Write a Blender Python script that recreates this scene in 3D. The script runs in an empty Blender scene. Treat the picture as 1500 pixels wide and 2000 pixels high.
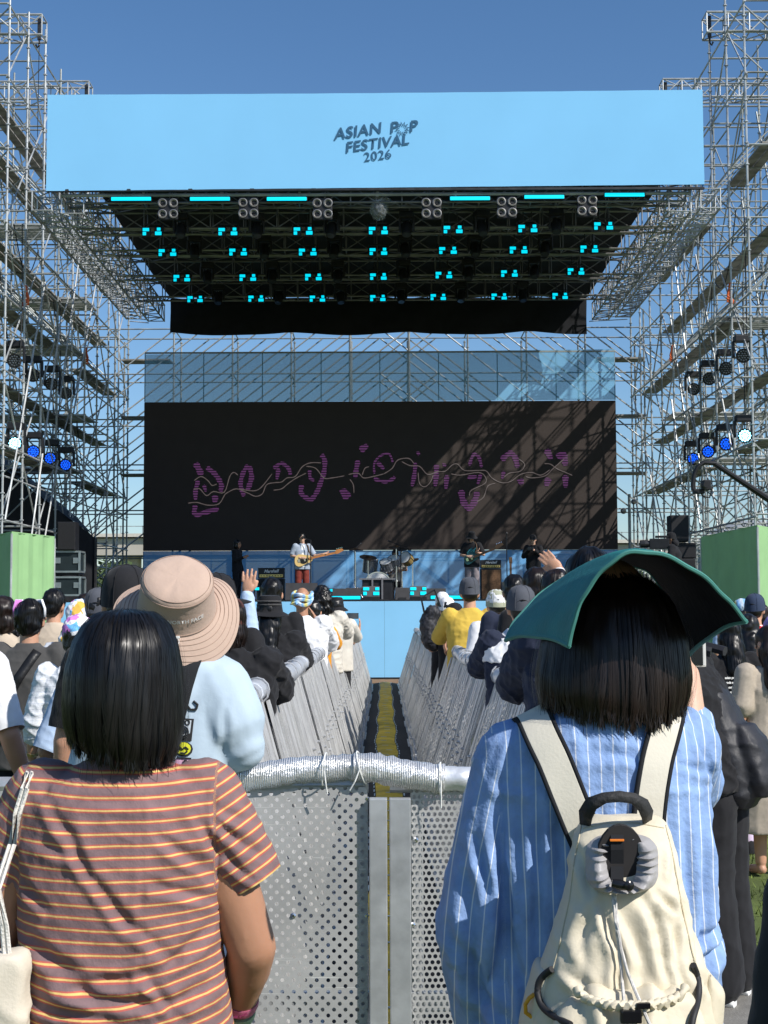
import bpy, bmesh, math, random
from mathutils import Vector, Matrix, noise
from mathutils.bvhtree import BVHTree

# ------------------------------------------------------------------ camera, sky, sun
SC = bpy.context.scene
COL = SC.collection
EYE = 1.6
FPX = 2774.0                                   # focal length in pixels of the 1500x2000 photograph
PITCH = math.atan(199.0 / FPX)
ROLL = math.radians(-0.22)
cam_data = bpy.data.cameras.new('camera')
cam_data.sensor_fit = 'VERTICAL'
cam_data.sensor_height = 24.0
cam_data.lens = 24.0 * FPX / 2000.0
cam_data.clip_start = 0.05
cam_data.clip_end = 3000
cam = bpy.data.objects.new('camera', cam_data)
COL.objects.link(cam)
CAM_R = Matrix.Rotation(math.pi / 2 + PITCH, 3, 'X') @ Matrix.Rotation(ROLL, 3, 'Z')
cam.matrix_world = Matrix.Translation((0, 0, EYE)) @ CAM_R.to_4x4()
SC.camera = cam

SUN = Vector((0.60, -0.47, 0.65)).normalized()   # towards the sun
SUN_EL = math.asin(SUN.z)
world = bpy.data.worlds.new('World')
SC.world = world
world.use_nodes = True
wn = world.node_tree.nodes
sky = wn.new('ShaderNodeTexSky')
sky.sky_type = 'NISHITA'
sky.sun_disc = False
sky.sun_elevation = SUN_EL
sky.sun_rotation = math.atan2(SUN.x, SUN.y)
sky.altitude = 50
sky.air_density = 1.0
sky.dust_density = 0.5
sky.ozone_density = 4.5
bg = wn['Background']
bg.inputs['Strength'].default_value = 0.098
hs = wn.new('ShaderNodeHueSaturation')
hs.inputs['Saturation'].default_value = 1.12
world.node_tree.links.new(sky.outputs[0], hs.inputs['Color'])
world.node_tree.links.new(hs.outputs[0], bg.inputs[0])
sun_data = bpy.data.lights.new('sun', 'SUN')
sun_data.energy = 4.2
sun_data.angle = math.radians(0.53)
sun_data.color = (1.0, 0.955, 0.89)
sun = bpy.data.objects.new('sun', sun_data)
COL.objects.link(sun)
sun.rotation_euler = SUN.to_track_quat('Z', 'Y').to_euler()
sun.location = (20, -20, 40)
SC.view_settings.view_transform = 'Standard'
SC.view_settings.look = 'None'
SC.view_settings.exposure = 0.38
SC.view_settings.gamma = 1.0
SC.cycles.max_bounces = 6
SC.cycles.transparent_max_bounces = 24
SC.cycles.use_denoising = True
SC.cycles.sample_clamp_indirect = 6.0


def P(px, py, y):
    """World point at forward distance y that the photograph shows at pixel (px, py)."""
    d = CAM_R @ Vector(((px - 750.0) / FPX, (1000.0 - py) / FPX, -1.0))
    return Vector((0, 0, EYE)) + d * (y / d.y)


def srgb(r, g, b):
    f = lambda c: (c / 255.0) / 12.92 if c <= 10 else (((c / 255.0) + 0.055) / 1.055) ** 2.4
    return (f(r), f(g), f(b))


# ------------------------------------------------------------------ materials
MATS = {}


def M(name, col, rough=0.7, metal=0.0, var=0.18, vscale=6.0, bump=0.0, bscale=40.0, spec=0.4, emit=None, estr=1.0,
      sheen=0.0, stretch=None, coat=0.0):
    if name in MATS:
        return MATS[name]
    m = bpy.data.materials.new(name)
    m.use_nodes = True
    nt = m.node_tree
    b = nt.nodes['Principled BSDF']
    b.inputs['Roughness'].default_value = rough
    b.inputs['Metallic'].default_value = metal
    b.inputs['Specular IOR Level'].default_value = spec
    if sheen:
        b.inputs['Sheen Weight'].default_value = sheen
        b.inputs['Sheen Roughness'].default_value = 0.5
    if coat:
        b.inputs['Coat Weight'].default_value = coat
    tc = nt.nodes.new('ShaderNodeTexCoord')
    src = tc.outputs['Object']
    if stretch:
        mp = nt.nodes.new('ShaderNodeMapping')
        mp.inputs['Scale'].default_value = stretch
        nt.links.new(src, mp.inputs[0])
        src = mp.outputs[0]
    nz = nt.nodes.new('ShaderNodeTexNoise')
    nz.inputs['Scale'].default_value = vscale
    nz.inputs['Detail'].default_value = 4
    nt.links.new(src, nz.inputs['Vector'])
    mr = nt.nodes.new('ShaderNodeMapRange')
    mr.inputs[1].default_value = 0.3
    mr.inputs[2].default_value = 0.7
    mr.inputs[3].default_value = 1.0 - var
    mr.inputs[4].default_value = 1.0 + var
    nt.links.new(nz.outputs[0], mr.inputs[0])
    mx = nt.nodes.new('ShaderNodeMix')
    mx.data_type = 'RGBA'
    mx.blend_type = 'MULTIPLY'
    mx.inputs[0].default_value = 1.0
    mx.inputs[6].default_value = (*col, 1)
    nt.links.new(mr.outputs[0], mx.inputs[7])
    nt.links.new(mx.outputs[2], b.inputs['Base Color'])
    if bump:
        n2 = nt.nodes.new('ShaderNodeTexNoise')
        n2.inputs['Scale'].default_value = bscale
        n2.inputs['Detail'].default_value = 5
        nt.links.new(src, n2.inputs['Vector'])
        bp = nt.nodes.new('ShaderNodeBump')
        bp.inputs['Strength'].default_value = bump
        bp.inputs['Distance'].default_value = 0.01
        nt.links.new(n2.outputs[0], bp.inputs['Height'])
        nt.links.new(bp.outputs[0], b.inputs['Normal'])
    if emit:
        b.inputs['Emission Color'].default_value = (*emit, 1)
        b.inputs['Emission Strength'].default_value = estr
    MATS[name] = m
    return m


def nodes_of(m):
    nt = m.node_tree
    return nt, nt.nodes['Principled BSDF']


def mnode(nt, op, a, b=None, c=None):
    n = nt.nodes.new('ShaderNodeMath')
    n.operation = op
    for i, v in enumerate((a, b, c)):
        if v is None:
            continue
        if isinstance(v, (int, float)):
            n.inputs[i].default_value = v
        else:
            nt.links.new(v, n.inputs[i])
    return n.outputs[0]


def ramp_mat(name, stops, attr=None, coord=None, period=1.0, rough=0.8, bump=0.0, bscale=60, interp='LINEAR', sheen=0.1, wob=0.0):
    """Repeating stripes: colour ramp over the fraction of an attribute or an object coordinate."""
    m = bpy.data.materials.new(name)
    m.use_nodes = True
    nt, b = nodes_of(m)
    b.inputs['Roughness'].default_value = rough
    b.inputs['Specular IOR Level'].default_value = 0.25
    b.inputs['Sheen Weight'].default_value = sheen
    tc = nt.nodes.new('ShaderNodeTexCoord')
    if attr:
        at = nt.nodes.new('ShaderNodeAttribute')
        at.attribute_name = attr
        v = at.outputs['Fac']
    else:
        sx = nt.nodes.new('ShaderNodeSeparateXYZ')
        nt.links.new(tc.outputs['Object'], sx.inputs[0])
        v = sx.outputs[coord]
    if wob:
        wz = nt.nodes.new('ShaderNodeTexNoise')
        wz.inputs['Scale'].default_value = 9
        nt.links.new(tc.outputs['Object'], wz.inputs['Vector'])
        v = mnode(nt, 'ADD', v, mnode(nt, 'MULTIPLY', wz.outputs[0], wob))
    fr = mnode(nt, 'FRACT', mnode(nt, 'DIVIDE', v, period))
    cr = nt.nodes.new('ShaderNodeValToRGB')
    cr.color_ramp.interpolation = interp
    el = cr.color_ramp.elements
    el[0].position, el[0].color = stops[0][0], (*stops[0][1], 1)
    el[1].position, el[1].color = stops[1][0], (*stops[1][1], 1)
    for p, c in stops[2:]:
        e = el.new(p)
        e.color = (*c, 1)
    nt.links.new(fr, cr.inputs[0])
    nz = nt.nodes.new('ShaderNodeTexNoise')
    nz.inputs['Scale'].default_value = 22
    nz.inputs['Detail'].default_value = 6
    nt.links.new(tc.outputs['Object'], nz.inputs['Vector'])
    mr = nt.nodes.new('ShaderNodeMapRange')
    mr.inputs[1].default_value, mr.inputs[2].default_value = 0.3, 0.7
    mr.inputs[3].default_value, mr.inputs[4].default_value = 0.84, 1.12
    nt.links.new(nz.outputs[0], mr.inputs[0])
    mx = nt.nodes.new('ShaderNodeMix')
    mx.data_type, mx.blend_type = 'RGBA', 'MULTIPLY'
    mx.inputs[0].default_value = 1
    nt.links.new(cr.outputs[0], mx.inputs[6])
    nt.links.new(mr.outputs[0], mx.inputs[7])
    nt.links.new(mx.outputs[2], b.inputs['Base Color'])
    if bump:
        n2 = nt.nodes.new('ShaderNodeTexNoise')
        n2.inputs['Scale'].default_value = bscale
        n2.inputs['Detail'].default_value = 6
        nt.links.new(tc.outputs['Object'], n2.inputs['Vector'])
        bp = nt.nodes.new('ShaderNodeBump')
        bp.inputs['Strength'].default_value = bump
        bp.inputs['Distance'].default_value = 0.01
        nt.links.new(n2.outputs[0], bp.inputs['Height'])
        nt.links.new(bp.outputs[0], b.inputs['Normal'])
    MATS[name] = m
    return m


def perforated(name, pitch, rad, col, axes=('Y', 'Z'), rough=0.42, pitch_v=None):
    """Scratched aluminium sheet with a staggered grid of round holes one can see through."""
    m = M(name, col, rough, 0.32, var=0.16, vscale=3.0, bump=0.12, bscale=25, spec=0.5)
    nt, b = nodes_of(m)
    tc = nt.nodes.new('ShaderNodeTexCoord')
    sx = nt.nodes.new('ShaderNodeSeparateXYZ')
    nt.links.new(tc.outputs['Object'], sx.inputs[0])
    u, v = sx.outputs[axes[0]], sx.outputs[axes[1]]
    pv = pitch_v or pitch

    def grid(du, dv):
        fu = mnode(nt, 'SUBTRACT', mnode(nt, 'FRACT', mnode(nt, 'ADD', mnode(nt, 'DIVIDE', u, pitch), du + 100)), 0.5)
        fv = mnode(nt, 'SUBTRACT', mnode(nt, 'FRACT', mnode(nt, 'ADD', mnode(nt, 'DIVIDE', v, pv), dv + 100)), 0.5)
        fv = mnode(nt, 'MULTIPLY', fv, pv / pitch)
        return mnode(nt, 'ADD', mnode(nt, 'MULTIPLY', fu, fu), mnode(nt, 'MULTIPLY', fv, fv))
    d = mnode(nt, 'MINIMUM', grid(0, 0), grid(0.5, 0.5))
    solid = mnode(nt, 'GREATER_THAN', d, (rad / pitch) ** 2)
    nt.links.new(solid, b.inputs['Alpha'])
    # scratches: bright streaks of smoother, barer metal
    mp = nt.nodes.new('ShaderNodeMapping')
    mp.inputs['Rotation'].default_value = (0.3, 0.62, 0.2)
    mp.inputs['Scale'].default_value = (2.0, 2.0, 90.0)
    nt.links.new(tc.outputs['Object'], mp.inputs[0])
    nz = nt.nodes.new('ShaderNodeTexNoise')
    nz.inputs['Scale'].default_value = 2.2
    nz.inputs['Detail'].default_value = 3
    nt.links.new(mp.outputs[0], nz.inputs['Vector'])
    mr = nt.nodes.new('ShaderNodeMapRange')
    mr.inputs[1].default_value, mr.inputs[2].default_value = 0.62, 0.8
    mr.inputs[3].default_value, mr.inputs[4].default_value = rough, 0.25
    nt.links.new(nz.outputs[0], mr.inputs[0])
    nt.links.new(mr.outputs[0], b.inputs['Roughness'])
    m3 = nt.nodes.new('ShaderNodeMapRange')
    m3.inputs[1].default_value, m3.inputs[2].default_value = 0.66, 0.74
    nt.links.new(nz.outputs[0], m3.inputs[0])
    mx = nt.nodes.new('ShaderNodeMix')
    mx.data_type = 'RGBA'
    mx.inputs[7].default_value = (0.80, 0.80, 0.78, 1)
    nt.links.new(m3.outputs[0], mx.inputs[0])
    nt.links.new(b.inputs['Base Color'].links[0].from_socket, mx.inputs[6])
    nt.links.new(mx.outputs[2], b.inputs['Base Color'])
    return m


def mesh_fabric(name, col, opacity):
    m = M(name, col, 0.85, var=0.05, vscale=1.2, spec=0.1)
    nt, b = nodes_of(m)
    b.inputs['Alpha'].default_value = opacity
    return m


# ------------------------------------------------------------------ objects and tags
def tag(o, label=None, cat=None, group=None, kind=None):
    if label: o['label'] = label
    if cat: o['category'] = cat
    if group: o['group'] = group
    if kind: o['kind'] = kind
    return o


def empty(name, loc=(0, 0, 0), rot=0.0, label=None, cat=None, group=None):
    o = bpy.data.objects.new(name, None)
    o.empty_display_size = 0.2
    o.location = loc
    o.rotation_euler = (0, 0, rot)
    COL.objects.link(o)
    return tag(o, label, cat, group)


def link(name, me, mat, parent=None):
    o = bpy.data.objects.new(name, me)
    for mm in (mat if isinstance(mat, (list, tuple)) else [mat]):
        me.materials.append(mm)
    COL.objects.link(o)
    if parent:
        o.parent = parent
    return o


def copy_tree(o, parent=None):
    c = o.copy()
    COL.objects.link(c)
    if parent:
        c.parent = parent
    for ch in o.children:
        copy_tree(ch, c)
    return c


class MB:
    """Collects shapes and links them as ONE mesh object."""

    def __init__(self, xf=None):
        self.v, self.f, self.mi = [], [], []
        self.xf = xf
        self.cur = 0

    def add(self, vs, fs):
        o = len(self.v)
        self.v += [(self.xf @ Vector(v)) if self.xf else Vector(v) for v in vs]
        self.f += [tuple(i + o for i in f) for f in fs]
        self.mi += [self.cur] * len(fs)
        return self

    def box(self, c, s, rot=None):
        c = Vector(c)
        h = Vector(s) / 2
        R = rot or Matrix.Identity(3)
        vs = [c + R @ Vector((x * h.x, y * h.y, z * h.z)) for x in (-1, 1) for y in (-1, 1) for z in (-1, 1)]
        self.add(vs, [(0, 1, 3, 2), (4, 6, 7, 5), (0, 4, 5, 1), (2, 3, 7, 6), (0, 2, 6, 4), (1, 5, 7, 3)])
        return self

    def bbox(self, c, s, bev=0.01, rot=None):
        """box with chamfered edges"""
        bm = bmesh.new()
        bmesh.ops.create_cube(bm, size=1)
        for v in bm.verts:
            v.co = Vector((v.co.x * s[0], v.co.y * s[1], v.co.z * s[2]))
        bmesh.ops.bevel(bm, geom=bm.edges[:], offset=bev, segments=2, affect='EDGES', profile=0.7)
        R = rot or Matrix.Identity(3)
        bm.verts.index_update()
        self.add([Vector(c) + R @ v.co for v in bm.verts], [tuple(v.index for v in f.verts) for f in bm.faces])
        bm.free()
        return self

    def ring_loft(self, rings, closed_ends=True):
        """rings: lists of equally many points"""
        n = len(rings[0])
        vs = [p for r in rings for p in r]
        fs = []
        for i in range(len(rings) - 1):
            for j in range(n):
                a, b = i * n + j, i * n + (j + 1) % n
                fs.append((a, b, b + n, a + n))
        if closed_ends:
            fs.append(tuple(range(n))[::-1])
            fs.append(tuple(range((len(rings) - 1) * n, len(rings) * n)))
        return self.add(vs, fs)

    def tube(self, a, b, r, n=6, r2=None):
        a, b = Vector(a), Vector(b)
        d = (b - a)
        if d.length < 1e-6:
            return self
        q = d.to_track_quat('Z', 'Y')
        r2 = r if r2 is None else r2
        mk = lambda c, rr: [c + q @ Vector((rr * math.cos(2 * math.pi * k / n), rr * math.sin(2 * math.pi * k / n), 0)) for k in range(n)]
        return self.ring_loft([mk(a, r), mk(b, r2)])

    def path(self, pts, r, n=6):
        pts = [Vector(p) for p in pts]
        rings = []
        up = Vector((0.12, 0.31, 0.94))
        for i, p in enumerate(pts):
            t = (pts[min(i + 1, len(pts) - 1)] - pts[max(i - 1, 0)]).normalized()
            s = t.cross(up)
            if s.length < 1e-4:
                s = t.cross(Vector((1, 0, 0)))
            s.normalize()
            u = s.cross(t)
            rr = r[i] if isinstance(r, (list, tuple)) else r
            rings.append([p + s * rr * math.cos(2 * math.pi * k / n) + u * rr * math.sin(2 * math.pi * k / n) for k in range(n)])
        return self.ring_loft(rings)

    def lathe(self, c, prof, n=24, axis=None, wob=None, squash=1.0):
        """prof: (radius, height) pairs about an axis through c"""
        q = Vector(axis).to_track_quat('Z', 'Y') if axis is not None else Matrix.Identity(3).to_quaternion()
        rings = []
        for r, h in prof:
            ring = []
            for k in range(n):
                a = 2 * math.pi * k / n
                dh = wob(a, r, h) if wob else 0
                ring.append(Vector(c) + q @ Vector((max(r, 1e-4) * math.cos(a), squash * max(r, 1e-4) * math.sin(a), h + dh)))
            rings.append(ring)
        return self.ring_loft(rings, True)

    def sheet(self, grid):
        n = len(grid[0])
        vs = [p for r in grid for p in r]
        fs = [(i * n + j, i * n + j + 1, (i + 1) * n + j + 1, (i + 1) * n + j) for i in range(len(grid) - 1) for j in range(n - 1)]
        return self.add(vs, fs)

    def prism(self, pts, thick):
        """polygon (world points, planar) given a thickness vector"""
        t = Vector(thick)
        n = len(pts)
        vs = [Vector(p) for p in pts] + [Vector(p) + t for p in pts]
        fs = [tuple(range(n))[::-1], tuple(range(n, 2 * n))] + [(i, (i + 1) % n, (i + 1) % n + n, i + n) for i in range(n)]
        return self.add(vs, fs)

    def build(self, name, mat, parent=None, smooth=False, origin=None):
        me = bpy.data.meshes.new(name)
        vs = self.v
        if origin is not None:
            vs = [v - Vector(origin) for v in vs]
        me.from_pydata([tuple(v) for v in vs], [], self.f)
        if len(set(self.mi)) > 1:
            me.polygons.foreach_set('material_index', self.mi)
        bm = bmesh.new()
        bm.from_mesh(me)
        bmesh.ops.recalc_face_normals(bm, faces=bm.faces[:])
        bm.to_mesh(me)
        bm.free()
        if smooth:
            me.polygons.foreach_set('use_smooth', [True] * len(me.polygons))
            try:
                me.set_sharp_from_angle(angle=math.radians(50))
            except Exception:
                pass
        o = link(name, me, mat, parent)
        if origin is not None:
            o.location = origin
        return o


def text_mesh(body, size, shear=0.0, bold=0.0, spacing=1.0, extrude=0.0):
    cu = bpy.data.curves.new('lettering', 'FONT')
    cu.body = body
    cu.size = size
    cu.shear = shear
    cu.offset = bold
    cu.space_character = spacing
    cu.extrude = extrude
    cu.align_x = 'CENTER'
    cu.align_y = 'CENTER'
    cu.resolution_u = 4
    o = bpy.data.objects.new('lettering', cu)
    COL.objects.link(o)
    me = bpy.data.meshes.new_from_object(o.evaluated_get(bpy.context.evaluated_depsgraph_get()))
    bpy.data.objects.remove(o)
    bpy.data.curves.remove(cu)
    me.materials.clear()
    return me


def put_text(body, size, at, xdir, ydir, mat, parent, name='lettering', **kw):
    """text mesh laid in the plane of xdir, ydir; vertices stored in the parent's space"""
    me = text_mesh(body, size, **kw)
    X, Y = Vector(xdir).normalized(), Vector(ydir).normalized()
    off = Vector(at)
    if parent is not None:
        inv = parent.matrix_basis.inverted()
    else:
        inv = Matrix.Identity(4)
    for v in me.vertices:
        v.co = inv @ (off + X * v.co.x + Y * v.co.y + X.cross(Y) * v.co.z)
    return link(name, me, mat, parent)


# ------------------------------------------------------------------ organic surfaces: overlapping shapes fused into one skin
def cone(a, ra, b, rb):
    return ('cone', Vector(a), ra, Vector(b), rb)


def ell(c, r, R=None):
    return ('ell', Vector(c), Vector(r), R)


def rings(rs):
    return ('rings', rs)


def add_prim(bm, p):
    kind = p[0]
    if kind == 'ell':
        _, c, r, R = p
        mtx = Matrix.Translation(c) @ (R.to_4x4() if R else Matrix.Identity(4)) @ Matrix.Diagonal((r.x, r.y, r.z, 1))
        bmesh.ops.create_uvsphere(bm, u_segments=20, v_segments=12, radius=1.0, matrix=mtx)
        return
    if kind == 'cone':
        _, a, ra, b, rb = p
        d = b - a
        L = d.length
        q = d.to_track_quat('Z', 'Y') if L > 1e-6 else Matrix.Identity(3).to_quaternion()
        n = 14
        rr = []
        for t in (-80, -50, -20, 0):
            t = math.radians(t)
            rr.append((a, math.sin(t) * ra, math.cos(t) * ra))
        for t in (0, 20, 50, 80):
            t = math.radians(t)
            rr.append((b, math.sin(t) * rb, math.cos(t) * rb))
        ringpts = [[c + q @ Vector((r * math.cos(2 * math.pi * k / n), r * math.sin(2 * math.pi * k / n), h)) for k in range(n)] for c, h, r in rr]
    else:
        ringpts = p[1]
    n = len(ringpts[0])
    vv = [[bm.verts.new(c) for c in r] for r in ringpts]
    for i in range(len(vv) - 1):
        for j in range(n):
            bm.faces.new((vv[i][j], vv[i][(j + 1) % n], vv[i + 1][(j + 1) % n], vv[i + 1][j]))
    bm.faces.new(vv[0][::-1])
    bm.faces.new(vv[-1])


def oval(c, rx, ry, u=Vector((1, 0, 0)), v=Vector((0, 1, 0)), n=22, sq=2.3):
    out = []
    for k in range(n):
        a = 2 * math.pi * k / n
        ca, sa = math.cos(a), math.sin(a)
        m = (abs(ca) ** sq + abs(sa) ** sq) ** (-1 / sq)
        out.append(Vector(c) + u * rx * m * ca + v * ry * m * sa)
    return out


def blob(name, prims, voxel, mat, parent=None, smooth=3, disp=None, attr=None, factor=0.5, cuts=()):
    bm = bmesh.new()
    for p in prims:
        add_prim(bm, p)
    bmesh.ops.recalc_face_normals(bm, faces=bm.faces[:])
    me = bpy.data.meshes.new('raw')
    bm.to_mesh(me)
    bm.free()
    t = bpy.data.objects.new('raw', me)
    COL.objects.link(t)
    r = t.modifiers.new('r', 'REMESH')
    r.mode = 'VOXEL'
    r.voxel_size = voxel
    r.adaptivity = 0
    if smooth:
        s = t.modifiers.new('s', 'SMOOTH')
        s.iterations = smooth
        s.factor = factor
    dg = bpy.context.evaluated_depsgraph_get()
    out = bpy.data.meshes.new_from_object(t.evaluated_get(dg))
    bpy.data.objects.remove(t)
    bpy.data.meshes.remove(me)
    if cuts:                                     # open ends: sleeves are cut off square at their hem
        bm = bmesh.new()
        bm.from_mesh(out)
        for c, d, rad in cuts:
            c, d = Vector(c), Vector(d).normalized()
            fs = [f for f in bm.faces if (f.calc_center_median() - c).length < rad]
            es = {e for f in fs for e in f.edges}
            vs = {v for f in fs for v in f.verts}
            bmesh.ops.bisect_plane(bm, geom=list(vs) + list(es) + fs, plane_co=c, plane_no=d)
            kill = [f for f in bm.faces if (f.calc_center_median() - c).length < rad and (f.calc_center_median() - c).dot(d) > 1e-5]
            bmesh.ops.delete(bm, geom=kill, context='FACES')
        bm.to_mesh(out)
        bm.free()
    if disp:
        nn = [v.normal.copy() for v in out.vertices]
        for v, n in zip(out.vertices, nn):
            v.co += n * disp(v.co, n)
    if attr:
        a = out.attributes.new('stripe', 'FLOAT', 'POINT')
        a.data.foreach_set('value', [attr(v.co) for v in out.vertices])
    out.polygons.foreach_set('use_smooth', [True] * len(out.polygons))
    out.name = name
    return link(name, out, mat, parent)


def nz(x, y, z):
    return noise.noise(Vector((x, y, z)))


def wrinkle(amp, f=8.0, seed=0.0, slant=0.5):
    def d(c, n):
        a = nz(c.x * f + seed, c.y * f, c.z * f * 1.6 + c.x * f * slant)
        b = nz(c.x * f * 2.3 + seed + 7, c.y * f * 2, c.z * f * 2.0 - c.x * f * slant * 2)
        return amp * ((1 - abs(a)) ** 4 - 0.35) + amp * 0.5 * ((1 - abs(b)) ** 4 - 0.35)
    return d


def strands(name, shell, crown, n, mat, parent, seed=1, width=0.003, step=0.014, extra=0.02, lift=0.002, steps=26, start=None, part=None, curl=0.0):
    """Thin ribbons that run down over a hair shell from the crown and hang free below its hem."""
    rng = random.Random(seed)
    bvh = BVHTree.FromPolygons([v.co for v in shell.data.vertices], [tuple(p.vertices) for p in shell.data.polygons])
    polys = shell.data.polygons
    vs, fs = [], []
    crown = Vector(crown)
    zmin = min(v.co.z for v in shell.data.vertices)
    for _ in range(n):
        p = polys[rng.randrange(len(polys))].center.copy()
        if start and not start(p):
            continue
        off = lift * rng.uniform(0.3, 1.6)
        wd = width * rng.uniform(0.5, 1.3)
        left = extra * rng.random() ** 1.6
        pts = []
        mine = rng.randint(int(steps * 0.5), steps)
        ph = rng.uniform(0, 6.28)
        for k in range(mine):
            loc, nn, _i, dist = bvh.find_nearest(p)
            if loc is None:
                break
            q = loc + nn * off
            if curl:
                q = q + Vector((math.sin(k * 0.9 + ph), math.cos(k * 0.8 + ph), 0)) * curl
            away = Vector((loc.x - crown.x, loc.y - crown.y, 0))
            near = max(0.0, 1 - away.length / 0.09)
            d = Vector((0, 0, -1)) + (away.normalized() * (0.6 + 2 * near) if away.length > 1e-4 else Vector((0, -1, 0)))
            t = d - nn * d.dot(nn)
            if nn.z < -0.55 or loc.z < zmin + 0.012:
                break
            pts.append((q, nn.copy()))
            p = loc + t.normalized() * step
        if len(pts) < 3:
            continue
        q, nn = pts[-1]
        m = int(left / 0.006)
        hd = Vector((rng.uniform(-.25, .25), rng.uniform(-.25, .25), -1)) - nn * 0.15
        for k in range(m):
            q = q + hd * 0.006
            pts.append((q, nn))
        b = len(vs)
        L = len(pts)
        for k, (q, nn) in enumerate(pts):
            t = (pts[min(k + 1, L - 1)][0] - pts[max(k - 1, 0)][0])
            s = t.cross(nn)
            if s.length < 1e-9:
                s = Vector((1, 0, 0))
            s.normalize()
            w = wd * (0.25 if k in (0, L - 1) else 1.0) * 0.5
            vs += [q - s * w, q + s * w]
        fs += [(b + 2 * k, b + 2 * k + 1, b + 2 * k + 3, b + 2 * k + 2) for k in range(L - 1)]
    me = bpy.data.meshes.new(name)
    me.from_pydata([tuple(v) for v in vs], [], fs)
    me.polygons.foreach_set('use_smooth', [True] * len(fs))
    return link(name, me, mat, parent)

# ------------------------------------------------------------------ shared materials
alu = M('aluminium', (0.50, 0.51, 0.52), 0.42, 0.55, var=0.2, vscale=14, bump=0.06)
alu_slat = M('slat aluminium', (0.56, 0.56, 0.55), 0.42, 0.3, var=0.22, vscale=5, bump=0.1, bscale=18)
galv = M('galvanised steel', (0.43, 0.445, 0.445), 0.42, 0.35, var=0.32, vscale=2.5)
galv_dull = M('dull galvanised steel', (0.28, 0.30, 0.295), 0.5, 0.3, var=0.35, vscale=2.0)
plank = M('scaffold plank', (0.26, 0.25, 0.23), 0.8, 0.1, var=0.4, vscale=3, bump=0.2)
black = M('black paint', (0.012, 0.012, 0.014), 0.5, var=0.3, vscale=9)
black_cloth = M('black cloth', (0.010, 0.011, 0.014), 0.9, var=0.3, vscale=3, bump=0.2, bscale=12)
black_gloss = M('black gloss', (0.01, 0.01, 0.012), 0.2, var=0.2)
dark_metal = M('dark metal', (0.05, 0.05, 0.052), 0.45, 0.6, var=0.3)
chrome = M('chrome', (0.62, 0.62, 0.63), 0.15, 1.0, var=0.1)
glass_lens = M('lens', (0.05, 0.06, 0.07), 0.08, 0.0, spec=0.9)
reflector = M('lamp reflector', (0.24, 0.23, 0.22), 0.35, 0.6)
cyan = M('cyan light cell', (0.0, 0.25, 0.30), 0.4, emit=(0.0, 0.62, 0.83), estr=1.0, var=0.05)
blue_led = M('blue lamp cell', (0.0, 0.05, 0.3), 0.4, emit=(0.005, 0.10, 0.95), estr=1.2, var=0.02)
white_led = M('bright blue lamp cell', (0.2, 0.4, 0.6), 0.4, emit=(0.22, 0.75, 1.0), estr=7.0, var=0.02)
banner_blue = M('blue banner cloth', (0.225, 0.535, 0.83), 0.8, var=0.025, vscale=0.5, spec=0.15)
front_blue = M('blue stage skirt', (0.25, 0.56, 0.84), 0.8, var=0.05, vscale=0.8, spec=0.15)
logo_ink = M('logo ink', (0.028, 0.105, 0.20), 0.8, var=0.05)
green_cloth = M('green tarpaulin', (0.27, 0.46, 0.215), 0.75, var=0.08, vscale=2, bump=0.15, bscale=4)
led_black = M('screen glass', (0.062, 0.052, 0.048), 0.9, var=0.04, vscale=2, spec=0.0)
white_ink = M('white ink', (0.72, 0.72, 0.70), 0.7, var=0.05)
rubber = M('black rubber', (0.02, 0.02, 0.022), 0.8, var=0.3, vscale=10, bump=0.3)
wood_orange = M('orange maple', (0.42, 0.17, 0.05), 0.4, var=0.2)
brown_tolex = M('brown covering', (0.10, 0.06, 0.035), 0.7, var=0.2)
concrete = M('concrete', (0.42, 0.39, 0.34), 0.9, var=0.12, vscale=0.3, bump=0.2)
plastic_white = M('white plastic', (0.78, 0.78, 0.76), 0.35, var=0.05)

# ------------------------------------------------------------------ ground
grass_mat = M('lawn', (0.085, 0.115, 0.026), 0.95, var=0.5, vscale=1.3, bump=0.6, bscale=60)
g = MB()
g.sheet([[Vector((x, y, 0)) for x in (-900, -40, 40, 900)] for y in (-60, 50, 1500)])
tag(g.build('ground', grass_mat), kind='structure')
dirt_mat = M('bare earth', (0.23, 0.135, 0.07), 0.95, var=0.3, vscale=5, bump=0.5, bscale=30)
g = MB()
g.sheet([[Vector((x, y, 0.006)) for x in (-8, 8)] for y in (32.6, 34.95)])
tag(g.build('earth_strip', dirt_mat), kind='structure')
mat_grey = M('grey floor plate', (0.23, 0.22, 0.20), 0.7, 0.2, var=0.2, vscale=8, bump=0.4, bscale=120)
g = MB()
g.sheet([[Vector((x, y, 0.012)) for x in (0.9, 4.6)] for y in (3.3, 6.25)])
tag(g.build('path', mat_grey), kind='structure')
# tufts of grass where the lawn shows (alley edges and right-hand side)
rng = random.Random(5)
g = MB()
for zone in ((-0.36, 0.42, 8, 33, 5200), (1.6, 6.5, 6.0, 16, 15000), (-6.5, -1.6, 7, 14, 3500)):
    for _ in range(zone[4]):
        x, y = rng.uniform(zone[0], zone[1]), rng.uniform(zone[2], zone[3])
        if zone[0] == -0.36 and (-0.31 < x < 0.33):
            continue
        a = rng.uniform(0, 6.3)
        h = rng.uniform(0.02, 0.055)
        w = 0.006
        lx, ly = rng.uniform(-.03, .03), rng.uniform(-.03, .03)
        g.add([(x - w * math.cos(a), y - w * math.sin(a), 0), (x + w * math.cos(a), y + w * math.sin(a), 0), (x + lx, y + ly, h)], [(0, 1, 2)])
tag(g.build('grass', M('grass blades', (0.12, 0.16, 0.03), 0.8, var=0.4, vscale=3)), kind='stuff', label='short mown green grass beside the barriers and behind the crowd', cat='grass')

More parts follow.
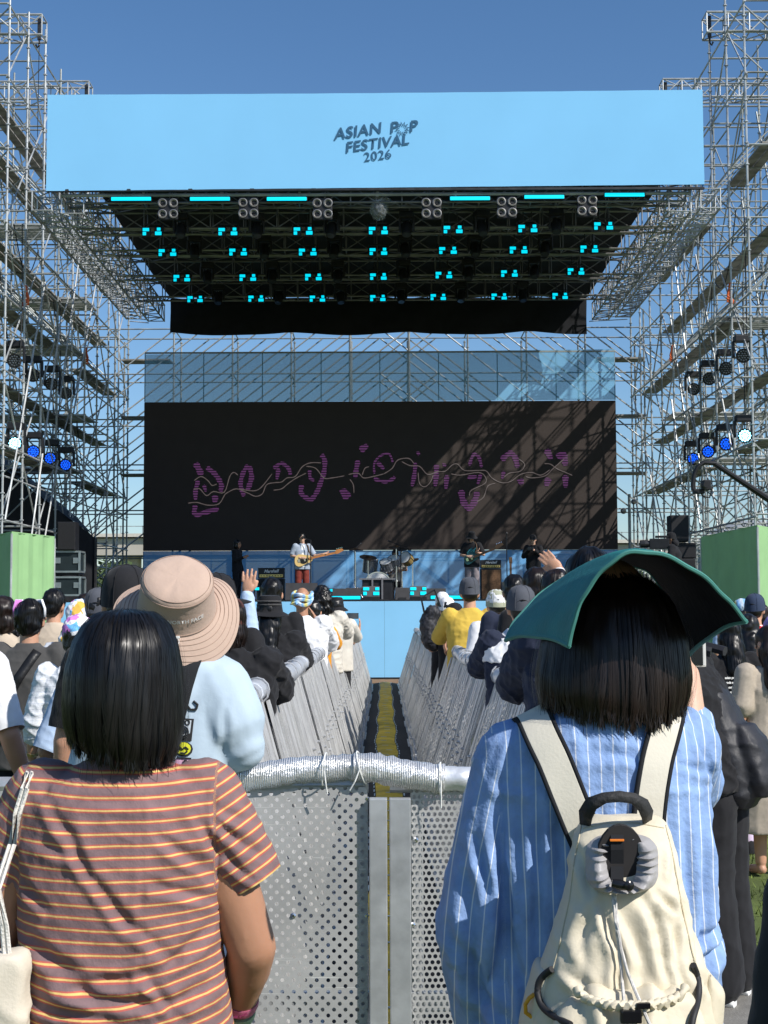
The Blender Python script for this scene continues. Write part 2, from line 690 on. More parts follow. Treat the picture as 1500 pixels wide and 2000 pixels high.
# ------------------------------------------------------------------ cable ramp along the alley
cm = empty('cable_ramp', (0.02, 0, 0), label='yellow lidded cable ramp with black rubber edges running down the alley to the stage', cat='cable ramp')
yel = M('yellow lid', (0.56, 0.40, 0.015), 0.6, var=0.35, vscale=4, bump=0.6, bscale=9)
nt, b = nodes_of(yel)
rng = random.Random(2)
lid, edge1, edge2, line = MB(), MB(), MB(), MB()
L, W, ML, MR = [], [], [], []
for i in range(0, 101):
    y = 4.6 + i * 0.28
    j = 0.012 * math.sin(i * 0.5) + rng.uniform(-.006, .006)
    hump = 0.052 + rng.uniform(-.004, .006)
    L.append([Vector((-0.115 + j, y, hump * 0.75)), Vector((-0.05 + j, y, hump)), Vector((0.05 + j, y, hump)), Vector((0.115 + j, y, hump * 0.75))])
    for s, lst in ((-1, ML), (1, MR)):
        lst.append([Vector((s * 0.30 + j * .4, y, 0.006)), Vector((s * 0.27 + j, y, 0.02)), Vector((s * 0.14 + j, y, 0.036)), Vector((s * 0.117 + j, y, 0.032))])
    if i % 1 == 0:
        for s in (-1, 1):
            line.box((s * 0.128 + j, y, 0.04), (0.012, 0.15, 0.004))
        if i % 2 == 0:
            line.box((j + rng.uniform(-.03, .03), y, hump + 0.0045), (0.07, 0.016, 0.003))
lid.sheet(L)
lid.build('lid', yel, cm, True)
edge1.sheet(ML)
edge1.build('rubber_edge', rubber, cm, True)
edge2.sheet(MR)
edge2.build('rubber_edge', rubber, cm, True)
line.build('marking', M('pale marking', (0.45, 0.55, 0.60), 0.7), cm)

# ------------------------------------------------------------------ stage
SZ = 1.95
st = empty('stage', (0, 35, 0), label='wide concert stage with a plain sky blue front skirt and black deck', cat='stage')
MB().box((0, 6.5, SZ - 0.06), (17.6, 13.0, 0.12)).build('deck', black, st)
m = MB()
for i in range(8):
    x0 = -8.8 + i * 2.2
    m.box((x0 + 1.1, 0.0, (SZ - .03) / 2 + 0.02), (2.196, 0.02, SZ - 0.07 - 0.02))
m.build('skirt', front_blue, st)
m = MB()
for i in range(9):
    m.box((-8.8 + i * 2.2, 0.4, SZ / 2 - .06), (0.08, 0.08, SZ - .12))
    m.box((-8.8 + i * 2.2, 12.4, SZ / 2 - .06), (0.08, 0.08, SZ - .12))
m.build('leg', dark_metal, st)
MB().box((0, 0.0, 0.025), (17.6, 0.06, 0.05)).build('base_strip', black, st)

# screen wall: lower mesh panel, LED screen, upper mesh panel
YS = 45.0
xl, xr = P(281, 900, YS).x, P(1204, 900, YS).x
z = lambda py, y=YS: P(750, py, y).z
scr = empty('led_screen', ((xl + xr) / 2, YS, 0), label='huge black video screen showing the band name in purple striped letters with white scribbles', cat='screen')
MB().box((0, 0.06, (z(784) + z(1074)) / 2), (xr - xl, 0.12, z(784) - z(1074))).build('panel', led_black, scr)
m = MB()
for i in range(16):
    x = (xl - xr) / 2 + (xr - xl) * i / 15
    m.box((x, 0.22, (z(784) + z(1074)) / 2), (0.05, 0.18, z(784) - z(1074) - .02))
m.build('frame', dark_metal, scr)
purple = M('purple screen light', (0.02, 0.01, 0.02), 0.7, emit=(0.070, 0.022, 0.074), estr=1.0)
nt, b = nodes_of(purple)
tc = nt.nodes.new('ShaderNodeTexCoord')
sx = nt.nodes.new('ShaderNodeSeparateXYZ')
nt.links.new(tc.outputs['Object'], sx.inputs[0])
nt.links.new(mnode(nt, 'MULTIPLY', mnode(nt, 'GREATER_THAN', mnode(nt, 'FRACT', mnode(nt, 'DIVIDE', sx.outputs['Z'], 0.079)), 0.36), 1.0), b.inputs['Emission Strength'])
scribble = M('white screen light', (0.05, 0.05, 0.05), 0.7, emit=(0.085, 0.066, 0.062), estr=0.9)


def ribbon(mb, pts, w):
    pts = [Vector(p) for p in pts]
    # Catmull-Rom smoothing
    sm = []
    for i in range(len(pts) - 1):
        p0, p1, p2, p3 = pts[max(i - 1, 0)], pts[i], pts[i + 1], pts[min(i + 2, len(pts) - 1)]
        for k in range(4):
            t = k / 4
            sm.append(0.5 * ((2 * p1) + (p2 - p0) * t + (2 * p0 - 5 * p1 + 4 * p2 - p3) * t * t + (3 * p1 - p0 - 3 * p2 + p3) * t ** 3))
    sm.append(pts[-1])
    g1, g2 = [], []
    for i, p in enumerate(sm):
        t = sm[min(i + 1, len(sm) - 1)] - sm[max(i - 1, 0)]
        s = Vector((-t.z, 0, t.x)).normalized()
        f = 0.55 if i in (0, len(sm) - 1) else (1.0 + 0.18 * math.sin(i * 1.7))
        g1.append(p - s * w * f / 2)
        g2.append(p + s * w * f / 2)
    mb.sheet([g1, g2])


def zz(pts, right, dy=0.0):
    x0 = 750 if right else 350
    return [P(x0 + a / 3.75, 840 + c / 3.75, YS - 0.008 - dy) - Vector(((xl + xr) / 2, YS, 0)) for a, c in pts]


u = YS / FPX / 3.75
pm, wm = MB(), MB()
for w, pts in ((45, [(120, 240), (150, 300), (165, 330)]), (35, [(200, 275), (250, 310), (290, 360), (310, 410), (300, 450)]), (32, [(140, 370), (120, 440), (120, 510)]),
               (25, [(180, 400), (195, 450)]), (45, [(265, 480), (260, 530)]), (35, [(120, 550), (110, 600), (130, 620), (200, 600), (290, 575)]),
               (32, [(505, 255), (470, 310), (450, 380), (455, 430), (475, 485)]), (36, [(515, 265), (530, 340), (515, 400), (500, 440)]),
               (28, [(690, 280), (750, 245), (800, 280), (815, 330)]), (30, [(728, 280), (715, 360)]),
               (34, [(1040, 180), (1065, 220), (1060, 310), (1030, 400), (1010, 450), (970, 505), (920, 490), (890, 450), (900, 400)]), (25, [(955, 290), (960, 350), (990, 370)]),
               (46, [(1325, 150), (1380, 110)]), (36, [(1310, 220), (1295, 300), (1290, 350)]), (52, [(1200, 430), (1215, 480), (1250, 460)]),
               (16, [(1430, 320), (1430, 240), (1480, 185), (1540, 178), (1565, 240)]), (30, [(1450, 235), (1500, 285)]), (26, [(1425, 355), (1500, 378), (1560, 360), (1580, 340)])):
    ribbon(pm, zz(pts, 0), w * u)
for w, pts in ((30, [(230, 240), (222, 330), (205, 410)]), (30, [(240, 175), (262, 165)]), (36, [(385, 250), (382, 330), (375, 410)]), (32, [(445, 245), (440, 265)]), (34, [(460, 330), (453, 430)]),
               (24, [(625, 260), (655, 180), (695, 200), (715, 275)]), (26, [(710, 320), (685, 400)]), (46, [(565, 440), (580, 520), (620, 570), (660, 530), (685, 450)]),
               (40, [(860, 220), (920, 170), (960, 200), (978, 275)]), (26, [(878, 300), (865, 355)]), (46, [(998, 355), (1008, 400)]),
               (46, [(1190, 140), (1225, 215)]), (52, [(1270, 205), (1310, 180), (1330, 260)]), (46, [(1205, 350), (1188, 410)]), (42, [(1328, 330), (1330, 420)]), (30, [(612, 350), (680, 340)])):
    ribbon(pm, zz(pts, 1), w * u)
for pts in ([(65, 535), (130, 530), (210, 550), (290, 540), (330, 480), (350, 460), (420, 430), (500, 460), (560, 485), (610, 465), (640, 400), (700, 385), (750, 380), (790, 350), (850, 340), (900, 270), (960, 240), (1040, 240)],
            [(110, 370), (160, 340), (210, 370), (240, 405), (275, 395)], [(105, 435), (150, 430), (200, 480), (250, 450), (330, 455), (370, 340), (400, 310), (430, 330)],
            [(440, 430), (540, 445), (600, 420), (680, 320)], [(690, 440), (750, 430), (800, 390), (860, 350), (930, 315)], [(930, 265), (1000, 280), (1060, 350), (1120, 350), (1210, 335)],
            [(1240, 325), (1310, 315), (1350, 350), (1420, 340), (1500, 320)], [(1250, 360), (1275, 400), (1280, 460)], [(1340, 330), (1360, 280), (1390, 268)]):
    ribbon(wm, zz(pts, 0, 0.006), 6.5 * u)
for pts in ([(0, 320), (60, 280), (100, 220), (180, 207), (220, 245)], [(130, 230), (190, 260), (260, 265), (320, 325), (390, 305), (450, 300), (500, 255), (540, 250), (590, 295), (700, 295), (750, 300), (790, 350), (860, 385), (930, 375), (1000, 325), (1080, 310), (1150, 330), (1215, 290)],
            [(250, 310), (260, 390), (300, 415), (340, 380), (360, 330)], [(490, 320), (560, 330), (690, 310), (740, 340), (740, 390), (640, 440), (625, 480)], [(680, 525), (730, 490), (760, 410), (815, 390)],
            [(985, 210), (1030, 250), (1000, 300), (920, 315), (880, 345)], [(1040, 340), (1080, 350), (1180, 335), (1240, 280), (1320, 210)], [(1175, 245), (1220, 250), (1270, 285), (1330, 310), (1380, 332)]):
    ribbon(wm, zz(pts, 1, 0.006), 6.5 * u)
pm.build('lettering', purple, scr)
wm.build('scribble', scribble, scr)

scrim_mat = mesh_fabric('blue scrim', (0.165, 0.40, 0.60), 0.70)
lower_mat = mesh_fabric('blue lower scrim', (0.155, 0.40, 0.72), 0.93)
t = empty('upper_scrim', ((xl + xr) / 2, YS + 0.05, 0), label='see-through light blue mesh panel stretched above the video screen', cat='scrim')
w = xr - xl
MB().sheet([[Vector((-w / 2, 0, z(784))), Vector((w / 2, 0, z(782)))], [Vector((-w / 2, 0, z(690))), Vector((w / 2, 0, z(683)))]]).build('mesh_cloth', scrim_mat, t)
m = MB()
m.box((0, 0.02, z(687)), (w, 0.05, 0.05))
for i in range(9):
    m.box((-w / 2 + w * i / 8, 0.03, z(735)), (0.03, 0.03, z(688) - z(782)))
m.build('frame', galv_dull, t)
t = empty('lower_scrim', ((xl + xr) / 2, YS + 0.05, 0), label='blue mesh panel between the stage deck and the video screen', cat='scrim')
MB().sheet([[Vector((-w / 2, 0, SZ)), Vector((w / 2, 0, SZ))], [Vector((-w / 2, 0, z(1075))), Vector((w / 2, 0, z(1075)))]]).build('mesh_cloth', lower_mat, t)
m = MB()
for i in range(15):
    m.box((-w / 2 + w * i / 14, 0.03, (SZ + z(1075)) / 2), (0.03, 0.03, z(1075) - SZ))
m.box((0, 0.03, z(1095)), (w, 0.03, 0.03))
m.build('frame', galv_dull, t)


# ------------------------------------------------------------------ trusses
def box_truss(mb, p0, p1, size, bay, r=0.026, br=0.016, updir=Vector((0, 0, 1))):
    p0, p1 = Vector(p0), Vector(p1)
    d = (p1 - p0)
    n = max(1, round(d.length / bay))
    t = d.normalized()
    s = t.cross(updir).normalized() * size / 2
    q = updir * size / 2
    cs = [s + q, s - q, -s - q, -s + q]
    for c in cs:
        mb.tube(p0 + c, p1 + c, r, 6)
    for i in range(n):
        a, b2 = p0 + d * i / n, p0 + d * (i + 1) / n
        for k in range(4):
            c, e = cs[k], cs[(k + 1) % 4]
            mb.tube(a + (c if i % 2 else e), b2 + (e if i % 2 else c), br, 5)
            mb.tube(a + c, a + e, br, 5)
    for k in range(4):
        mb.tube(p1 + cs[k], p1 + cs[(k + 1) % 4], br, 5)


# ------------------------------------------------------------------ roof with banner
YB = 31.5
roof = empty('stage_roof', (0, 36, 11), label='flown stage roof of aluminium trusses under a black tarpaulin', cat='stage roof')
RX = Matrix.Translation((0, -36, -11))


dark_truss = M('grey truss tube', (0.20, 0.20, 0.20), 0.4, 0.5, var=0.3, vscale=3)


def rmb():
    return MB(RX)


RXL, RXR = -6.7, 6.4
m = rmb()
tarp = []
for i in range(0, 8):
    y = YB + 0.3 + (44.0 - YB - 0.3) * i / 7
    tarp.append([Vector((RXL + (RXR - RXL) * k / 14, y, 11.52 + 0.05 * math.sin(k * 1.7 + i))) for k in range(15)])
m.sheet(tarp)
m.build('tarpaulin', black_cloth, roof, True)
m = rmb()
cur = []
for j in range(6):
    row = []
    for k in range(41):
        x = RXL + 0.02 + (RXR - RXL - 0.04) * k / 40
        fr = k / 40 * 7.0
        sag = 0.10 * abs(math.sin(math.pi * fr / 2))
        zt = 11.5 + (10.42 - sag + 0.0 - 11.5) * j / 5
        row.append(Vector((x, 44.0 + 0.05 * math.sin(k * 0.9 + j) + 0.0, zt)))
    cur.append(row)
m.sheet(cur)
m.build('rear_curtain', black_cloth, roof, True)
TR = [(33.2, 10.95), (35.6, 11.05), (38.1, 11.0), (41.0, 11.08)]
for y, zc in TR:
    m = rmb()
    box_truss(m, (RXL - 0.5, y, zc), (RXR + 0.5, y, zc), 0.52, 0.80, 0.030, 0.016)
    m.build('cross_truss', dark_truss, roof)
for s, x0 in ((-1, RXL - 0.35), (1, RXR + 0.35)):
    m = rmb()
    box_truss(m, (x0, YB + 0.2, 10.95), (x0, 43.6, 10.95), 0.5, 0.55)
    box_truss(m, (x0 - s * -0.7, YB + 0.2, 11.0), (x0 + s * 0.7, 43.6, 11.0), 0.45, 0.5)
    for i in range(24):
        yy = YB + 0.5 + i * 0.52
        m.tube((x0 - 0.3, yy, 10.72), (x0 + s * 0.9, yy, 10.78), 0.016, 5)
    m.build('side_truss', galv, roof)
m = rmb()
box_truss(m, (RXL - 0.5, YB + 0.45, 11.15), (RXR + 0.5, YB + 0.45, 11.15), 0.4, 0.6)
m.build('front_truss', dark_truss, roof)

ban = empty('banner', (0, YB, 11.9), label='wide sky blue festival banner with dark logo across the front of the roof', cat='banner')
BX = Matrix.Translation((0, -YB, -11.9))
m = MB(BX)
c = [P(93, 185, YB), P(1372, 175, YB), P(1376, 360, YB), P(90, 373, YB)]
G = []
for i in range(9):
    row = []
    for k in range(33):
        a = c[0].lerp(c[1], k / 32)
        e = c[3].lerp(c[2], k / 32)
        p = a.lerp(e, i / 8)
        p.y += 0.006 * math.sin(k * 2.1 + i * .7)
        p.z -= 0.05 * math.sin(math.pi * k / 32) * (1 - i / 8) * 0.4
        row.append(p)
    G.append(row)
m.sheet(G)
for side in (0, 32):
    m.sheet([[r[side], r[side] + Vector((0, 0.28, 0))] for r in G])
m.sheet([[p, p + Vector((0, 0.28, 0))] for p in G[0]])
m.build('cloth', banner_blue, ban, True)
m = MB(BX)
for zz_ in (11.1, 12.9):
    m.tube((-7.3, YB + 0.15, zz_), (7.0, YB + 0.15, zz_), 0.04)
for i in range(9):
    m.tube((-7.2 + i * 1.77, YB + 0.15, 11.05), (-7.2 + i * 1.77, YB + 0.15, 12.95), 0.03)
m.build('frame', galv_dull, ban)
m = MB(BX)
m.box((c[3].lerp(c[2], .5) + Vector((0, 0.05, -0.03))), ((c[2] - c[3]).length, 0.09, 0.05))
m.build('bottom_bar', dark_metal, ban)
ang = math.atan2(16, 118)
xd, yd = Vector((math.cos(ang), 0, math.sin(ang))), Vector((-math.sin(ang), 0, math.cos(ang)))
yy = YB - 0.02
put_text('ASIAN', 0.365, P(698, 257, yy), xd, yd, logo_ink, ban, shear=0.22, bold=0.006, spacing=1.06)
put_text('P', 0.365, P(768, 250, yy), xd, yd, logo_ink, ban, shear=0.22, bold=0.006)
put_text('P', 0.365, P(806, 247.5, yy), xd, yd, logo_ink, ban, shear=0.22, bold=0.006)
put_text('FESTIVAL', 0.345, P(735.5, 281, yy), xd, yd, logo_ink, ban, shear=0.22, bold=0.006, spacing=1.05)
put_text('2026', 0.295, P(737, 304.5, yy), xd, yd, logo_ink, ban, shear=0.1, bold=0.002, spacing=1.1)
m = MB(BX)
cc = P(786, 251.5, yy)
outer, inner = [], []
for k in range(24):
    a = 2 * math.pi * k / 24 + 0.2
    r = 0.175 if k % 2 == 0 else 0.095
    outer.append(cc + Vector((math.cos(a) * r, 0, math.sin(a) * r)))
    inner.append(cc + Vector((math.cos(a) * (r - 0.032 - 0.012 * (k % 2 == 0)), 0, math.sin(a) * (r - 0.032 - 0.012 * (k % 2 == 0)))))
m.add(outer + inner, [(k, (k + 1) % 24, (k + 1) % 24 + 24, k + 24) for k in range(24)])
m.build('starburst', logo_ink, ban)

# ------------------------------------------------------------------ lamps hung in the roof
def strobe_cells(parent, s, yf, zoff=0.0):
    """two lamp heads side by side, each with a wide and a narrow lit cell"""
    cs = [(-0.145, 0.045, 0.15, 0.075), (-0.18, -0.05, 0.08, 0.08), (0.155, 0.055, 0.085, 0.07), (0.145, -0.045, 0.15, 0.085)]
    for x, zc, w_, h_ in cs:
        m2 = MB()
        m2.bbox((x * s, yf, zc * s + zoff), (w_ * s, 0.02, h_ * s), 0.009)
        m2.build('light_cell', cyan, parent)


proto = empty('strobe_light', (0, 0, 0))
m = MB()
for x in (-0.145, 0.145):
    m.bbox((x, 0.06, 0), (0.2, 0.10, 0.22), 0.012)
m.build('housing', black, proto)
m = MB()
m.box((0, 0.08, 0.19), (0.40, 0.04, 0.03))
m.tube((-0.1, 0.08, 0.19), (-0.1, 0.08, 0.42), 0.015)
m.tube((0.1, 0.08, 0.19), (0.1, 0.08, 0.42), 0.015)
m.tube((-0.25, 0.08, 0), (-0.25, 0.08, 0.19), 0.012)
m.tube((0.25, 0.08, 0), (0.25, 0.08, 0.19), 0.012)
m.build('bracket', dark_metal, proto)
strobe_cells(proto, 1.0, 0.0)
rows = [(33.2, [(297, 452), (445, 452), (592, 451), (739, 450), (885, 448), (1031, 446), (1179, 441)]),
        (35.6, [(327, 493), (465, 492), (601, 492), (739, 491), (875, 489), (1013, 488), (1151, 486)]),
        (38.1, [(355, 543), (484, 542), (612, 541), (739, 540), (867, 537), (995, 534), (1125, 530)]),
        (41.0, [(381, 584), (500, 583), (620, 583), (738, 582), (856, 580), (975, 579), (1094, 578)])]
first = True
for ri, (y, ps) in enumerate(rows):
    for px, py in ps:
        o = proto if first else copy_tree(proto)
        first = False
        o.location = P(px, py, y - 0.45)
        tag(o, 'cyan lit strobe lamp in row %s of the roof' % ('one just behind the banner', 'two', 'three', 'four at the rear')[ri], 'stage light', 'cyan strobe lamps hung in %s of the roof' % ('row one', 'row two', 'row three', 'row four')[ri])

# black moving heads between them
proto = empty('moving_head_light', (0, 0, 0))
m = MB()
m.bbox((0, 0, 0.36), (0.34, 0.26, 0.14), 0.02)
m.build('base', black, proto)
m = MB()
for s in (-1, 1):
    m.bbox((s * 0.16, 0, 0.14), (0.05, 0.14, 0.34), 0.02)
m.box((0, 0, 0.285), (0.36, 0.14, 0.03))
m.build('yoke', black, proto)
m = MB()
m.lathe((0, -0.03, 0.03), [(0.02, 0.17), (0.10, 0.16), (0.125, 0.05), (0.12, -0.12), (0.11, -0.17), (0.03, -0.175)], 16, axis=(0, 0.45, 1))
m.build('head', black, proto, True)
m = MB()
m.lathe((0, -0.11, -0.135), [(0.0, 0.0), (0.085, 0.0), (0.085, 0.012), (0, 0.012)], 16, axis=(0, 0.45, 1))
m.build('lens', glass_lens, proto)
mh = proto
first = True
for ri, (y, ps) in enumerate(rows):
    for k, (px, py) in enumerate(ps[:-1]):
        nx = ps[k + 1][0]
        o = mh if first else copy_tree(mh)
        first = False
        o.location = P(px + (nx - px) * 0.38, (py + ps[k + 1][1]) / 2 + 3, y - 0.35) + Vector((0, 0, 0.02))
        o.rotation_euler = (0, 0, 0.3 * math.sin(k * 2 + ri))
        tag(o, 'black unlit moving head lamp hanging between the strobes of row %s' % ('one just behind the banner', 'two', 'three', 'four at the rear')[ri], 'stage light', 'black moving heads in %s of the roof' % ('row one', 'row two', 'row three', 'row four')[ri])

proto = empty('light_bar', (0, 0, 0))
MB().bbox((0, 0.05, 0), (0.94, 0.08, 0.11), 0.012).build('housing', black, proto)
MB().bbox((0, 0, -0.004), (0.90, 0.03, 0.082), 0.012).build('light_strip', cyan, proto)
lb = proto
for k, (px, py) in enumerate([(256, 388), (410, 388), (560, 388), (918, 387), (1063, 384), (1220, 380)]):
    o = lb if k == 0 else copy_tree(lb)
    o.location = P(px, py, YB + 0.1)
    tag(o, 'cyan lit light bar under the banner, %s' % ('first from its left end', 'second from its left end', 'third from its left end', 'third from its right end', 'second from its right end', 'last at its right end')[k], 'light bar', 'cyan light bars under the banner')

proto = empty('blinder_light', (0, 0, 0))
MB().bbox((0, 0.06, 0), (0.44, 0.08, 0.5), 0.02).build('frame', black, proto)
for sx_ in (-1, 1):
    for sz_ in (-1, 1):
        mm = MB()
        mm.lathe((sx_ * 0.125, 0.02, sz_ * 0.125), [(0.10, 0.0), (0.105, 0.03), (0.085, 0.035), (0.05, -0.01), (0.02, -0.02), (0.0, -0.02)], 14, axis=(0, -1, 0))
        l = mm.build('lamp', reflector, proto, True)
bl = proto
for k, (px, py) in enumerate([(328, 398), (485, 397), (630, 398), (843, 397), (990, 395), (1147, 392)]):
    o = bl if k == 0 else copy_tree(bl)
    o.location = P(px, py + 9, YB + 0.12)
    tag(o, 'unlit black four lamp blinder hanging under the banner, %s' % ('leftmost', 'second from left', 'third from left', 'third from right', 'second from right', 'rightmost')[k], 'blinder light', 'four lamp blinders under the banner')
# lamp wrapped in clear plastic at the middle
t = empty('wrapped_light', P(740, 408, YB + 0.4), label='lamp wrapped in crinkled clear plastic under the middle of the banner', cat='stage light')
film = M('clear plastic film', (0.55, 0.6, 0.62), 0.12, var=0.1, spec=0.7)
nodes_of(film)[1].inputs['Alpha'].default_value = 0.2
blob('film', [ell((0, 0, 0), (0.2, 0.2, 0.26)), ell((0.03, 0, 0.2), (0.24, 0.16, 0.1))], 0.03, film, t, disp=wrinkle(0.04, 9, 2))
mm = MB()
mm.lathe((0, 0, 0), [(0.05, 0.2), (0.12, 0.12), (0.12, -0.12), (0.05, -0.2)], 12)
mm.build('head', dark_metal, t, True)

# ------------------------------------------------------------------ scaffold towers
LV = [0.35 + 1.7 * i for i in range(10)]            # ledger levels up to 15.65


def tower(xs, ys, side, label):
    root = empty('scaffold_tower', (xs[0], ys[0], 0), label=label, cat='scaffold tower')
    X0 = Matrix.Translation((-xs[0], -ys[0], 0))
    rng = random.Random(11 if side < 0 else 23)
    tops = {}
    for i, x in enumerate(xs):
        for j, y in enumerate(ys):
            top = 16.75 if i else 16.3
            if j > 4:
                top -= 0.12 * (j - 4) * rng.uniform(0.4, 1.2)
            if i == 0 and j < 5:
                top += rng.uniform(-0.5, 0.3)
            m = MB(X0)
            m.tube((x, y, 0.1), (x, y, top), 0.026, 7)
            for k in range(int(top / 0.5)):
                m.tube((x, y, 0.34 + k * 0.5), (x, y, 0.365 + k * 0.5), 0.052, 6)
            for k in range(int(top / 2)):
                m.tube((x, y, 1.0 + k * 2), (x, y, 1.12 + k * 2), 0.034, 7)
            m.box((x, y, 0.05), (0.16, 0.16, 0.1))
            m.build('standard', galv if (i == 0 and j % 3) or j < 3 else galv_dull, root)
    for i, x in enumerate(xs):
        for zl in LV:
            m = MB(X0)
            m.tube((x, ys[0] - 0.15, zl), (x, ys[-1] + 0.15, zl), 0.024)
            if zl > 1.5:
                m.tube((x, ys[0], zl + 1.0), (x, ys[-1], zl + 1.0), 0.02) if rng.random() < 0.35 else None
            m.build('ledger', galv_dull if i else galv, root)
    for j, y in enumerate(ys):
        m = MB(X0)
        for zl in LV:
            m.tube((xs[0], y, zl + 0.06), (xs[-1], y, zl + 0.06), 0.024)
        m.build('transom', galv_dull, root)
    for i, x in enumerate(xs):                      # braces in the long faces
        m = MB(X0)
        for j in range(len(ys) - 1):
            for l in range(len(LV) - 1):
                if rng.random() < ((0.95 if i == 0 else 0.8) if side < 0 or l < 6 else 0.35):
                    up = (j + l + i) % 2 == 0
                    a, c2 = (LV[l], LV[l + 1]) if up else (LV[l + 1], LV[l])
                    m.tube((x + 0.05 * side, ys[j], a), (x + 0.05 * side, ys[j + 1], c2), 0.021, 5)
        for q in range(5):                            # long rakers
            j0 = rng.randrange(0, len(ys) - 3)
            z0 = rng.choice(LV[:5])
            m.tube((x - 0.07 * side, ys[j0], z0), (x - 0.07 * side, ys[min(j0 + 2, len(ys) - 1)], z0 + rng.uniform(5, 8)), 0.024, 5)
        m.build('brace', galv_dull if i else galv, root)
    for j, y in enumerate(ys):                      # braces across
        m = MB(X0)
        for i in range(len(xs) - 1):
            for l in range(len(LV) - 1):
                if rng.random() < (0.85 if side < 0 or l < 6 else 0.5):
                    a, c2 = (LV[l], LV[l + 1]) if (i + l) % 2 else (LV[l + 1], LV[l])
                    m.tube((xs[i], y + 0.05, a), (xs[i + 1], y + 0.05, c2), 0.021, 5)
        m.build('brace', galv_dull, root)
    # planked walkways between the first two rows and cross decks
    n = 0
    for l in ((1, 3, 4, 5, 6, 7, 8) if side < 0 else (1, 3, 4, 5, 6, 7)):
        xm = (xs[0] + xs[1]) / 2 + (0.25 * -side if l % 2 else 0.1 * side)
        j1 = len(ys) - 1 - rng.randrange(0, 2)
        for j in range(0, j1, 2):
            if rng.random() < 0.12:
                continue
            ya, yb = ys[j], ys[min(j + 2, j1)]
            m = MB(X0)
            for k in range(2):
                m.box((xm + (k - 0.5) * 0.25, (ya + yb) / 2, LV[l] + 0.12), (0.22, yb - ya - 0.02, 0.04))
            m.build('plank', plank, root)
    for l, j in (((3, 4), (4, 5), (5, 4), (6, 5), (7, 4)) if side < 0 else ((3, 3), (4, 5), (5, 2))):
        m = MB(X0)
        for k in range(7):
            m.box(((xs[0] + xs[-1]) / 2, ys[j] + 0.1 + k * 0.24, LV[l] + 0.19), (abs(xs[-1] - xs[0]), 0.20, 0.045))
        m.build('deck', galv, root)
    # cantilever beams at the top that carry the roof hoists
    for y, px in ((33.9, 86 if side < 0 else 1377), (38.9, 178 if side < 0 else 1290)):
        zc = 15.95 if y < 35 else 16.2
        xi = P(px, 100, y).x
        m = MB(X0)
        box_truss(m, (xi, y, zc), (xs[-1] + side * 0.3, y, zc), 0.5, 0.55, 0.028, 0.018)
        m.build('top_beam', galv, root)
        m = MB(X0)
        m.tube((xi - side * -0.12, y, zc + 0.25), (xi - side * -0.12, y, zc - 0.28), 0.05)
        m.tube((xi + side * 0.12, y, zc - 0.28), (xi + side * 0.18, y + 0.2, 13.3), 0.009, 4)
        m.path([(xi + side * 0.12, y, zc - 0.3), (xi + side * 0.12, y, zc - 0.42), (xi + side * 0.17, y, zc - 0.48), (xi + side * 0.2, y, zc - 0.4)], 0.025)
        m.build('hoist_chain', dark_metal, root)
    m = MB(X0)
    for q in range(7):                                # draped cables
        x = xs[0] + side * rng.uniform(0.1, 1.4)
        y0 = rng.uniform(ys[0], ys[-1] - 3)
        z0 = rng.uniform(6, 12)
        m.path([(x, y0 + 0.3 * k, z0 - 0.9 * math.sin(math.pi * k / 8) - 0.15 * k * (q % 3)) for k in range(9)], 0.014, 5)
        m.path([(x + 0.2, y0, z0), (x + 0.22, y0 + 0.03, z0 - 2), (x + 0.17, y0, z0 - 4.5)], 0.013, 5)
    m.build('cable', black, root)
    m = MB(X0)
    for (jy, zc) in ((1, 9.3), (5, 9.1)):
        for k in range(3):
            m.path([(xs[0], ys[jy] + 0.05 * k, zc + 0.2), (xs[0] - side * 0.08, ys[jy] + 0.03, zc - 0.1 - .08 * k), (xs[0] + side * 0.1, ys[jy], zc - 0.3)], 0.03, 5)
    m.build('strap', M('orange strap', (0.62, 0.12, 0.03), 0.7), root)
    return root


YSL = [31.9 + 1.72 * i for i in range(10)]
tower([-8.6, -10.3, -12.0], YSL, -1, 'left scaffold tower of silver tubes and plank walkways beside the stage')
tower([8.35, 10.05, 11.75], YSL, 1, 'right scaffold tower of silver tubes and plank walkways beside the stage')

# scaffold wall behind the screen
root = empty('scaffold_wall', (0, 46.3, 0), label='tall scaffold wall of braced tubes standing behind the video screen', cat='scaffold wall')
X0 = Matrix.Translation((0, -46.3, 0))
xs = [P(340 + 114.6 * k, 640, 46.3).x for k in range(-2, 10)]
for k, x in enumerate(xs):
    for y in (46.3, 48.0):
        m = MB(X0)
        top = 11.6 if y < 47 else 10.9
        m.tube((x, y, 0.1), (x, y, top), 0.03 if k not in (5, 6) else 0.045, 7)
        for q in range(22):
            m.tube((x, y, 0.34 + q * 0.5), (x, y, 0.365 + q * 0.5), 0.05, 6)
        m.box((x, y, 0.05), (0.16, 0.16, 0.1))
        m.build('standard', galv_dull, root)
for zl in [0.5 + 1.5 * i for i in range(8)]:
    for y in (46.3, 48.0):
        m = MB(X0)
        m.tube((xs[0] - 0.9, y, zl), (xs[-1] + 0.9, y, zl), 0.024)
        m.build('ledger', galv_dull, root)
    m = MB(X0)
    for x in xs:
        m.tube((x, 46.3, zl), (x, 48.0, zl), 0.022)
    m.build('transom', galv_dull, root)
rng = random.Random(3)
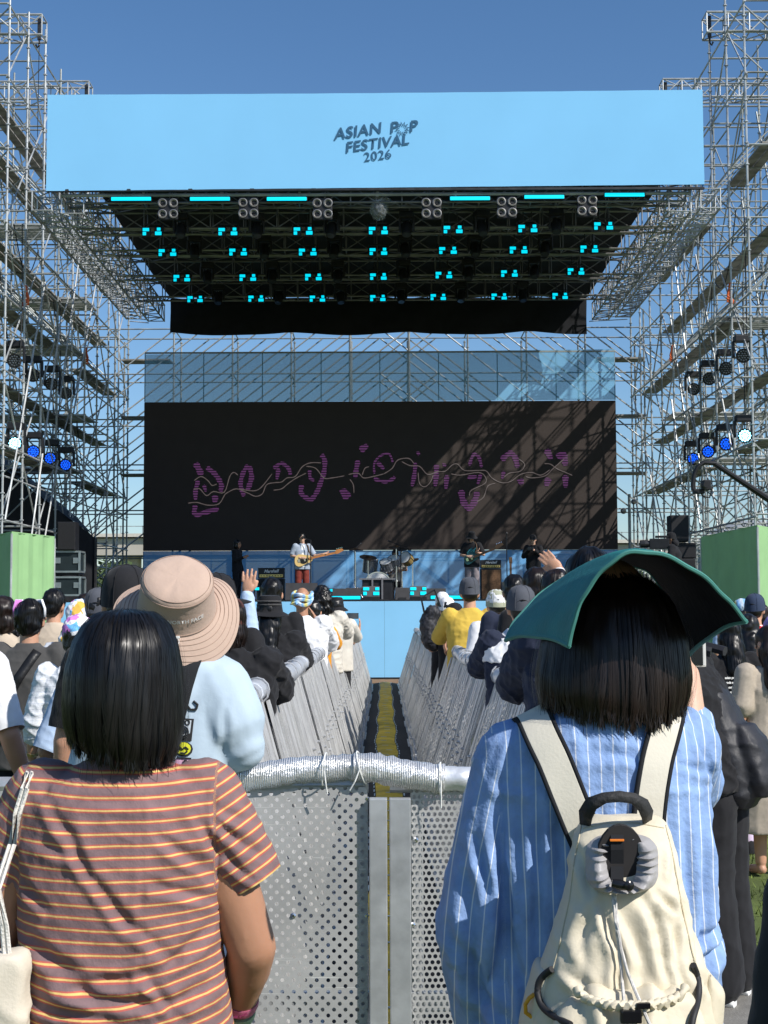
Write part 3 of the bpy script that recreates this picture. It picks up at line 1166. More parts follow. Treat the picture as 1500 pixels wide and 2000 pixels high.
for y in (46.38, 48.06):
    m = MB(X0)
    for k in range(len(xs) - 1):
        left = k < 5.5
        for l in range(7):
            a, c2 = (0.5 + 1.5 * l, 2.0 + 1.5 * l)
            if y > 47 and rng.random() < 0.3:
                continue
            if left:
                m.tube((xs[k], y, a), (xs[k + 1], y, c2), 0.027, 5)
            else:
                m.tube((xs[k], y, c2), (xs[k + 1], y, a), 0.027, 5)
            if l > 3:
                xm = (xs[k] + xs[k + 1]) / 2
                m.tube((xm, y + .05, a), (xm + (1.9 if left else -1.9), y + .05, c2), 0.025, 5)
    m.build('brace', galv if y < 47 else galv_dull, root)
for zl in (10.0, 8.1, 6.2):
    for sx_ in (-1, 1):
        m = MB(X0)
        xa = 7.2 * sx_
        for k in range(3):
            m.box((xa + sx_ * 0.65, 46.5 + 0.25 * k, zl), (1.6, 0.23, 0.05))
        m.build('plank', plank, root)

# ------------------------------------------------------------------ lamps on the towers
def tower_lamp(px, py, y, lit, side, label, group):
    root = empty('wash_light', P(px, py, y), label=label, cat='stage light', group=group)
    aim = Vector((-side * 0.25, -1, -0.16)).normalized()
    MB().bbox((0, 0.12, 0.42), (0.36, 0.28, 0.15), 0.02).build('base', black, root)
    m = MB()
    for s in (-1, 1):
        m.bbox((s * 0.2, 0.12, 0.17), (0.05, 0.13, 0.40), 0.02)
    m.build('yoke', black, root)
    m = MB()
    m.lathe((0, 0, 0), [(0.0, -0.32), (0.10, -0.30), (0.15, -0.18), (0.17, -0.02), (0.17, 0.02), (0.155, 0.02), (0.15, 0.0), (0, 0.0)], 18, axis=aim)
    m.build('head', black, root, True)
    q = aim.to_track_quat('Z', 'Y')
    m = MB()
    pts = [(0, 0)] + [(0.055 * math.cos(a * math.pi / 3), 0.055 * math.sin(a * math.pi / 3)) for a in range(6)] + [(0.112 * math.cos(a * math.pi / 6), 0.112 * math.sin(a * math.pi / 6)) for a in range(12)]
    for a, b2 in pts:
        m.lathe(q @ Vector((a, b2, 0.012)), [(0.0, 0.012), (0.020, 0.008), (0.025, 0.0)], 8, axis=aim)
    m.build('lens', white_led if lit == 2 else (blue_led if lit else glass_lens), root)
    return root


for k, (px, py, y, lit) in enumerate([(29, 866, 33.2, 2), (65, 882, 35.0, 1), (98, 895, 36.9, 1), (128, 908, 38.7, 1)]):
    tower_lamp(px, py, y, lit, -1, ('dazzling blue white lamp on the left tower', 'blue lamp on the left tower next to the dazzling one', 'third blue lamp along the left tower walkway', 'last blue lamp on the left tower, farthest from the dazzling one')[k], 'lit lamps on the left tower')
for k, (px, py, y, lit) in enumerate([(1455, 851, 32.7, 2), (1418, 867, 34.6, 1), (1383, 882, 36.4, 1), (1354, 896, 38.2, 1)]):
    tower_lamp(px, py, y, lit, 1, ('dazzling blue white lamp on the right tower', 'blue lamp on the right tower next to the dazzling one', 'third blue lamp along the right tower walkway', 'last blue lamp on the right tower, farthest from the dazzling one')[k], 'lit lamps on the right tower')
for k, (px, py, y) in enumerate([(28, 705, 33.2), (64, 733, 35.0), (100, 750, 36.9), (128, 768, 38.7)]):
    tower_lamp(px, py, y, 0, -1, 'unlit black lamp hanging under the upper walkway of the left tower', 'unlit lamps on the left tower')
for k, (px, py, y) in enumerate([(1452, 695, 32.7), (1418, 720, 34.6), (1385, 740, 36.4), (1355, 760, 38.2)]):
    tower_lamp(px, py, y, 0, 1, 'unlit black lamp hanging under the upper walkway of the right tower', 'unlit lamps on the right tower')

# ------------------------------------------------------------------ green boxes, tent, cases, speakers at the stage sides
def green_box(name, pts, ytop, label, zbase=0.0):
    """pts: plan corners (x, y)"""
    root = empty(name, (pts[0][0], pts[0][1], 0), label=label, cat='covered booth')
    o = Vector((pts[0][0], pts[0][1], 0))
    n = len(pts)
    for i in range(n):
        a, b2 = Vector((*pts[i], 0)), Vector((*pts[(i + 1) % n], 0))
        G = []
        for k in range(25):
            p = a.lerp(b2, k / 24)
            nrm = (b2 - a).normalized().cross(Vector((0, 0, 1)))
            G.append([p + nrm * (0.022 * math.sin(k * 0.9) + 0.014 * math.sin(k * 2.3 + 1)) * (1 if 0 < k < 24 else 0) + Vector((0, 0, zbase + (ytop - zbase) * q / 8)) - o for q in range(9)])
        MB().sheet(G).build('cover', green_cloth, root, True)
    MB().prism([Vector((*p, ytop)) - o for p in pts], (0, 0, 0.02)).build('lid', green_cloth, root)
    m = MB()
    for p in pts:
        m.tube(Vector((*p, 0)) - o + Vector((0, 0, 0)), Vector((*p, ytop - .02)) - o, 0.02)
    m.build('frame', galv, root)
    return root


def xy(px, y):
    return (P(px, 1100, y).x, y)


a, b2 = xy(22, 25.5), xy(106, 27.2)
zl = P(22, 1040, 25.5).z
green_box('covered_booth', [xy(-60, 28.5), a, b2, xy(75, 32)], zl, 'left booth wrapped in pale green tarpaulin under the scaffold')
zr = P(1480, 1030, 25.0).z
green_box('covered_booth', [xy(1370, 28.4), xy(1481, 24.6), xy(1600, 29.0), xy(1480, 33)], zr, 'right booth wrapped in green tarpaulin in front of the scaffold')

t = empty('tent', (-9.6, 39, 0), label='black event tent with a sloping roof behind the left scaffold tower', cat='tent')
X0 = Matrix.Translation((9.6, -39, 0))
e0, e1 = P(-40, 880, 37), P(187, 1052, 37.5)
r0, r1 = P(-40, 850, 44), P(150, 1010, 44)
navy_tarp = M('dark blue tarpaulin', (0.016, 0.024, 0.045), 0.6, var=0.25, vscale=2, bump=0.2, bscale=5)
m = MB(X0)
m.sheet([[e0.lerp(e1, k / 12) + Vector((0, 0, -0.05 * math.sin(k))) for k in range(13)], [r0.lerp(r1, k / 12) for k in range(13)]])
m.build('roof', navy_tarp, t, True)
m = MB(X0)
pt = [Vector((e0.x, 37.05, 0)), Vector((e1.x, 37.55, 0)), e1 + Vector((0, 0.03, 0)), e0 + Vector((0, 0.05, 0))]
m.sheet([[pt[0].lerp(pt[1], k / 20) + Vector((0, .04 * math.sin(k * 1.3), 0)) for k in range(21)], [pt[3].lerp(pt[2], k / 20) + Vector((0, .04 * math.sin(k * 1.3), 0)) for k in range(21)]])
m.build('wall', black_cloth, t, True)
m = MB(X0)
m.sheet([[Vector((e1.x - .02, 37.6, 0)), Vector((r1.x, 44, 0))], [e1 + Vector((-.02, .05, -.03)), r1 + Vector((0, 0, -.03))]])
m.build('wall', black_cloth, t)
m = MB(X0)
for p in (e1, r1):
    m.tube((p.x, p.y, 0), p, 0.04)
m.build('pole', dark_metal, t)

case_blue = M('flight case panel', (0.012, 0.02, 0.022), 0.5, var=0.2)
case_edge = M('flight case edging', (0.30, 0.34, 0.34), 0.4, 0.6)


def flight_case(px0, px1, py0, py1, y, label):
    c1, c2 = P(px0, py0, y), P(px1, py1, y)
    w_, h_ = c2.x - c1.x, c1.z - c2.z
    root = empty('flight_case', ((c1.x + c2.x) / 2, y, c2.z), label=label, cat='flight case', group='flight cases stacked by the left tent')
    MB().box((0, 0.3, h_ / 2), (w_ - 0.02, 0.58, h_ - .02)).build('shell', case_blue, root)
    m = MB()
    for s in (-1, 1):
        for zc in (0.02, h_ - 0.02):
            m.box((0, 0.3 + s * 0.3, zc), (w_, 0.05, 0.045))
            m.box((s * w_ / 2, 0.3, zc), (0.045, 0.56, 0.045))
        for s2 in (-1, 1):
            m.box((s * (w_ / 2), 0.3 + s2 * 0.3, h_ / 2), (0.05, 0.05, h_ - 0.09))
    m.build('edging', case_edge, root)
    for xh in (-0.24, 0.24):
        m = MB()
        m.bbox((xh * w_ * 1.6, -0.005, h_ * 0.55), (0.17, 0.02, 0.14), 0.006)
        m.build('handle', case_edge, root)
    return root


def top_z(o, h):
    return o.location.z + h


fc1 = flight_case(107, 156, 1126, 1164, 35.4, 'lower black flight case with silver edges beside the green booth')
fc2 = flight_case(106, 155, 1076, 1118, 35.4, 'upper black flight case with silver edges under the black speaker')
m = empty('caster_board', (fc2.location.x, 35.7, P(130, 1126, 35.4).z), label='black wheeled board between the two flight cases', cat='caster board')
hh = P(130, 1118, 35.4).z - P(130, 1126, 35.4).z
MB().box((0, 0, hh * 0.75), (0.62, 0.55, hh * 0.48)).build('board', black, m)
mm = MB()
for sx_ in (-.25, .25):
    for sy_ in (-.2, .2):
        mm.lathe((sx_ - .02, sy_, hh * .27), [(0.0, 0), (hh * .26, 0), (hh * .26, .04), (0, .04)], 10, axis=(1, 0, 0))
mm.build('wheel', rubber, m)


def speaker(px0, px1, py0, py1, y, label, depth=0.45, group=None):
    c1, c2 = P(px0, py0, y), P(px1, py1, y)
    w_, h_ = c2.x - c1.x, c1.z - c2.z
    root = empty('loudspeaker', ((c1.x + c2.x) / 2, y, c2.z), label=label, cat='loudspeaker', group=group)
    MB().bbox((0, depth / 2, h_ / 2), (w_, depth, h_), 0.02).build('cabinet', black, root)
    MB().bbox((0, -0.008, h_ / 2), (w_ * 0.9, 0.02, h_ * 0.92), 0.006).build('grille', M('speaker grille', (0.018, 0.018, 0.02), 0.7, 0.3, var=0.3, vscale=80), root)
    return root


speaker(112, 147, 1019, 1075, 35.3, 'tall black loudspeaker standing on the left flight cases')
speaker(1309, 1346, 1006, 1058, 33.5, 'black loudspeaker on top of the right speaker stack')
speaker(1312, 1360, 1060, 1090, 33.6, 'wide black loudspeaker in the middle of the right stack')
speaker(1312, 1360, 1091, 1165, 33.6, 'tall black loudspeaker at the bottom of the right stack')
# riser and support the right stack stands on
z0 = P(1336, 1165, 33.6).z
t = empty('riser', (P(1336, 1100, 33.9).x, 33.9, 0), label='black riser carrying the right speaker stack', cat='riser')
MB().box((0, 0, z0 - 0.03), (0.9, 0.9, 0.06)).build('deck', black, t)
m = MB()
for sx_ in (-.4, .4):
    for sy_ in (-.4, .4):
        m.tube((sx_, sy_, 0), (sx_, sy_, z0 - .06), 0.03)
m.build('leg', dark_metal, t)

# ------------------------------------------------------------------ camera crane on the right
t = empty('camera_crane', (P(1520, 1000, 21).x, 21, 0), label='black camera crane arm rising over the right booth with a camera hanging from its tip', cat='camera crane')
X0 = Matrix.Translation((-t.location.x, -21, 0))
tip, tail = P(1396, 905, 21), P(1640, 1065, 21)
m = MB(X0)
for k in range(2):
    o = Vector((0, 0.06 * k, 0))
    m.path([tip + o, tip.lerp(tail, 0.4) + o, tail + o], [0.03, 0.045, 0.06], 8)
for k in range(14):
    p = tip.lerp(tail, k / 13)
    m.tube(p, p + Vector((0, 0.07, 0.03)), 0.03)
m.build('arm', black, t)
m = MB(X0)
m.path([P(x, y, 21) for x, y in ((1398, 905), (1375, 903), (1362, 912), (1356, 926), (1353, 945), (1354, 958))], 0.033, 8)
m.build('gooseneck', black, t, True)
m = MB(X0)
m.bbox(P(1364, 960, 21), (0.16, 0.12, 0.07), 0.01)
m.bbox(P(1379, 948, 21), (0.11, 0.22, 0.15), 0.015)
m.lathe(P(1376, 948, 20.85), [(0.0, 0), (0.05, 0), (0.045, 0.14), (0, .14)], 12, axis=(0, -1, 0))
m.path([P(x, y, 21) for x, y in ((1384, 944), (1390, 955), (1386, 972), (1374, 970), (1368, 962))], 0.012, 6)
m.build('camera', black, t)
m = MB(X0)
base = Vector((tail.x, 21.03, 0))
m.tube(base, tail, 0.07)
for k in range(3):
    a = k * 2.1
    m.tube(base + Vector((0.7 * math.cos(a), 0.7 * math.sin(a), 0.02)), base + Vector((0, 0, 1.0)), 0.04)
m.build('tripod', black, t)

# small round work lamps on a pole by the right tower
t = empty('work_light', (P(1230, 1100, 44).x, 44, 0), label='two round lamps on a thin pole right of the video screen', cat='work light')
X0 = Matrix.Translation((-t.location.x, -44, 0))
m = MB(X0)
m.tube((t.location.x, 44, 1.0), P(1229, 965, 44), 0.05)
m.build('pole', galv_dull, t)
for px, py, r in ((1218, 998, 0.09), (1238, 980, 0.08)):
    m = MB(X0)
    m.lathe(P(px, py, 43.8), [(0.02, -0.1), (r, -0.04), (r * 1.05, 0.0), (r * .7, 0.05), (0, 0.06)], 14, axis=(0.3, -1, 0))
    m.build('lamp', reflector, t, True)

# ------------------------------------------------------------------ far background
def viaduct(px0, px1, py0, py1, y, label):
    a, b2 = P(px0, py0, y), P(px1, py1, y)
    root = empty('viaduct', ((a.x + b2.x) / 2, y, 0), label=label, cat='viaduct')
    w_ = b2.x - a.x
    h_ = a.z - b2.z
    zc = (a.z + b2.z) / 2
    MB().box((0, 3, zc - 0.1 * h_), (w_, 6, h_ * 0.8)).build('girder', concrete, root)
    MB().box((0, 3, a.z - h_ * 0.06), (w_ + .3, 7, h_ * 0.16)).build('parapet', M('pale concrete', (0.55, 0.52, 0.46), 0.9, var=0.1), root)
    for k in range(max(2, int(w_ / 9))):
        x = -w_ / 2 + w_ * (k + 0.5) / max(2, int(w_ / 9))
        MB().box((x, 3, (b2.z + 0.1 * h_) / 2), (1.6, 2.2, b2.z + 0.2 * h_)).build('pier', concrete, root)
    m = MB()
    m.box((0, -.4, a.z + 0.7), (w_, 0.06, 0.06))
    for k in range(int(w_ / 2)):
        m.box((-w_ / 2 + k * 2, -.4, a.z + 0.4), (0.06, 0.06, 0.7))
    m.build('railing', galv_dull, root)


viaduct(-700, 560, 1047, 1083, 130, 'beige concrete viaduct far behind the left scaffold')
viaduct(1000, 2300, 1056, 1092, 130, 'grey beige concrete viaduct far behind the right scaffold')
t = empty('marquee', (P(1470, 1050, 70).x, 70, 0), label='pale grey marquee roof showing above the right booth', cat='marquee')
mm = MB()
zt = P(1470, 1016, 70).z
mm.lathe((0, 0, 0), [(3.4, 0), (3.4, zt - 1.5), (2.2, zt - 0.6), (1.0, zt - 0.1), (0.05, zt)], 20)
mm.build('roof', M('grey marquee cloth', (0.30, 0.32, 0.34), 0.7), t, True)

leaf_mat = M('tree leaves', (0.055, 0.085, 0.03), 0.8, var=0.5, vscale=0.6)
trunk_mat = M('tree trunk', (0.09, 0.06, 0.04), 0.9)


def far_tree(px, top, y, w_, seed, label):
    rng = random.Random(seed)
    x = P(px, 1100, y).x
    h = P(px, top, y).z
    root = empty('tree', (x, y, 0), label=label, cat='tree', group='small trees under the viaduct')
    m = MB()
    m.path([(0, 0, 0), (0.1, 0, h * .4), (0, 0, h * .75)], [0.18, 0.14, 0.05])
    for k in range(5):
        a = k * 1.3
        m.path([(0.05, 0, h * (.3 + .08 * k)), (w_ * .3 * math.cos(a), w_ * .3 * math.sin(a), h * (.5 + .08 * k))], [0.07, 0.03])
    m.build('trunk', trunk_mat, root)
    m = MB()
    cl = [Vector((rng.gauss(0, w_ * .28), rng.gauss(0, w_ * .28), h * rng.uniform(.35, .92))) for _ in range(22)]
    for c in cl:
        for _ in range(60):
            p = c + Vector((rng.gauss(0, .4), rng.gauss(0, .4), rng.gauss(0, .35)))
            s = rng.uniform(0.1, 0.24)
            d1 = Vector((rng.uniform(-1, 1), rng.uniform(-1, 1), rng.uniform(-1, 1))).normalized() * s
            d2 = Vector((rng.uniform(-1, 1), rng.uniform(-1, 1), rng.uniform(-1, 1))).normalized() * s
            m.add([p - d1, p + d2, p + d1, p - d2], [(0, 1, 2, 3)])
    m.build('crown', leaf_mat, root)


for k, (px, top) in enumerate([(196, 1098), (226, 1104), (262, 1092), (1222, 1110), (1262, 1104), (-40, 1100)]):
    far_tree(px, top, 100 + 4 * k, 4.5, k, ('small green tree left of the left concrete pier', 'low green tree below the left viaduct', 'taller green tree just left of the video screen', 'low green tree right of the video screen', 'small green tree beneath the right viaduct', 'green tree far behind the left booth')[k])

# ------------------------------------------------------------------ crowd barriers
perf_fine = perforated('perforated sheet fine', 0.036, 0.010, (0.44, 0.445, 0.45), ('Y', 'Z'))
RZ = 1.225


def barrier_section(sx, slat_w, n, label, group, seed):
    rng = random.Random(seed)
    root = empty('crowd_barrier', (0, 0, 0), 0, label, 'barrier', group)
    run = 0.35 if sx > 0 else -0.39
    MB().sheet([[Vector((0, 0.005, 0.03)), Vector((0, 0.995, 0.03))], [Vector((0, 0.005, RZ)), Vector((0, 0.995, RZ))]]).build('upright_sheet', perf_fine, root)
    a, b2 = Vector((sx * 0.035, 0, RZ - 0.055)), Vector((run, 0, 0.03))
    d = (b2 - a).normalized()
    nrm = Vector((-d.z, 0, d.x)) * (1 if sx < 0 else -1)
    if nrm.z < 0:
        nrm = -nrm
    MB().sheet([[a - nrm * 0.02 + Vector((0, 0.01, 0)), a - nrm * 0.02 + Vector((0, 0.99, 0))], [b2 - nrm * 0.02 + Vector((0, 0.01, 0)), b2 - nrm * 0.02 + Vector((0, 0.99, 0))]]).build('sloping_sheet', perf_fine, root)
    m, bolts = MB(), MB()
    for k in range(n):
        y = (k + 0.5) / n
        tw = rng.uniform(-0.10, 0.10)
        q = Vector((0, 1, 0)) * math.cos(tw) + nrm * math.sin(tw)
        t2 = d.cross(q).normalized()
        w_ = slat_w * rng.uniform(0.8, 1.15)
        off = nrm * rng.uniform(0.0, 0.006)
        sh = rng.uniform(-.02, .02)
        vs = []
        for e in (a + off + Vector((0, y - sh, 0)), b2 + off + Vector((0, y + sh, 0))):
            vs += [e - q * w_ / 2 - t2 * .006, e + q * w_ / 2 - t2 * .006, e + q * w_ / 2 + t2 * .006, e - q * w_ / 2 + t2 * .006]
        m.add(vs, [(0, 1, 5, 4), (1, 2, 6, 5), (2, 3, 7, 6), (3, 0, 4, 7), (0, 3, 2, 1), (4, 5, 6, 7)])
        for f in ((0.40 + 0.05 * (k % 3), 0.93) if k % 2 else (0.93,)):
            c = a.lerp(b2, f) + nrm * 0.022 + Vector((0, y, 0))
            bolts.lathe(c, [(0.010, -0.012), (0.010, 0.004), (0.006, 0.008), (0, 0.008)], 7, axis=nrm)
    m.build('slat', alu_slat, root)
    bolts.build('bolt', alu, root)
    MB().box((run / 2, 0.5, 0.018), (abs(run) + 0.06, 0.98, 0.02)).build('foot_plate', alu, root)
    MB().tube((0, 0.004, RZ), (0, 0.996, RZ), 0.024, 8).build('top_rail', alu, root)
    m = MB()
    for y in (0.02, 0.98):
        m.tube((0.0, y, 0.03), (0.0, y, RZ), 0.02, 6)
    m.build('post', alu, root)
    return root


for sx, x0, y0, w_, n, side in ((1, -0.63, 4.05, 0.066, 11, 'left'), (-1, 0.71, 4.05, 0.048, 12, 'right')):
    protos = [barrier_section(sx, w_, n, 'slatted aluminium crowd barrier section lining the %s side of the alley' % side, 'barrier sections on the %s side of the alley' % side, q * 7 + sx) for q in range(3)]
    for i in range(28):
        o = protos[i] if i < 3 else copy_tree(protos[i % 3])
        o.location = (x0 + 0.012 * math.sin(i * 2.3), y0 + i * 1.002, 0)

foil = M('foil tape', (0.80, 0.80, 0.80), 0.30, 0.62, var=0.12, vscale=12)
nt, b = nodes_of(foil)
tc = nt.nodes.new('ShaderNodeTexCoord')
w1 = nt.nodes.new('ShaderNodeTexWave')
w1.bands_direction = 'X'
w1.inputs['Scale'].default_value = 55
w1.inputs['Distortion'].default_value = 2.5
w2 = nt.nodes.new('ShaderNodeTexNoise')
w2.inputs['Scale'].default_value = 70
w2.inputs['Detail'].default_value = 5
for q in (w1, w2):
    nt.links.new(tc.outputs['Object'], q.inputs['Vector'])
bp = nt.nodes.new('ShaderNodeBump')
bp.inputs['Strength'].default_value = 0.9
bp.inputs['Distance'].default_value = 0.006
nt.links.new(mnode(nt, 'ADD', mnode(nt, 'MULTIPLY', w1.outputs['Fac'], 0.45), mnode(nt, 'MULTIPLY', w2.outputs[0], 1.0)), bp.inputs['Height'])
nt.links.new(bp.outputs[0], b.inputs['Normal'])
silver_tape = M('silver tape', (0.72, 0.74, 0.77), 0.38, 0.5, var=0.15, vscale=6, bump=0.5, bscale=22)


def tubepad(name, pts, r, mat, parent, n=16, seed=1, amp=0.004, close=True):
    pts = [Vector(p) for p in pts]
    m = MB()
    L = []
    for i, p in enumerate(pts):
        t = (pts[min(i + 1, len(pts) - 1)] - pts[max(i - 1, 0)]).normalized()
        s = t.cross(Vector((0, 0, 1))).normalized()
        u = s.cross(t)
        ring = []
        for k in range(n):
            a = 2 * math.pi * k / n
            rr = r + amp * nz(i * 0.35 + seed, math.cos(a) * 1.3, math.sin(a) * 1.3) + amp * 0.6 * nz(i * 1.1, a, seed)
            ring.append(p + (s * math.cos(a) + u * math.sin(a)) * rr)
        L.append(ring)
    m.ring_loft(L)
    return m.build(name, mat, parent, True)


# front barrier that faces the camera
YF = 3.62
fb = empty('crowd_barrier', (0, YF, 0), 0, 'scratched perforated aluminium crowd barrier closing the near end of the alley', 'barrier')
pl = perforated('perforated sheet wide', 22 * YF / FPX, 0.0049, (0.49, 0.485, 0.475), ('X', 'Z'))
pr = perforated('perforated sheet dense', 11.2 * YF / FPX, 0.0052, (0.48, 0.475, 0.465), ('X', 'Z'), pitch_v=22.4 * YF / FPX)
sheetw = lambda a, b2, zt, nx=10: [[Vector((a + (b2 - a) * i / nx, 0.004 * math.sin(i * 1.1), zc)) for i in range(nx + 1)] for zc in (0.05, 0.4, 0.8, zt)]
MB().sheet(sheetw(-1.25, -0.045, 1.165)).build('perforated_panel', pl, fb, True)
MB().sheet(sheetw(0.066, 0.82, 1.165)).build('perforated_panel', pr, fb, True)
for a, b2 in ((-0.040, 0.005), (0.0105, 0.064)):
    m = MB()
    m.bbox(((a + b2) / 2, -0.014, 0.58), (b2 - a, 0.03, 1.12), 0.003)
    m.build('post', alu, fb)
m = MB()
for a, b2 in ((-1.26, -0.042), (0.012, 0.83)):
    m.tube((a, 0.02, 1.17), (b2, 0.02, 1.17), 0.022, 10)
    m.bbox(((a + b2) / 2, 0.03, 0.63), (b2 - a, 0.03, 0.05), 0.004)
    m.bbox(((a + b2) / 2, 0.02, 0.05), (b2 - a, 0.05, 0.06), 0.004)
m.build('rail', alu, fb)
m = MB()
for px, py in ((715, 1788), (806, 1806), (573, 1788), (812, 1640), (716, 1560)):
    p = P(px, py, YF) - Vector((0, YF, 0))
    m.lathe(p + Vector((0, 0.004, 0)), [(0.007, 0), (0.007, 0.006), (0.003, 0.009), (0, .009)], 8, axis=(0, -1, 0))
m.build('bolt', chrome, fb)
m = MB()
for x in (-1.2, -0.06, 0.08, 0.80):
    m.tube((x, 0.03, 0.05), (x, 0.03, 1.16), 0.016, 6)
    m.box((x, 0.45, 0.02), (0.05, 0.9, 0.03))
    m.tube((x, 0.03, 1.0), (x, 0.8, 0.04), 0.015, 6)
m.build('brace', alu, fb)

pd = empty('rail_padding', (0, YF, 1.2), 0, 'crinkled silver foil padding zip tied along the top of the near barrier', 'rail padding')
loc = lambda px, py, dy=0.0: P(px, py, YF + dy) - Vector((0, YF, 1.2))
seg1 = [(300, 1536), (380, 1532), (440, 1524), (500, 1516), (560, 1508), (620, 1502), (680, 1500), (712, 1499)]
seg2 = [(690, 1498), (730, 1500), (770, 1507), (810, 1515), (850, 1520), (868, 1521)]
seg3 = [(856, 1520), (900, 1522), (960, 1524), (1050, 1526), (1180, 1528), (1370, 1528)]


def dense(ps, k=6):
    out = []
    for i in range(len(ps) - 1):
        for j in range(k):
            t = j / k
            out.append((ps[i][0] * (1 - t) + ps[i + 1][0] * t, ps[i][1] * (1 - t) + ps[i + 1][1] * t))
    return out + [ps[-1]]


tubepad('foam_tube', [loc(*p, 0.005) for p in dense(seg1)], 0.034, foil, pd, seed=3, amp=0.006)
tubepad('foam_tube', [loc(*p, -0.002) for p in dense(seg2)], 0.0365, foil, pd, seed=9, amp=0.006)
tubepad('foam_tube', [loc(*p, 0.004) for p in dense(seg3)], 0.032, silver_tape, pd, seed=14, amp=0.003)
zip_mat = M('white zip tie', (0.75, 0.75, 0.72), 0.4, var=0.05)
for px, py, tail, lean_ in ((634, 1502, 44, 4), (706, 1499, 40, -13), (860, 1521, 52, 0)):
    m = MB()
    c = loc(px, py, 0)
    m.path([c + Vector((0.004 * math.cos(a) + lean_ * .0009 * math.sin(a), 0.0405 * math.cos(a), 0.0405 * math.sin(a))) for a in [k * math.pi / 10 for k in range(21)]], 0.0022, 5)
    m.path([c + Vector((lean_ * 0.0003, -0.040, 0.0)), c + Vector((lean_ * 0.0012, -0.044, -0.03)), c + Vector((lean_ * 0.0022, -0.04, -tail * YF / FPX))], 0.0019, 5)
    m.build('zip_tie', zip_mat, pd)
for x0, side in ((-0.63, 'left'), (0.71, 'right')):
    rp = empty('rail_padding', (x0, 4.0, RZ), 0, 'silver taped padding along the top rail of the %s alley barriers' % side, 'rail padding')
    y = 0.05
    k = 0
    while y < 27.6:
        ln = 0.93
        pts = [Vector((0.01 * math.sin((y + t * ln) * 1.3), y + ln * t, 0.012 * math.sin((y + ln * t) * 2.1))) for t in [q / 10 for q in range(11)]]
        tubepad('foam_tube', pts, 0.054 + 0.004 * (k % 2), silver_tape, rp, 12, seed=k * 3 + x0, amp=0.007)
        y += 0.92
        k += 1
    m = MB()
    for q in range(50):
        yy = 0.3 + q * 0.55
        m.path([Vector((0.062 * math.cos(a) , yy + 0.02 * math.sin(a * 1.0 + q), 0.062 * math.sin(a))) for a in [kk * math.pi / 6 for kk in range(13)]], 0.006, 4)
    m.build('tie', M('grey tie', (0.35, 0.36, 0.38), 0.5), rp)

# ------------------------------------------------------------------ people
skin_a = M('skin', (0.52, 0.285, 0.185), 0.48, var=0.07, vscale=9, bump=0.04, bscale=90, spec=0.35)
skin_b = M('tanned skin', (0.40, 0.205, 0.125), 0.46, var=0.08, vscale=9, bump=0.05, bscale=90, spec=0.35)
skin_c = M('pale skin', (0.62, 0.38, 0.27), 0.48, var=0.06, vscale=9, bump=0.04, bscale=90)
for q in (skin_a, skin_b, skin_c):
    nodes_of(q)[1].inputs['Subsurface Weight'].default_value = 0.12
    nodes_of(q)[1].inputs['Subsurface Radius'].default_value = (0.02, 0.008, 0.004)
hair_k = M('black hair', (0.007, 0.006, 0.0055), 0.37, var=0.3, vscale=40, spec=0.42, stretch=(1, 1, 0.1))
hair_b = M('dark brown hair', (0.014, 0.008, 0.006), 0.42, var=0.35, vscale=40, spec=0.42, stretch=(1, 1, 0.1))
for q in (hair_k, hair_b):
    nodes_of(q)[1].inputs['Anisotropic'].default_value = 0.5


def cloth(name, rgb, var=0.12, bump=0.10, bscale=60, rough=0.85):
    return M(name, rgb, rough, var=var, vscale=7, bump=bump, bscale=bscale, spec=0.2, sheen=0.08)


c_white = cloth('white cotton', (0.74, 0.74, 0.75), 0.05)
c_cream = cloth('cream cotton', (0.62, 0.58, 0.50), 0.06)
c_beige = cloth('beige cotton', (0.52, 0.43, 0.33), 0.06)
c_black = cloth('black cotton', (0.014, 0.014, 0.016), 0.25)
c_navy = cloth('navy cotton', (0.020, 0.026, 0.050), 0.2)
c_grey = cloth('dark grey cotton', (0.070, 0.068, 0.066), 0.15)
c_yellow = cloth('yellow cotton', (0.62, 0.42, 0.07), 0.08)
c_orange = cloth('orange cotton', (0.72, 0.30, 0.02), 0.08)
c_ltblue = cloth('light blue cotton', (0.43, 0.53, 0.62), 0.05)
c_paleblue = cloth('pale blue cotton', (0.42, 0.54, 0.72), 0.06)
c_rust = cloth('rust red cotton', (0.19, 0.035, 0.025), 0.1)
c_brown = cloth('brown wool', (0.085, 0.030, 0.022), 0.15)
c_silver = cloth('silver grey nylon', (0.50, 0.53, 0.58), 0.1, rough=0.5)
c_denim = cloth('denim', (0.05, 0.075, 0.13), 0.2)
c_blueshirt = cloth('grey blue shirt', (0.33, 0.38, 0.46), 0.1)
c_greycap = cloth('grey cap cloth', (0.075, 0.08, 0.095), 0.15)
c_navycap = cloth('navy cap cloth', (0.03, 0.045, 0.085), 0.15)
c_red = cloth('red cloth', (0.62, 0.02, 0.035), 0.1)
c_tan = cloth('tan canvas', (0.47, 0.345, 0.275), 0.05, 0.12, 90)
c_pinksock = cloth('lilac sock', (0.62, 0.50, 0.66), 0.06)
c_mauve = cloth('mauve cotton', (0.36, 0.28, 0.36), 0.08)
scarf_mat = M('patterned scarf', (0.8, 0.8, 0.8), 0.8, var=0.04)
nt, b = nodes_of(scarf_mat)
tc = nt.nodes.new('ShaderNodeTexCoord')
vo = nt.nodes.new('ShaderNodeTexVoronoi')
vo.inputs['Scale'].default_value = 16
wz = nt.nodes.new('ShaderNodeTexNoise')
wz.inputs['Scale'].default_value = 14
nt.links.new(tc.outputs['Object'], wz.inputs['Vector'])
av = nt.nodes.new('ShaderNodeVectorMath')
av.operation = 'MULTIPLY_ADD'
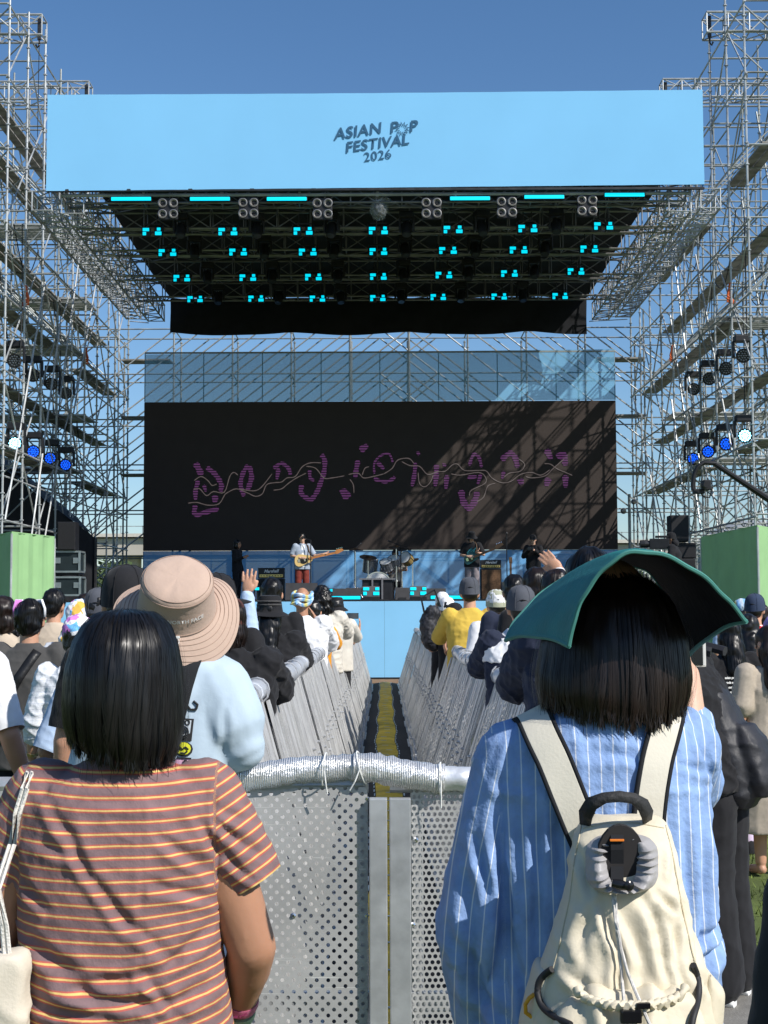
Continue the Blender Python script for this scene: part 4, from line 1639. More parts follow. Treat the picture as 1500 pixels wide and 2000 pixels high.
nt.links.new(wz.outputs['Color'], av.inputs[0])
av.inputs[1].default_value = (0.09, 0.09, 0.09)
nt.links.new(tc.outputs['Object'], av.inputs[2])
nt.links.new(av.outputs[0], vo.inputs['Vector'])
sp = nt.nodes.new('ShaderNodeSeparateColor')
nt.links.new(vo.outputs['Color'], sp.inputs[0])
cr = nt.nodes.new('ShaderNodeValToRGB')
cr.color_ramp.interpolation = 'CONSTANT'
for i, (p_, c_) in enumerate([(0.0, (0.78, 0.78, 0.80)), (0.45, (0.62, 0.22, 0.62)), (0.58, (0.78, 0.78, 0.80)), (0.68, (0.16, 0.45, 0.78)), (0.78, (0.36, 0.56, 0.16)), (0.88, (0.72, 0.45, 0.08))]):
    e = cr.color_ramp.elements[i] if i < 2 else cr.color_ramp.elements.new(p_)
    e.position = p_
    e.color = (*c_, 1)
nt.links.new(sp.outputs[0], cr.inputs[0])
nt.links.new(cr.outputs[0], b.inputs['Base Color'])
band_mat = ramp_mat('blue yellow headband', [(0.0, (0.14, 0.40, 0.75)), (0.3, (0.75, 0.80, 0.85)), (0.5, (0.14, 0.40, 0.75)), (0.75, (0.72, 0.58, 0.08)), (1.0, (0.14, 0.40, 0.75))], coord='X', period=0.13, wob=0.09)


def smooth01(t):
    t = min(1, max(0, t))
    return t * t * (3 - 2 * t)


class Person:
    """A standing figure facing local +Y: one continuous body, with clothing, hair and hat as its children."""

    def __init__(self, label, x, y, H, rot=0.0, lean=0.0, z=0.0, group=None, w=1.0, voxel=0.010, skin=None):
        self.root = empty('person', (x, y, z), math.radians(rot), label, 'person', group)
        self.k = H / 1.7
        self.w = w
        self.lean = math.radians(lean)
        self.vx = voxel
        self.skin = skin or skin_a
        self.seed = (x * 13.7 + y * 7.1) % 50

    def T(self, x, y, z):
        k = self.k
        p = Vector((x * k, y * k, z * k))
        t = smooth01((z - 0.82) / 0.25) * self.lean
        if t:
            piv = Vector((0, 0, 0.92 * k))
            p = piv + Matrix.Rotation(-t, 3, 'X') @ (p - piv)
        return p

    def axes(self, z):
        t = smooth01((z - 0.82) / 0.25) * self.lean
        R = Matrix.Rotation(-t, 3, 'X')
        return R @ Vector((1, 0, 0)), R @ Vector((0, 1, 0))

    def ring(self, z, rx, ry, x=0, y=0):
        u, v = self.axes(z)
        return oval(self.T(x, y, z), rx * self.k * self.w, ry * self.k * (0.5 + 0.5 * self.w), u, v)

    def setup(self, turn=0, nod=0, tilt=0, arms=(None, None), seated=False):
        k = self.k
        base = self.T(0, 0.02, 1.575)
        R = Matrix.Rotation(math.radians(turn), 3, 'Z') @ Matrix.Rotation(-self.lean * 0.35 - math.radians(nod), 3, 'X') @ Matrix.Rotation(math.radians(tilt), 3, 'Y')
        self.MH = Matrix.Translation(base) @ R.to_4x4() @ Matrix.Scale(k, 4)
        self.RH = R
        sw = 0.170 * self.w
        self.sh = [self.T(-sw, 0, 1.37), self.T(sw, 0, 1.37)]
        self.arm = []
        for i, a in enumerate(arms):
            s = -1 if i == 0 else 1
            if a is None:
                el, wr = self.T(s * (sw + 0.055), -0.03, 1.10), self.T(s * (sw + 0.075), 0.05, 0.86)
            else:
                el, wr = Vector(a[0]) * k, Vector(a[1]) * k
            hd = (wr - el).normalized() if a is None or len(a) < 3 else Vector(a[2]).normalized()
            pn = Vector((-s, 0, 0)) if a is None or len(a) < 4 else Vector(a[3])
            self.arm.append((el, wr, hd, pn, s))
        return self

    def H(self, x, y, z):
        return self.MH @ Vector((x, y, z))

    def hell(self, c, r):
        return ell(self.H(*c), Vector(r) * self.k, self.RH)

    def hand(self, wr, hd, pn, s, spread=1.0, curl=0.35):
        k = self.k
        d = hd.normalized()
        n = (pn - d * pn.dot(d))
        n = n.normalized() if n.length > 1e-3 else d.orthogonal().normalized()
        c = d.cross(n) * s
        R = Matrix((c, n, d)).transposed()
        pr = [ell(wr + d * 0.048 * k, Vector((0.040, 0.017, 0.052)) * k, R)]
        for i, L in enumerate((0.066, 0.078, 0.072, 0.056)):
            off = (i - 1.5) * 0.0195 * spread
            b0 = wr + (d * 0.082 + c * off) * k
            d1 = (d + c * off * 4.0 * (spread - 0.6) + n * curl * 0.35).normalized()
            d2 = (d1 + n * curl).normalized()
            b1 = b0 + d1 * L * 0.55 * k
            pr += [cone(b0, 0.0100 * k, b1, 0.0092 * k), cone(b1, 0.0092 * k, b1 + d2 * L * 0.5 * k, 0.0078 * k)]
        t0 = wr + (d * 0.028 - c * 0.026) * k
        t1 = t0 + (d * 0.03 - c * 0.024 + n * 0.008) * k
        pr += [cone(t0, 0.0135 * k, t1, 0.0115 * k), cone(t1, 0.0115 * k, t1 + (d * 0.03 - c * 0.006 + n * 0.006) * k, 0.009 * k)]
        return pr

    def body(self, legs=False, spread=1.0, curl=0.4):
        k, w = self.k, self.w
        pr = [self.hell((0, 0, 0.01), (0.073, 0.090, 0.108)), self.hell((0, 0.028, -0.055), (0.054, 0.058, 0.060)),
              cone(self.H(0, 0.086, 0.0), 0.011 * k, self.H(0, 0.104, -0.027), 0.014 * k),
              self.hell((0.076, -0.008, -0.012), (0.012, 0.021, 0.031)), self.hell((-0.076, -0.008, -0.012), (0.012, 0.021, 0.031)),
              cone(self.T(0, -0.005, 1.36), 0.060 * k, self.H(0, -0.012, -0.06), 0.053 * k),
              rings([self.ring(0.84, 0.135, 0.085), self.ring(0.95, 0.150, 0.095), self.ring(1.10, 0.135, 0.085), self.ring(1.28, 0.150, 0.09), self.ring(1.36, 0.13, 0.07), self.ring(1.41, 0.07, 0.05)])]
        for i, (el, wr, hd, pn, s) in enumerate(self.arm):
            pr += [cone(self.sh[i], 0.050 * k * w, el, 0.041 * k * w), cone(el, 0.041 * k * w, el.lerp(wr, 0.35), 0.040 * k * w), cone(el.lerp(wr, 0.3), 0.040 * k * w, wr, 0.027 * k)]
            pr += self.hand(wr, hd, pn, s, spread, curl)
        for s in (-1, 1):
            pr += [cone(self.T(s * 0.085, 0, 0.88), 0.085 * k, self.T(s * 0.095, 0.01, 0.48), 0.055 * k)]
            pr += [cone(self.T(s * 0.095, -0.005, 0.42), 0.055 * k, self.T(s * 0.10, -0.02, 0.10), 0.038 * k), cone(self.T(s * 0.10, -0.03, 0.05), 0.035 * k, self.T(s * 0.105, 0.12, 0.03), 0.03 * k)]
        self.bo = blob('body', pr, self.vx, self.skin, self.root, 2)
        return self

    def face(self):
        for s in (-1, 1):
            m = MB(self.MH)
            m.lathe((s * 0.031, 0.083, 0.0), [(0.0, -0.004), (0.011, -0.003), (0.012, 0.0), (0.0, 0.004)], 10, axis=(0, 1, 0), squash=0.55)
            m.build('eye', M('eye', (0.02, 0.014, 0.01), 0.2), self.root)
            m = MB(self.MH)
            m.bbox((s * 0.031, 0.088, 0.020), (0.034, 0.006, 0.007), 0.002)
            m.build('eyebrow', hair_k, self.root)
        m = MB(self.MH)
        m.bbox((0, 0.090, -0.058), (0.042, 0.008, 0.009), 0.003)
        m.build('mouth', M('lips', (0.32, 0.10, 0.08), 0.5), self.root)
        return self

    def shirt(self, mat, sleeve='short', fit=1.0, hem=0.82, amp=0.0034, attr=None, name='shirt', sl=None):
        k, f = self.k, fit
        pr = [rings([self.ring(hem, 0.182 * f, 0.125 * f), self.ring(0.95, 0.180 * f, 0.122 * f), self.ring(1.10, 0.176 * f, 0.118 * f), self.ring(1.25, 0.186 * f, 0.120 * f, 0, -0.008),
                     self.ring(1.34, 0.182 * (0.5 + f / 2), 0.100, 0, -0.01), self.ring(1.395, 0.135, 0.078, 0, -0.01), self.ring(1.43, 0.075, 0.064, 0, -0.008), self.ring(1.445, 0.068, 0.060, 0, -0.006)])]
        cuts = []
        for i, (el, wr, hd, pn, s) in enumerate(self.arm):
            sh = self.sh[i]
            kind = sleeve if isinstance(sleeve, str) else sleeve[i]
            if kind == 'none':
                continue
            if kind == 'short':
                e = sh.lerp(el, 0.80 if sl is None else sl)
                pr.append(cone(sh, 0.072 * k * f, e, 0.066 * k * f))
                cuts.append((e + (e - sh).normalized() * 0.012 * k, e - sh, 0.085 * k * f))
            else:
                pr.append(cone(sh, 0.072 * k * f, el, 0.060 * k * f))
                e = 0.93 if kind == 'long' else 0.45
                pr.append(cone(el, 0.060 * k * f, el.lerp(wr, e), (0.045 if kind == 'long' else 0.052) * k * f))
        o = blob(name, pr, self.vx * 1.05, mat, self.root, 3, wrinkle(amp, 10.0, self.seed, 0.7), attr, cuts=cuts)
        self.sho = o
        return self

    def trousers(self, mat, short=False, wide=1.0, name=None):
        k, w = self.k, self.w
        pr = [rings([self.ring(0.80, 0.170, 0.115), self.ring(0.90, 0.172, 0.118), self.ring(1.0, 0.155, 0.105)])]
        for s in (-1, 1):
            if short:
                pr.append(cone(self.T(s * 0.085 * w, 0, 0.85), 0.098 * k * w, self.T(s * 0.10, 0.01, 0.56), 0.085 * k * wide))
            else:
                pr.append(cone(self.T(s * 0.085 * w, 0, 0.85), 0.098 * k * w, self.T(s * 0.10, 0.01, 0.48), 0.075 * k * wide))
                pr.append(cone(self.T(s * 0.10, 0.01, 0.48), 0.075 * k * wide, self.T(s * 0.10, -0.015, 0.11), 0.062 * k * wide * wide))
        blob(name or ('shorts' if short else 'trousers'), pr, self.vx * 1.2, mat, self.root, 2, wrinkle(0.006, 6, self.seed + 5, 0.2))
        return self

    def shoes(self, mat):
        for s in (-1, 1):
            m = MB()
            k = self.k
            L = []
            for t, wd, h in ((-0.085, 0.026, 0.055), (-0.07, 0.036, 0.095), (0.0, 0.040, 0.10), (0.06, 0.044, 0.068), (0.13, 0.044, 0.048), (0.17, 0.030, 0.036), (0.185, 0.012, 0.025)):
                L.append([self.T(s * 0.105, t, 0) + Vector((wd * k * math.cos(a), 0, max(0.004, (h * 0.5 + h * 0.5 * math.sin(a)) * k))) for a in [q * math.pi / 7 for q in range(14)]])
            m.ring_loft(L)
            m.build('shoe', mat, self.root, True)
        return self

    def hair(self, kind, mat, n=0, seed=1, name='hair'):
        pr = [self.hell((0, -0.014, 0.026), (0.083, 0.098, 0.106)), self.hell((0, -0.045, -0.022), (0.073, 0.066, 0.074))]
        amp, f = 0.009, 30
        extra = 0.015
        if kind == 'bob':
            pr += [self.hell((0, -0.032, -0.055), (0.098, 0.088, 0.105)), self.hell((0, -0.02, 0.03), (0.092, 0.10, 0.105))]
            extra = 0.03
        elif kind == 'long':
            pr += [self.hell((0, -0.035, -0.05), (0.092, 0.082, 0.11)), cone(self.H(0, -0.06, -0.08), 0.085 * self.k, self.T(0, -0.095, 1.30), 0.075 * self.k)]
            extra = 0.05
        elif kind == 'curly':
            pr += [self.hell((0, -0.035, -0.04), (0.112, 0.10, 0.13)), self.hell((0, -0.05, -0.12), (0.11, 0.085, 0.09))]
            amp, f = 0.016, 34
            extra = 0.03
        elif kind == 'crop':
            pr = [self.hell((0, -0.010, 0.018), (0.0775, 0.094, 0.106)), self.hell((0, -0.040, -0.018), (0.070, 0.062, 0.066))]
            amp = 0.003
        sd = self.seed

        def dsp(c, nn):
            return amp * nz(c.x * f + sd, c.y * f, c.z * f * 0.7)
        o = blob(name, pr, self.vx * 0.9, mat, self.root, 2, dsp)
        if n:
            strands('strands', o, self.H(0, -0.02, 0.13), n, mat, o, seed, width=0.0045 * self.k, extra=extra * self.k, lift=0.004 if kind != 'curly' else 0.009, steps=22 if kind in ('long', 'curly', 'bob') else 12,
                    curl=0.006 if kind == 'curly' else 0.0)
        return self

    def cap(self, mat, turn=0, bill=True, strap=True, back=False):
        m = MB(self.MH)
        prof = [(0.0, 0.138), (0.03, 0.136), (0.058, 0.122), (0.078, 0.095), (0.087, 0.06), (0.090, 0.02), (0.091, -0.004)]
        L = []
        for r, h in prof:
            L.append([Vector((max(r, .001) * 0.99 * math.cos(a), -0.006 + max(r, .001) * 1.16 * math.sin(a), h + (0.0 if h > 0.03 else (0.012 * math.cos(a + math.pi / 2) * -1)))) for a in [q * 2 * math.pi / 24 for q in range(24)]])
        m.ring_loft(L, True)
        o = m.build('cap', mat, self.root, True)
        m = MB(self.MH)
        m.lathe((0, -0.006, 0.136), [(0.011, 0), (0.009, 0.006), (0, 0.008)], 8)
        for q in range(3):
            a0 = q * math.pi / 3
            m.path([Vector((r * 1.0 * math.cos(a0) * sgn, -0.006 + r * 1.17 * math.sin(a0) * sgn, h + 0.001)) for sgn in (1, -1) for r, h in (prof[::-1] if sgn == 1 else prof)], 0.0018, 4)
        m.build('button', mat, o)
        if bill:
            m = MB(self.MH @ Matrix.Rotation(math.radians(turn), 4, 'Z'))
            G = []
            for i in range(9):
                a = math.radians(-68 + 17 * i)
                G.append([Vector((0.086 * math.sin(a), -0.006 + 0.104 * math.cos(a), 0.012)), Vector((0.082 * math.sin(a), 0.0 + 0.155 * math.cos(a) + 0.0, 0.006 - 0.012 * math.sin(a) ** 2)), Vector((0.075 * math.sin(a), 0.01 + 0.175 * math.cos(a) ** 0.6 if math.cos(a) > 0 else 0.0, -0.002 - 0.018 * math.sin(a) ** 2))])
            m.sheet(G)
            bo = m.build('bill', mat, o, True)
            sd = bo.modifiers.new('thick', 'SOLIDIFY')
            sd.thickness = 0.004
        if strap:
            m = MB(self.MH)
            L = [Vector((0.045 * math.cos(a), -0.112 - 0.0 + 0.02 * abs(math.cos(a)), 0.012 + 0.038 * math.sin(a))) for a in [q * math.pi / 8 for q in range(9)]]
            m.path(L, 0.003, 5)
            m.prism([Vector((0.042 * math.cos(a), -0.1105 + 0.02 * abs(math.cos(a)), 0.012 + 0.034 * math.sin(a))) for a in [q * math.pi / 8 for q in range(9)]], (0, -0.003, 0))
            m.build('strap', M('dark cap strap', (0.01, 0.01, 0.012), 0.8), o)
        return self

    def bucket(self, mat, brim=0.075, droop=0.035, flap=0.0, axis=None):
        m = MB(self.MH)
        sd = self.seed
        wob = lambda a, r, h: 0.010 * math.sin(2 * a + sd) * max(0, (r - 0.10) / 0.07)
        m.lathe((0, -0.004, 0), [(0.0, 0.132), (0.05, 0.131), (0.078, 0.124), (0.086, 0.10), (0.096, 0.03), (0.10, 0.01), (0.10 + brim * 0.5, 0.01 - droop * 0.45), (0.10 + brim, 0.01 - droop), (0.098 + brim, 0.006 - droop), (0.10 + brim * 0.5, 0.005 - droop * 0.45), (0.096, 0.004)], 28, wob=wob, squash=1.1)
        m.build('bucket_hat', mat, self.root, True)
        return self

    def scarf(self, mat, tail=True, name='headscarf'):
        pr = [self.hell((0, -0.006, 0.045), (0.088, 0.106, 0.096))]
        if tail:
            pr += [self.hell((0, -0.10, 0.0), (0.035, 0.03, 0.03)), cone(self.H(0.01, -0.10, -0.01), 0.03 * self.k, self.H(0.04, -0.13, -0.15), 0.045 * self.k), cone(self.H(-0.01, -0.10, -0.01), 0.025 * self.k, self.H(-0.035, -0.12, -0.11), 0.04 * self.k)]
        blob(name, pr, self.vx * 0.9, mat, self.root, 2, wrinkle(0.006, 14, self.seed, 1.0))
        return self

    def world(self, p):
        return self.root.matrix_basis @ Vector(p)


def at_head(px, py, d):
    """ground position and height of a person whose head top shows at (px, py) at distance d"""
    p = P(px, py, d)
    return p.x, d, p.z


def crowd(label, px, py, d, top, rot=0, lean=0, hat_h=0.0, group=None, w=1.0, skin=None, vx=None, z=0.0, turn=0, nod=0, tilt=0, arms=(None, None)):
    x, y, h = at_head(px, py, d)
    lr = math.radians(lean)
    # undo the loss of height from leaning
    H = (h - z - hat_h) / (0.54 + 0.46 * math.cos(lr)) if lean else (h - z - hat_h)
    rr = math.radians(rot)
    o = math.sin(lr) * 0.65 * H / 1.7
    p = Person(label, x + math.sin(rr) * o, y - math.cos(rr) * o, H, rot, lean, z, group, w, vx or min(0.014, 0.0065 + 0.0004 * d), skin)
    p.setup(turn, nod, tilt, arms)
    return p

# ------------------------------------------------------------------ crowd, left side
UP = ((0.30, 0.10, 1.20), (0.33, 0.22, 1.52))
RAIL_R = ((0.30, 0.20, 1.20), (0.34, 0.46, 1.24), (0.5, 1, -0.2))     # forearm laid on the rail


def sling(p, mat, a, b2, w=0.05, name='sling_bag', label='', bag=True, side=-1, cat='bag'):
    """crossbody strap laid on the back of the shirt, bag at its lower end"""
    root = empty(name, p.root.location, p.root.rotation_euler.z, label, cat)
    bvh = BVHTree.FromPolygons([v.co for v in p.sho.data.vertices], [tuple(q.vertices) for q in p.sho.data.polygons])
    a, b2 = Vector(a) * p.k, Vector(b2) * p.k
    L, R2 = [], []
    sd = (b2 - a).cross(Vector((0, 1, 0))).normalized() * w / 2
    for i in range(19):
        q = a.lerp(b2, i / 18)
        hit = bvh.ray_cast(Vector((q.x, -1.5, q.z)), Vector((0, 1, 0)))[0]
        y = (hit.y if hit else q.y) - 0.008
        L.append(Vector((q.x, y, q.z)) + sd)
        R2.append(Vector((q.x, y, q.z)) - sd)
    m = MB()
    m.sheet([L, R2])
    o = m.build('strap', mat, root, True)
    md = o.modifiers.new('thick', 'SOLIDIFY')
    md.thickness = 0.006
    if bag:
        c = (L[-1] + R2[-1]) / 2
        blob('pouch', [ell(c + Vector((0, -0.035, 0)), (0.10, 0.05, 0.14), Matrix.Rotation(0.5 * side, 3, 'Y')), ell(c + Vector((0, -0.03, -.06)), (0.08, 0.045, 0.12))], 0.010, mat, root, 2, wrinkle(0.006, 14, 3, .4))
        m = MB()
        m.path([c + Vector((-0.06, -0.088, 0.04)), c + Vector((0.0, -0.095, 0.07)), c + Vector((0.06, -0.088, 0.10))], 0.004, 5)
        m.build('zip', chrome, root)
    return root


# person in white T-shirt at the far left edge (head outside the picture)
p = crowd('person in a white T-shirt with a black wristband whose arm hangs at the left edge', -102, 1135, 5.6, None, vx=0.006, arms=(None, ((0.262, -0.06, 1.12), (0.305, 0.06, 0.90))))
p.body(curl=0.55).shirt(c_white, fit=1.0, sl=0.92, hem=0.80).trousers(c_black).shoes(c_black).hair('short', hair_k)
m = MB()
wr = p.arm[1][1]
m.lathe(wr + Vector((0, 0, 0.02)), [(0.030, -.004), (0.034, 0), (0.030, .004)], 12, axis=(wr - p.arm[1][0]))
m.build('wristband', rubber, p.root)
m = MB()
m.bbox(p.T(0.06, -0.135, 1.0), (0.16, 0.008, 0.10), 0.003)
m.build('shirt_print', c_black, p.root)

p = crowd('person in a dark grey T-shirt with a white bandana over short black hair', 58, 1167, 8.3, None, hat_h=0.01, vx=0.008)
p.body().shirt(c_grey, fit=1.15, sl=0.95, hem=0.72).trousers(c_black).shoes(c_black).hair('short', hair_k, 500, 3)
m = MB(p.MH)
L = []
for k in range(13):
    a = math.radians(-100 + 200 * k / 12)
    L.append([Vector((0.093 * math.sin(a), -0.01 + 0.11 * math.cos(a), 0.02)) + Vector((0, 0, 0.0)), Vector((0.096 * math.sin(a), -0.025 + 0.108 * math.cos(a), 0.07)), Vector((0.078 * math.sin(a), -0.03 + 0.085 * math.cos(a), 0.125))])
m.sheet(L)
bo = m.build('bandana', scarf_mat, p.root, True)
bo.modifiers.new('thick', 'SOLIDIFY').thickness = 0.008
sling(p, M('black leather', (0.014, 0.014, 0.015), 0.45, var=0.3, bump=0.3), (0.07, 0, 1.40), (-0.13, 0, 1.06), 0.055, 'sling_bag', 'black leather sling bag worn across the grey T-shirt', True, 1)

p = crowd('person with dark collar length hair at the left edge behind the white T-shirt', 6, 1165, 10.2, None)
p.body().shirt(c_beige).trousers(c_black).hair('bob', hair_b, 260, 5)
p = crowd('person with wavy black hair partly hidden by the grey T-shirt', 20, 1196, 11.0, None)
p.body().shirt(c_black).trousers(c_denim).hair('curly', hair_k, 260, 6)
p = crowd('person with cropped black hair in a beige T-shirt by the flight cases', 106, 1150, 11.5, None, skin=skin_a, turn=-20)
p.body().shirt(c_beige, fit=1.05).trousers(c_denim).hair('short', hair_k, 350, 7)
p = crowd('person in a silver grey jacket with a flowery white headscarf', 158, 1168, 8.8, None, hat_h=0.02, turn=-25, vx=0.008, arms=(((-0.25, -0.02, 1.13), (-0.27, 0.10, 0.90)), None))
p.body().shirt(c_silver, ('mid', 'long'), fit=1.1, amp=0.012).trousers(c_silver, wide=1.2).scarf(scarf_mat).hair('crop', hair_k)
p = crowd('person in a white striped top with sleeves pushed up holding a phone at hip height', 152, 1205, 7.6, None, turn=-10, vx=0.007, arms=(((-0.235, -0.03, 1.12), (-0.262, 0.05, 0.905)), None))
p.body(curl=0.7).shirt(ramp_mat('white grey rib', [(0.0, (0.72, 0.74, 0.77)), (0.8, (0.72, 0.74, 0.77)), (0.86, (0.45, 0.48, 0.55)), (0.97, (0.72, 0.74, 0.77))], coord='Z', period=0.03, rough=0.8, bump=.3), 'mid', fit=1.0, amp=0.01, hem=0.88).trousers(c_silver, wide=1.25).hair('short', hair_k).scarf(scarf_mat, False)
m = MB()
wr, el = p.arm[0][1], p.arm[0][0]
m.lathe(wr.lerp(el, 0.10), [(0.031, -.01), (0.034, -.008), (0.034, .008), (0.031, .01)], 12, axis=(wr - el))
m.build('watch', M('gold watch', (0.5, 0.4, 0.2), 0.3, 0.9), p.root)
h = p.world(wr + (wr - el).normalized() * 0.10 + Vector((0.03, 0.0, 0)))
ph = empty('phone', h, 0.3, 'dark phone held low in the hand below a gold watch', 'phone')
MB().bbox((0, 0, 0), (0.012, 0.07, 0.15), 0.005).build('body', black_gloss, ph)
MB().bbox((0.0075, 0, 0), (0.002, 0.062, 0.14), 0.0008).build('screen', glass_lens, ph)
p = crowd('person in a black and pale blue baseball shirt left of the glossy black bob', 205, 1225, 6.4, None, vx=0.007, arms=(((-0.27, -0.06, 1.10), (-0.18, 0.2, 1.02)), None))
p.body().shirt(c_paleblue, fit=1.1, sl=0.95).trousers(c_denim).hair('short', hair_k)
p = crowd('person in a plain black cap with black hair left of the tan bucket hat', 246, 1100, 5.2, None, w=0.88, hat_h=0.02, vx=0.008, turn=10)
p.body().shirt(c_black).trousers(c_black).hair('crop', hair_k).cap(c_black, bill=True, strap=False)
p = crowd('person in a slate grey cap behind the plain black cap', 193, 1146, 8.8, None, hat_h=0.02)
p.body().shirt(c_navy).trousers(c_denim).hair('short', hair_k).cap(c_greycap)
p = crowd('person in a black cap with yellow stitching right behind the tan bucket hat', 424, 1117, 7.6, None, hat_h=0.02, turn=-60)
p.body().shirt(c_black).trousers(c_black).hair('short', hair_k).cap(c_black)
m = MB(p.MH)
m.path([(-0.06, 0.06, 0.10), (-0.075, 0.03, 0.09), (-0.085, 0.0, 0.075), (-0.083, -0.03, 0.08)], 0.006, 5)
m.build('stitching', c_yellow, p.root)
# heads farther back between the cap wearers
for k, (px, py, d, mt, hr, lbl) in enumerate([(350, 1165, 13, c_navy, 'short', 'person with short black hair hidden behind the tan bucket hat brim'), (168, 1160, 13.5, c_white, 'bob', 'person with a dark bob farther back by the flight cases'), (75, 1178, 14, c_black, 'short', 'person with short hair beside the green booth, farthest back on the left')]):
    p = crowd(lbl, px, py, d, None)
    p.body().shirt(mt).trousers(c_denim).hair(hr, hair_b, 120, 30 + k)

LEAN = (((-0.24, 0.24, 1.22), (-0.05, 0.43, 1.262), (1, .35, -.15)), ((0.24, 0.24, 1.22), (0.07, 0.42, 1.262), (-1, .35, -.15)))
# along the left rail
LR = 'people leaning on the left alley barrier'
p = crowd('person in a brown beanie and baggy black T-shirt leaning on the left rail', 448, 1166, 7.3, None, hat_h=0.01, group=LR, vx=0.008, w=1.15, arms=(LEAN[0], ((0.25, 0.20, 1.22), (0.14, 0.40, 1.255))))
p.body().shirt(c_black, fit=1.2, sl=1.05, hem=0.84, amp=0.012).trousers(c_white).hair('bob', hair_b, 200, 11)
blob('beanie', [p.hell((0, -0.008, 0.045), (0.089, 0.106, 0.095)), p.hell((0, -0.03, 0.0), (0.088, 0.09, 0.07))], 0.008, c_brown, p.root, 2)
p = crowd('person raising an open hand in a pale blue long sleeve', 408, 1160, 9.2, None, rot=-12, vx=0.006, arms=(None, ((0.22, 0.18, 1.44), (0.19, 0.20, 1.70), (0.08, 0.05, 1), (0, 1, 0.1))))
p.body(spread=1.25, curl=0.12).shirt(c_paleblue, 'long', fit=1.0).trousers(c_denim).hair('bob', hair_k)
p = crowd('person in a black outdoor cap with a neck flap and a black T-shirt', 526, 1160, 10.6, None, hat_h=0.015, group=LR, w=1.1, arms=LEAN)
p.body().shirt(c_black, fit=1.18, sl=1.0, amp=0.01).trousers(c_black).hair('long', hair_k, 200, 12).bucket(c_black, 0.045, 0.03)
m = MB(p.MH)
for k in range(2):
    m.path([Vector((0.092 * math.cos(a), -0.006 + 0.106 * math.sin(a), 0.06 + 0.025 * k)) for a in [math.pi * (1.1 + 0.8 * q / 8) for q in range(9)]], 0.006, 5)
m.build('hat_cord', c_grey, p.root)
put_text('W', 0.06, p.world(p.T(0.10, -0.16, 1.17)), (1, -0.2, 0.1), (0, 0.2, 1), white_ink, p.root, 'shirt_print', bold=0.004)
sling(p, M('black webbing', (0.02, 0.02, 0.022), 0.6), (0.02, 0, 1.38), (0.13, 0, 1.13), 0.045, 'shoulder_strap', 'black webbing strap with white tag over the black T-shirt back', False, cat='strap')
p = crowd('person with short black hair in front of the bass amplifier', 531, 1128, 12.2, None)
p.body().shirt(c_black).trousers(c_black).hair('short', hair_k, 300, 13)
p = crowd('person with a shaved head in a blue and yellow headband and white T-shirt', 590, 1146, 13.8, None, group=LR, skin=skin_b, w=1.05, arms=(LEAN[0], ((0.24, 0.26, 1.20), (0.10, 0.34, 1.42))))
p.body().shirt(c_white, fit=1.2, sl=1.05, amp=0.012, hem=0.78).trousers(c_denim)
m = MB(p.MH)
for q, (dz, tl) in enumerate(((0.0, 0.30), (0.028, 0.16), (-0.022, 0.38))):
    m.path([Vector((0.086 * math.cos(a), -0.004 + 0.104 * math.sin(a), 0.03 + dz - tl * 0.1 * math.sin(a) * -1 + 0.012 * math.sin(3 * a + q))) for a in [2 * math.pi * k / 24 for k in range(25)]], 0.017, 7)
m.path([p.MH.inverted() @ p.H(-0.02, -0.10, 0.0), Vector((-0.05, -0.12, -0.02)), Vector((-0.10, -0.11, -0.03))], [0.015, 0.02, 0.006], 6)
m.build('headband', band_mat, p.root, True)
p = crowd('person in an orange T-shirt squeezed between the white and cream T-shirts', 612, 1172, 15.0, None, group=LR, arms=LEAN)
p.body().shirt(c_orange, fit=1.05).trousers(c_denim).hair('short', hair_k)
p = crowd('person with wavy black shoulder length hair in a cream T-shirt', 629, 1143, 16.2, None, group=LR, arms=(LEAN[0], ((0.24, 0.30, 1.22), (0.10, 0.62, 1.27), (0, 1, -.2))))
p.body().shirt(c_cream, fit=1.15, sl=1.0, amp=0.010).trousers(c_black).hair('curly', hair_k, 350, 14)
p = crowd('person in a black bucket hat and cream T-shirt filming with a phone', 656, 1164, 18.2, None, hat_h=0.02, group=LR, arms=(LEAN[0], ((0.24, 0.32, 1.22), (0.12, 0.66, 1.27), (0, 1, -.5))))
p.body().shirt(c_cream, fit=1.15, sl=1.0).trousers(c_black).hair('bob', hair_k).bucket(c_black, 0.05, 0.045)
q = crowd('person hidden behind the cream T-shirts whose bare forearm holds up a phone', 640, 1180, 19.0, None, rot=-8, arms=(None, ((0.30, 0.20, 1.20), (0.37, 0.30, 1.37), (.1, .1, 1))))
q.body().shirt(c_grey).trousers(c_black).hair('short', hair_k)
ph = empty('phone', P(689, 1203, 19.0), 0, 'black phone held sideways above the left rail near the stage', 'phone')
MB().bbox((0, 0, 0), (0.155, 0.012, 0.078), 0.005).build('body', black_gloss, ph)
MB().bbox((0, -0.0075, 0), (0.145, 0.002, 0.07), 0.0008).build('screen', glass_lens, ph)

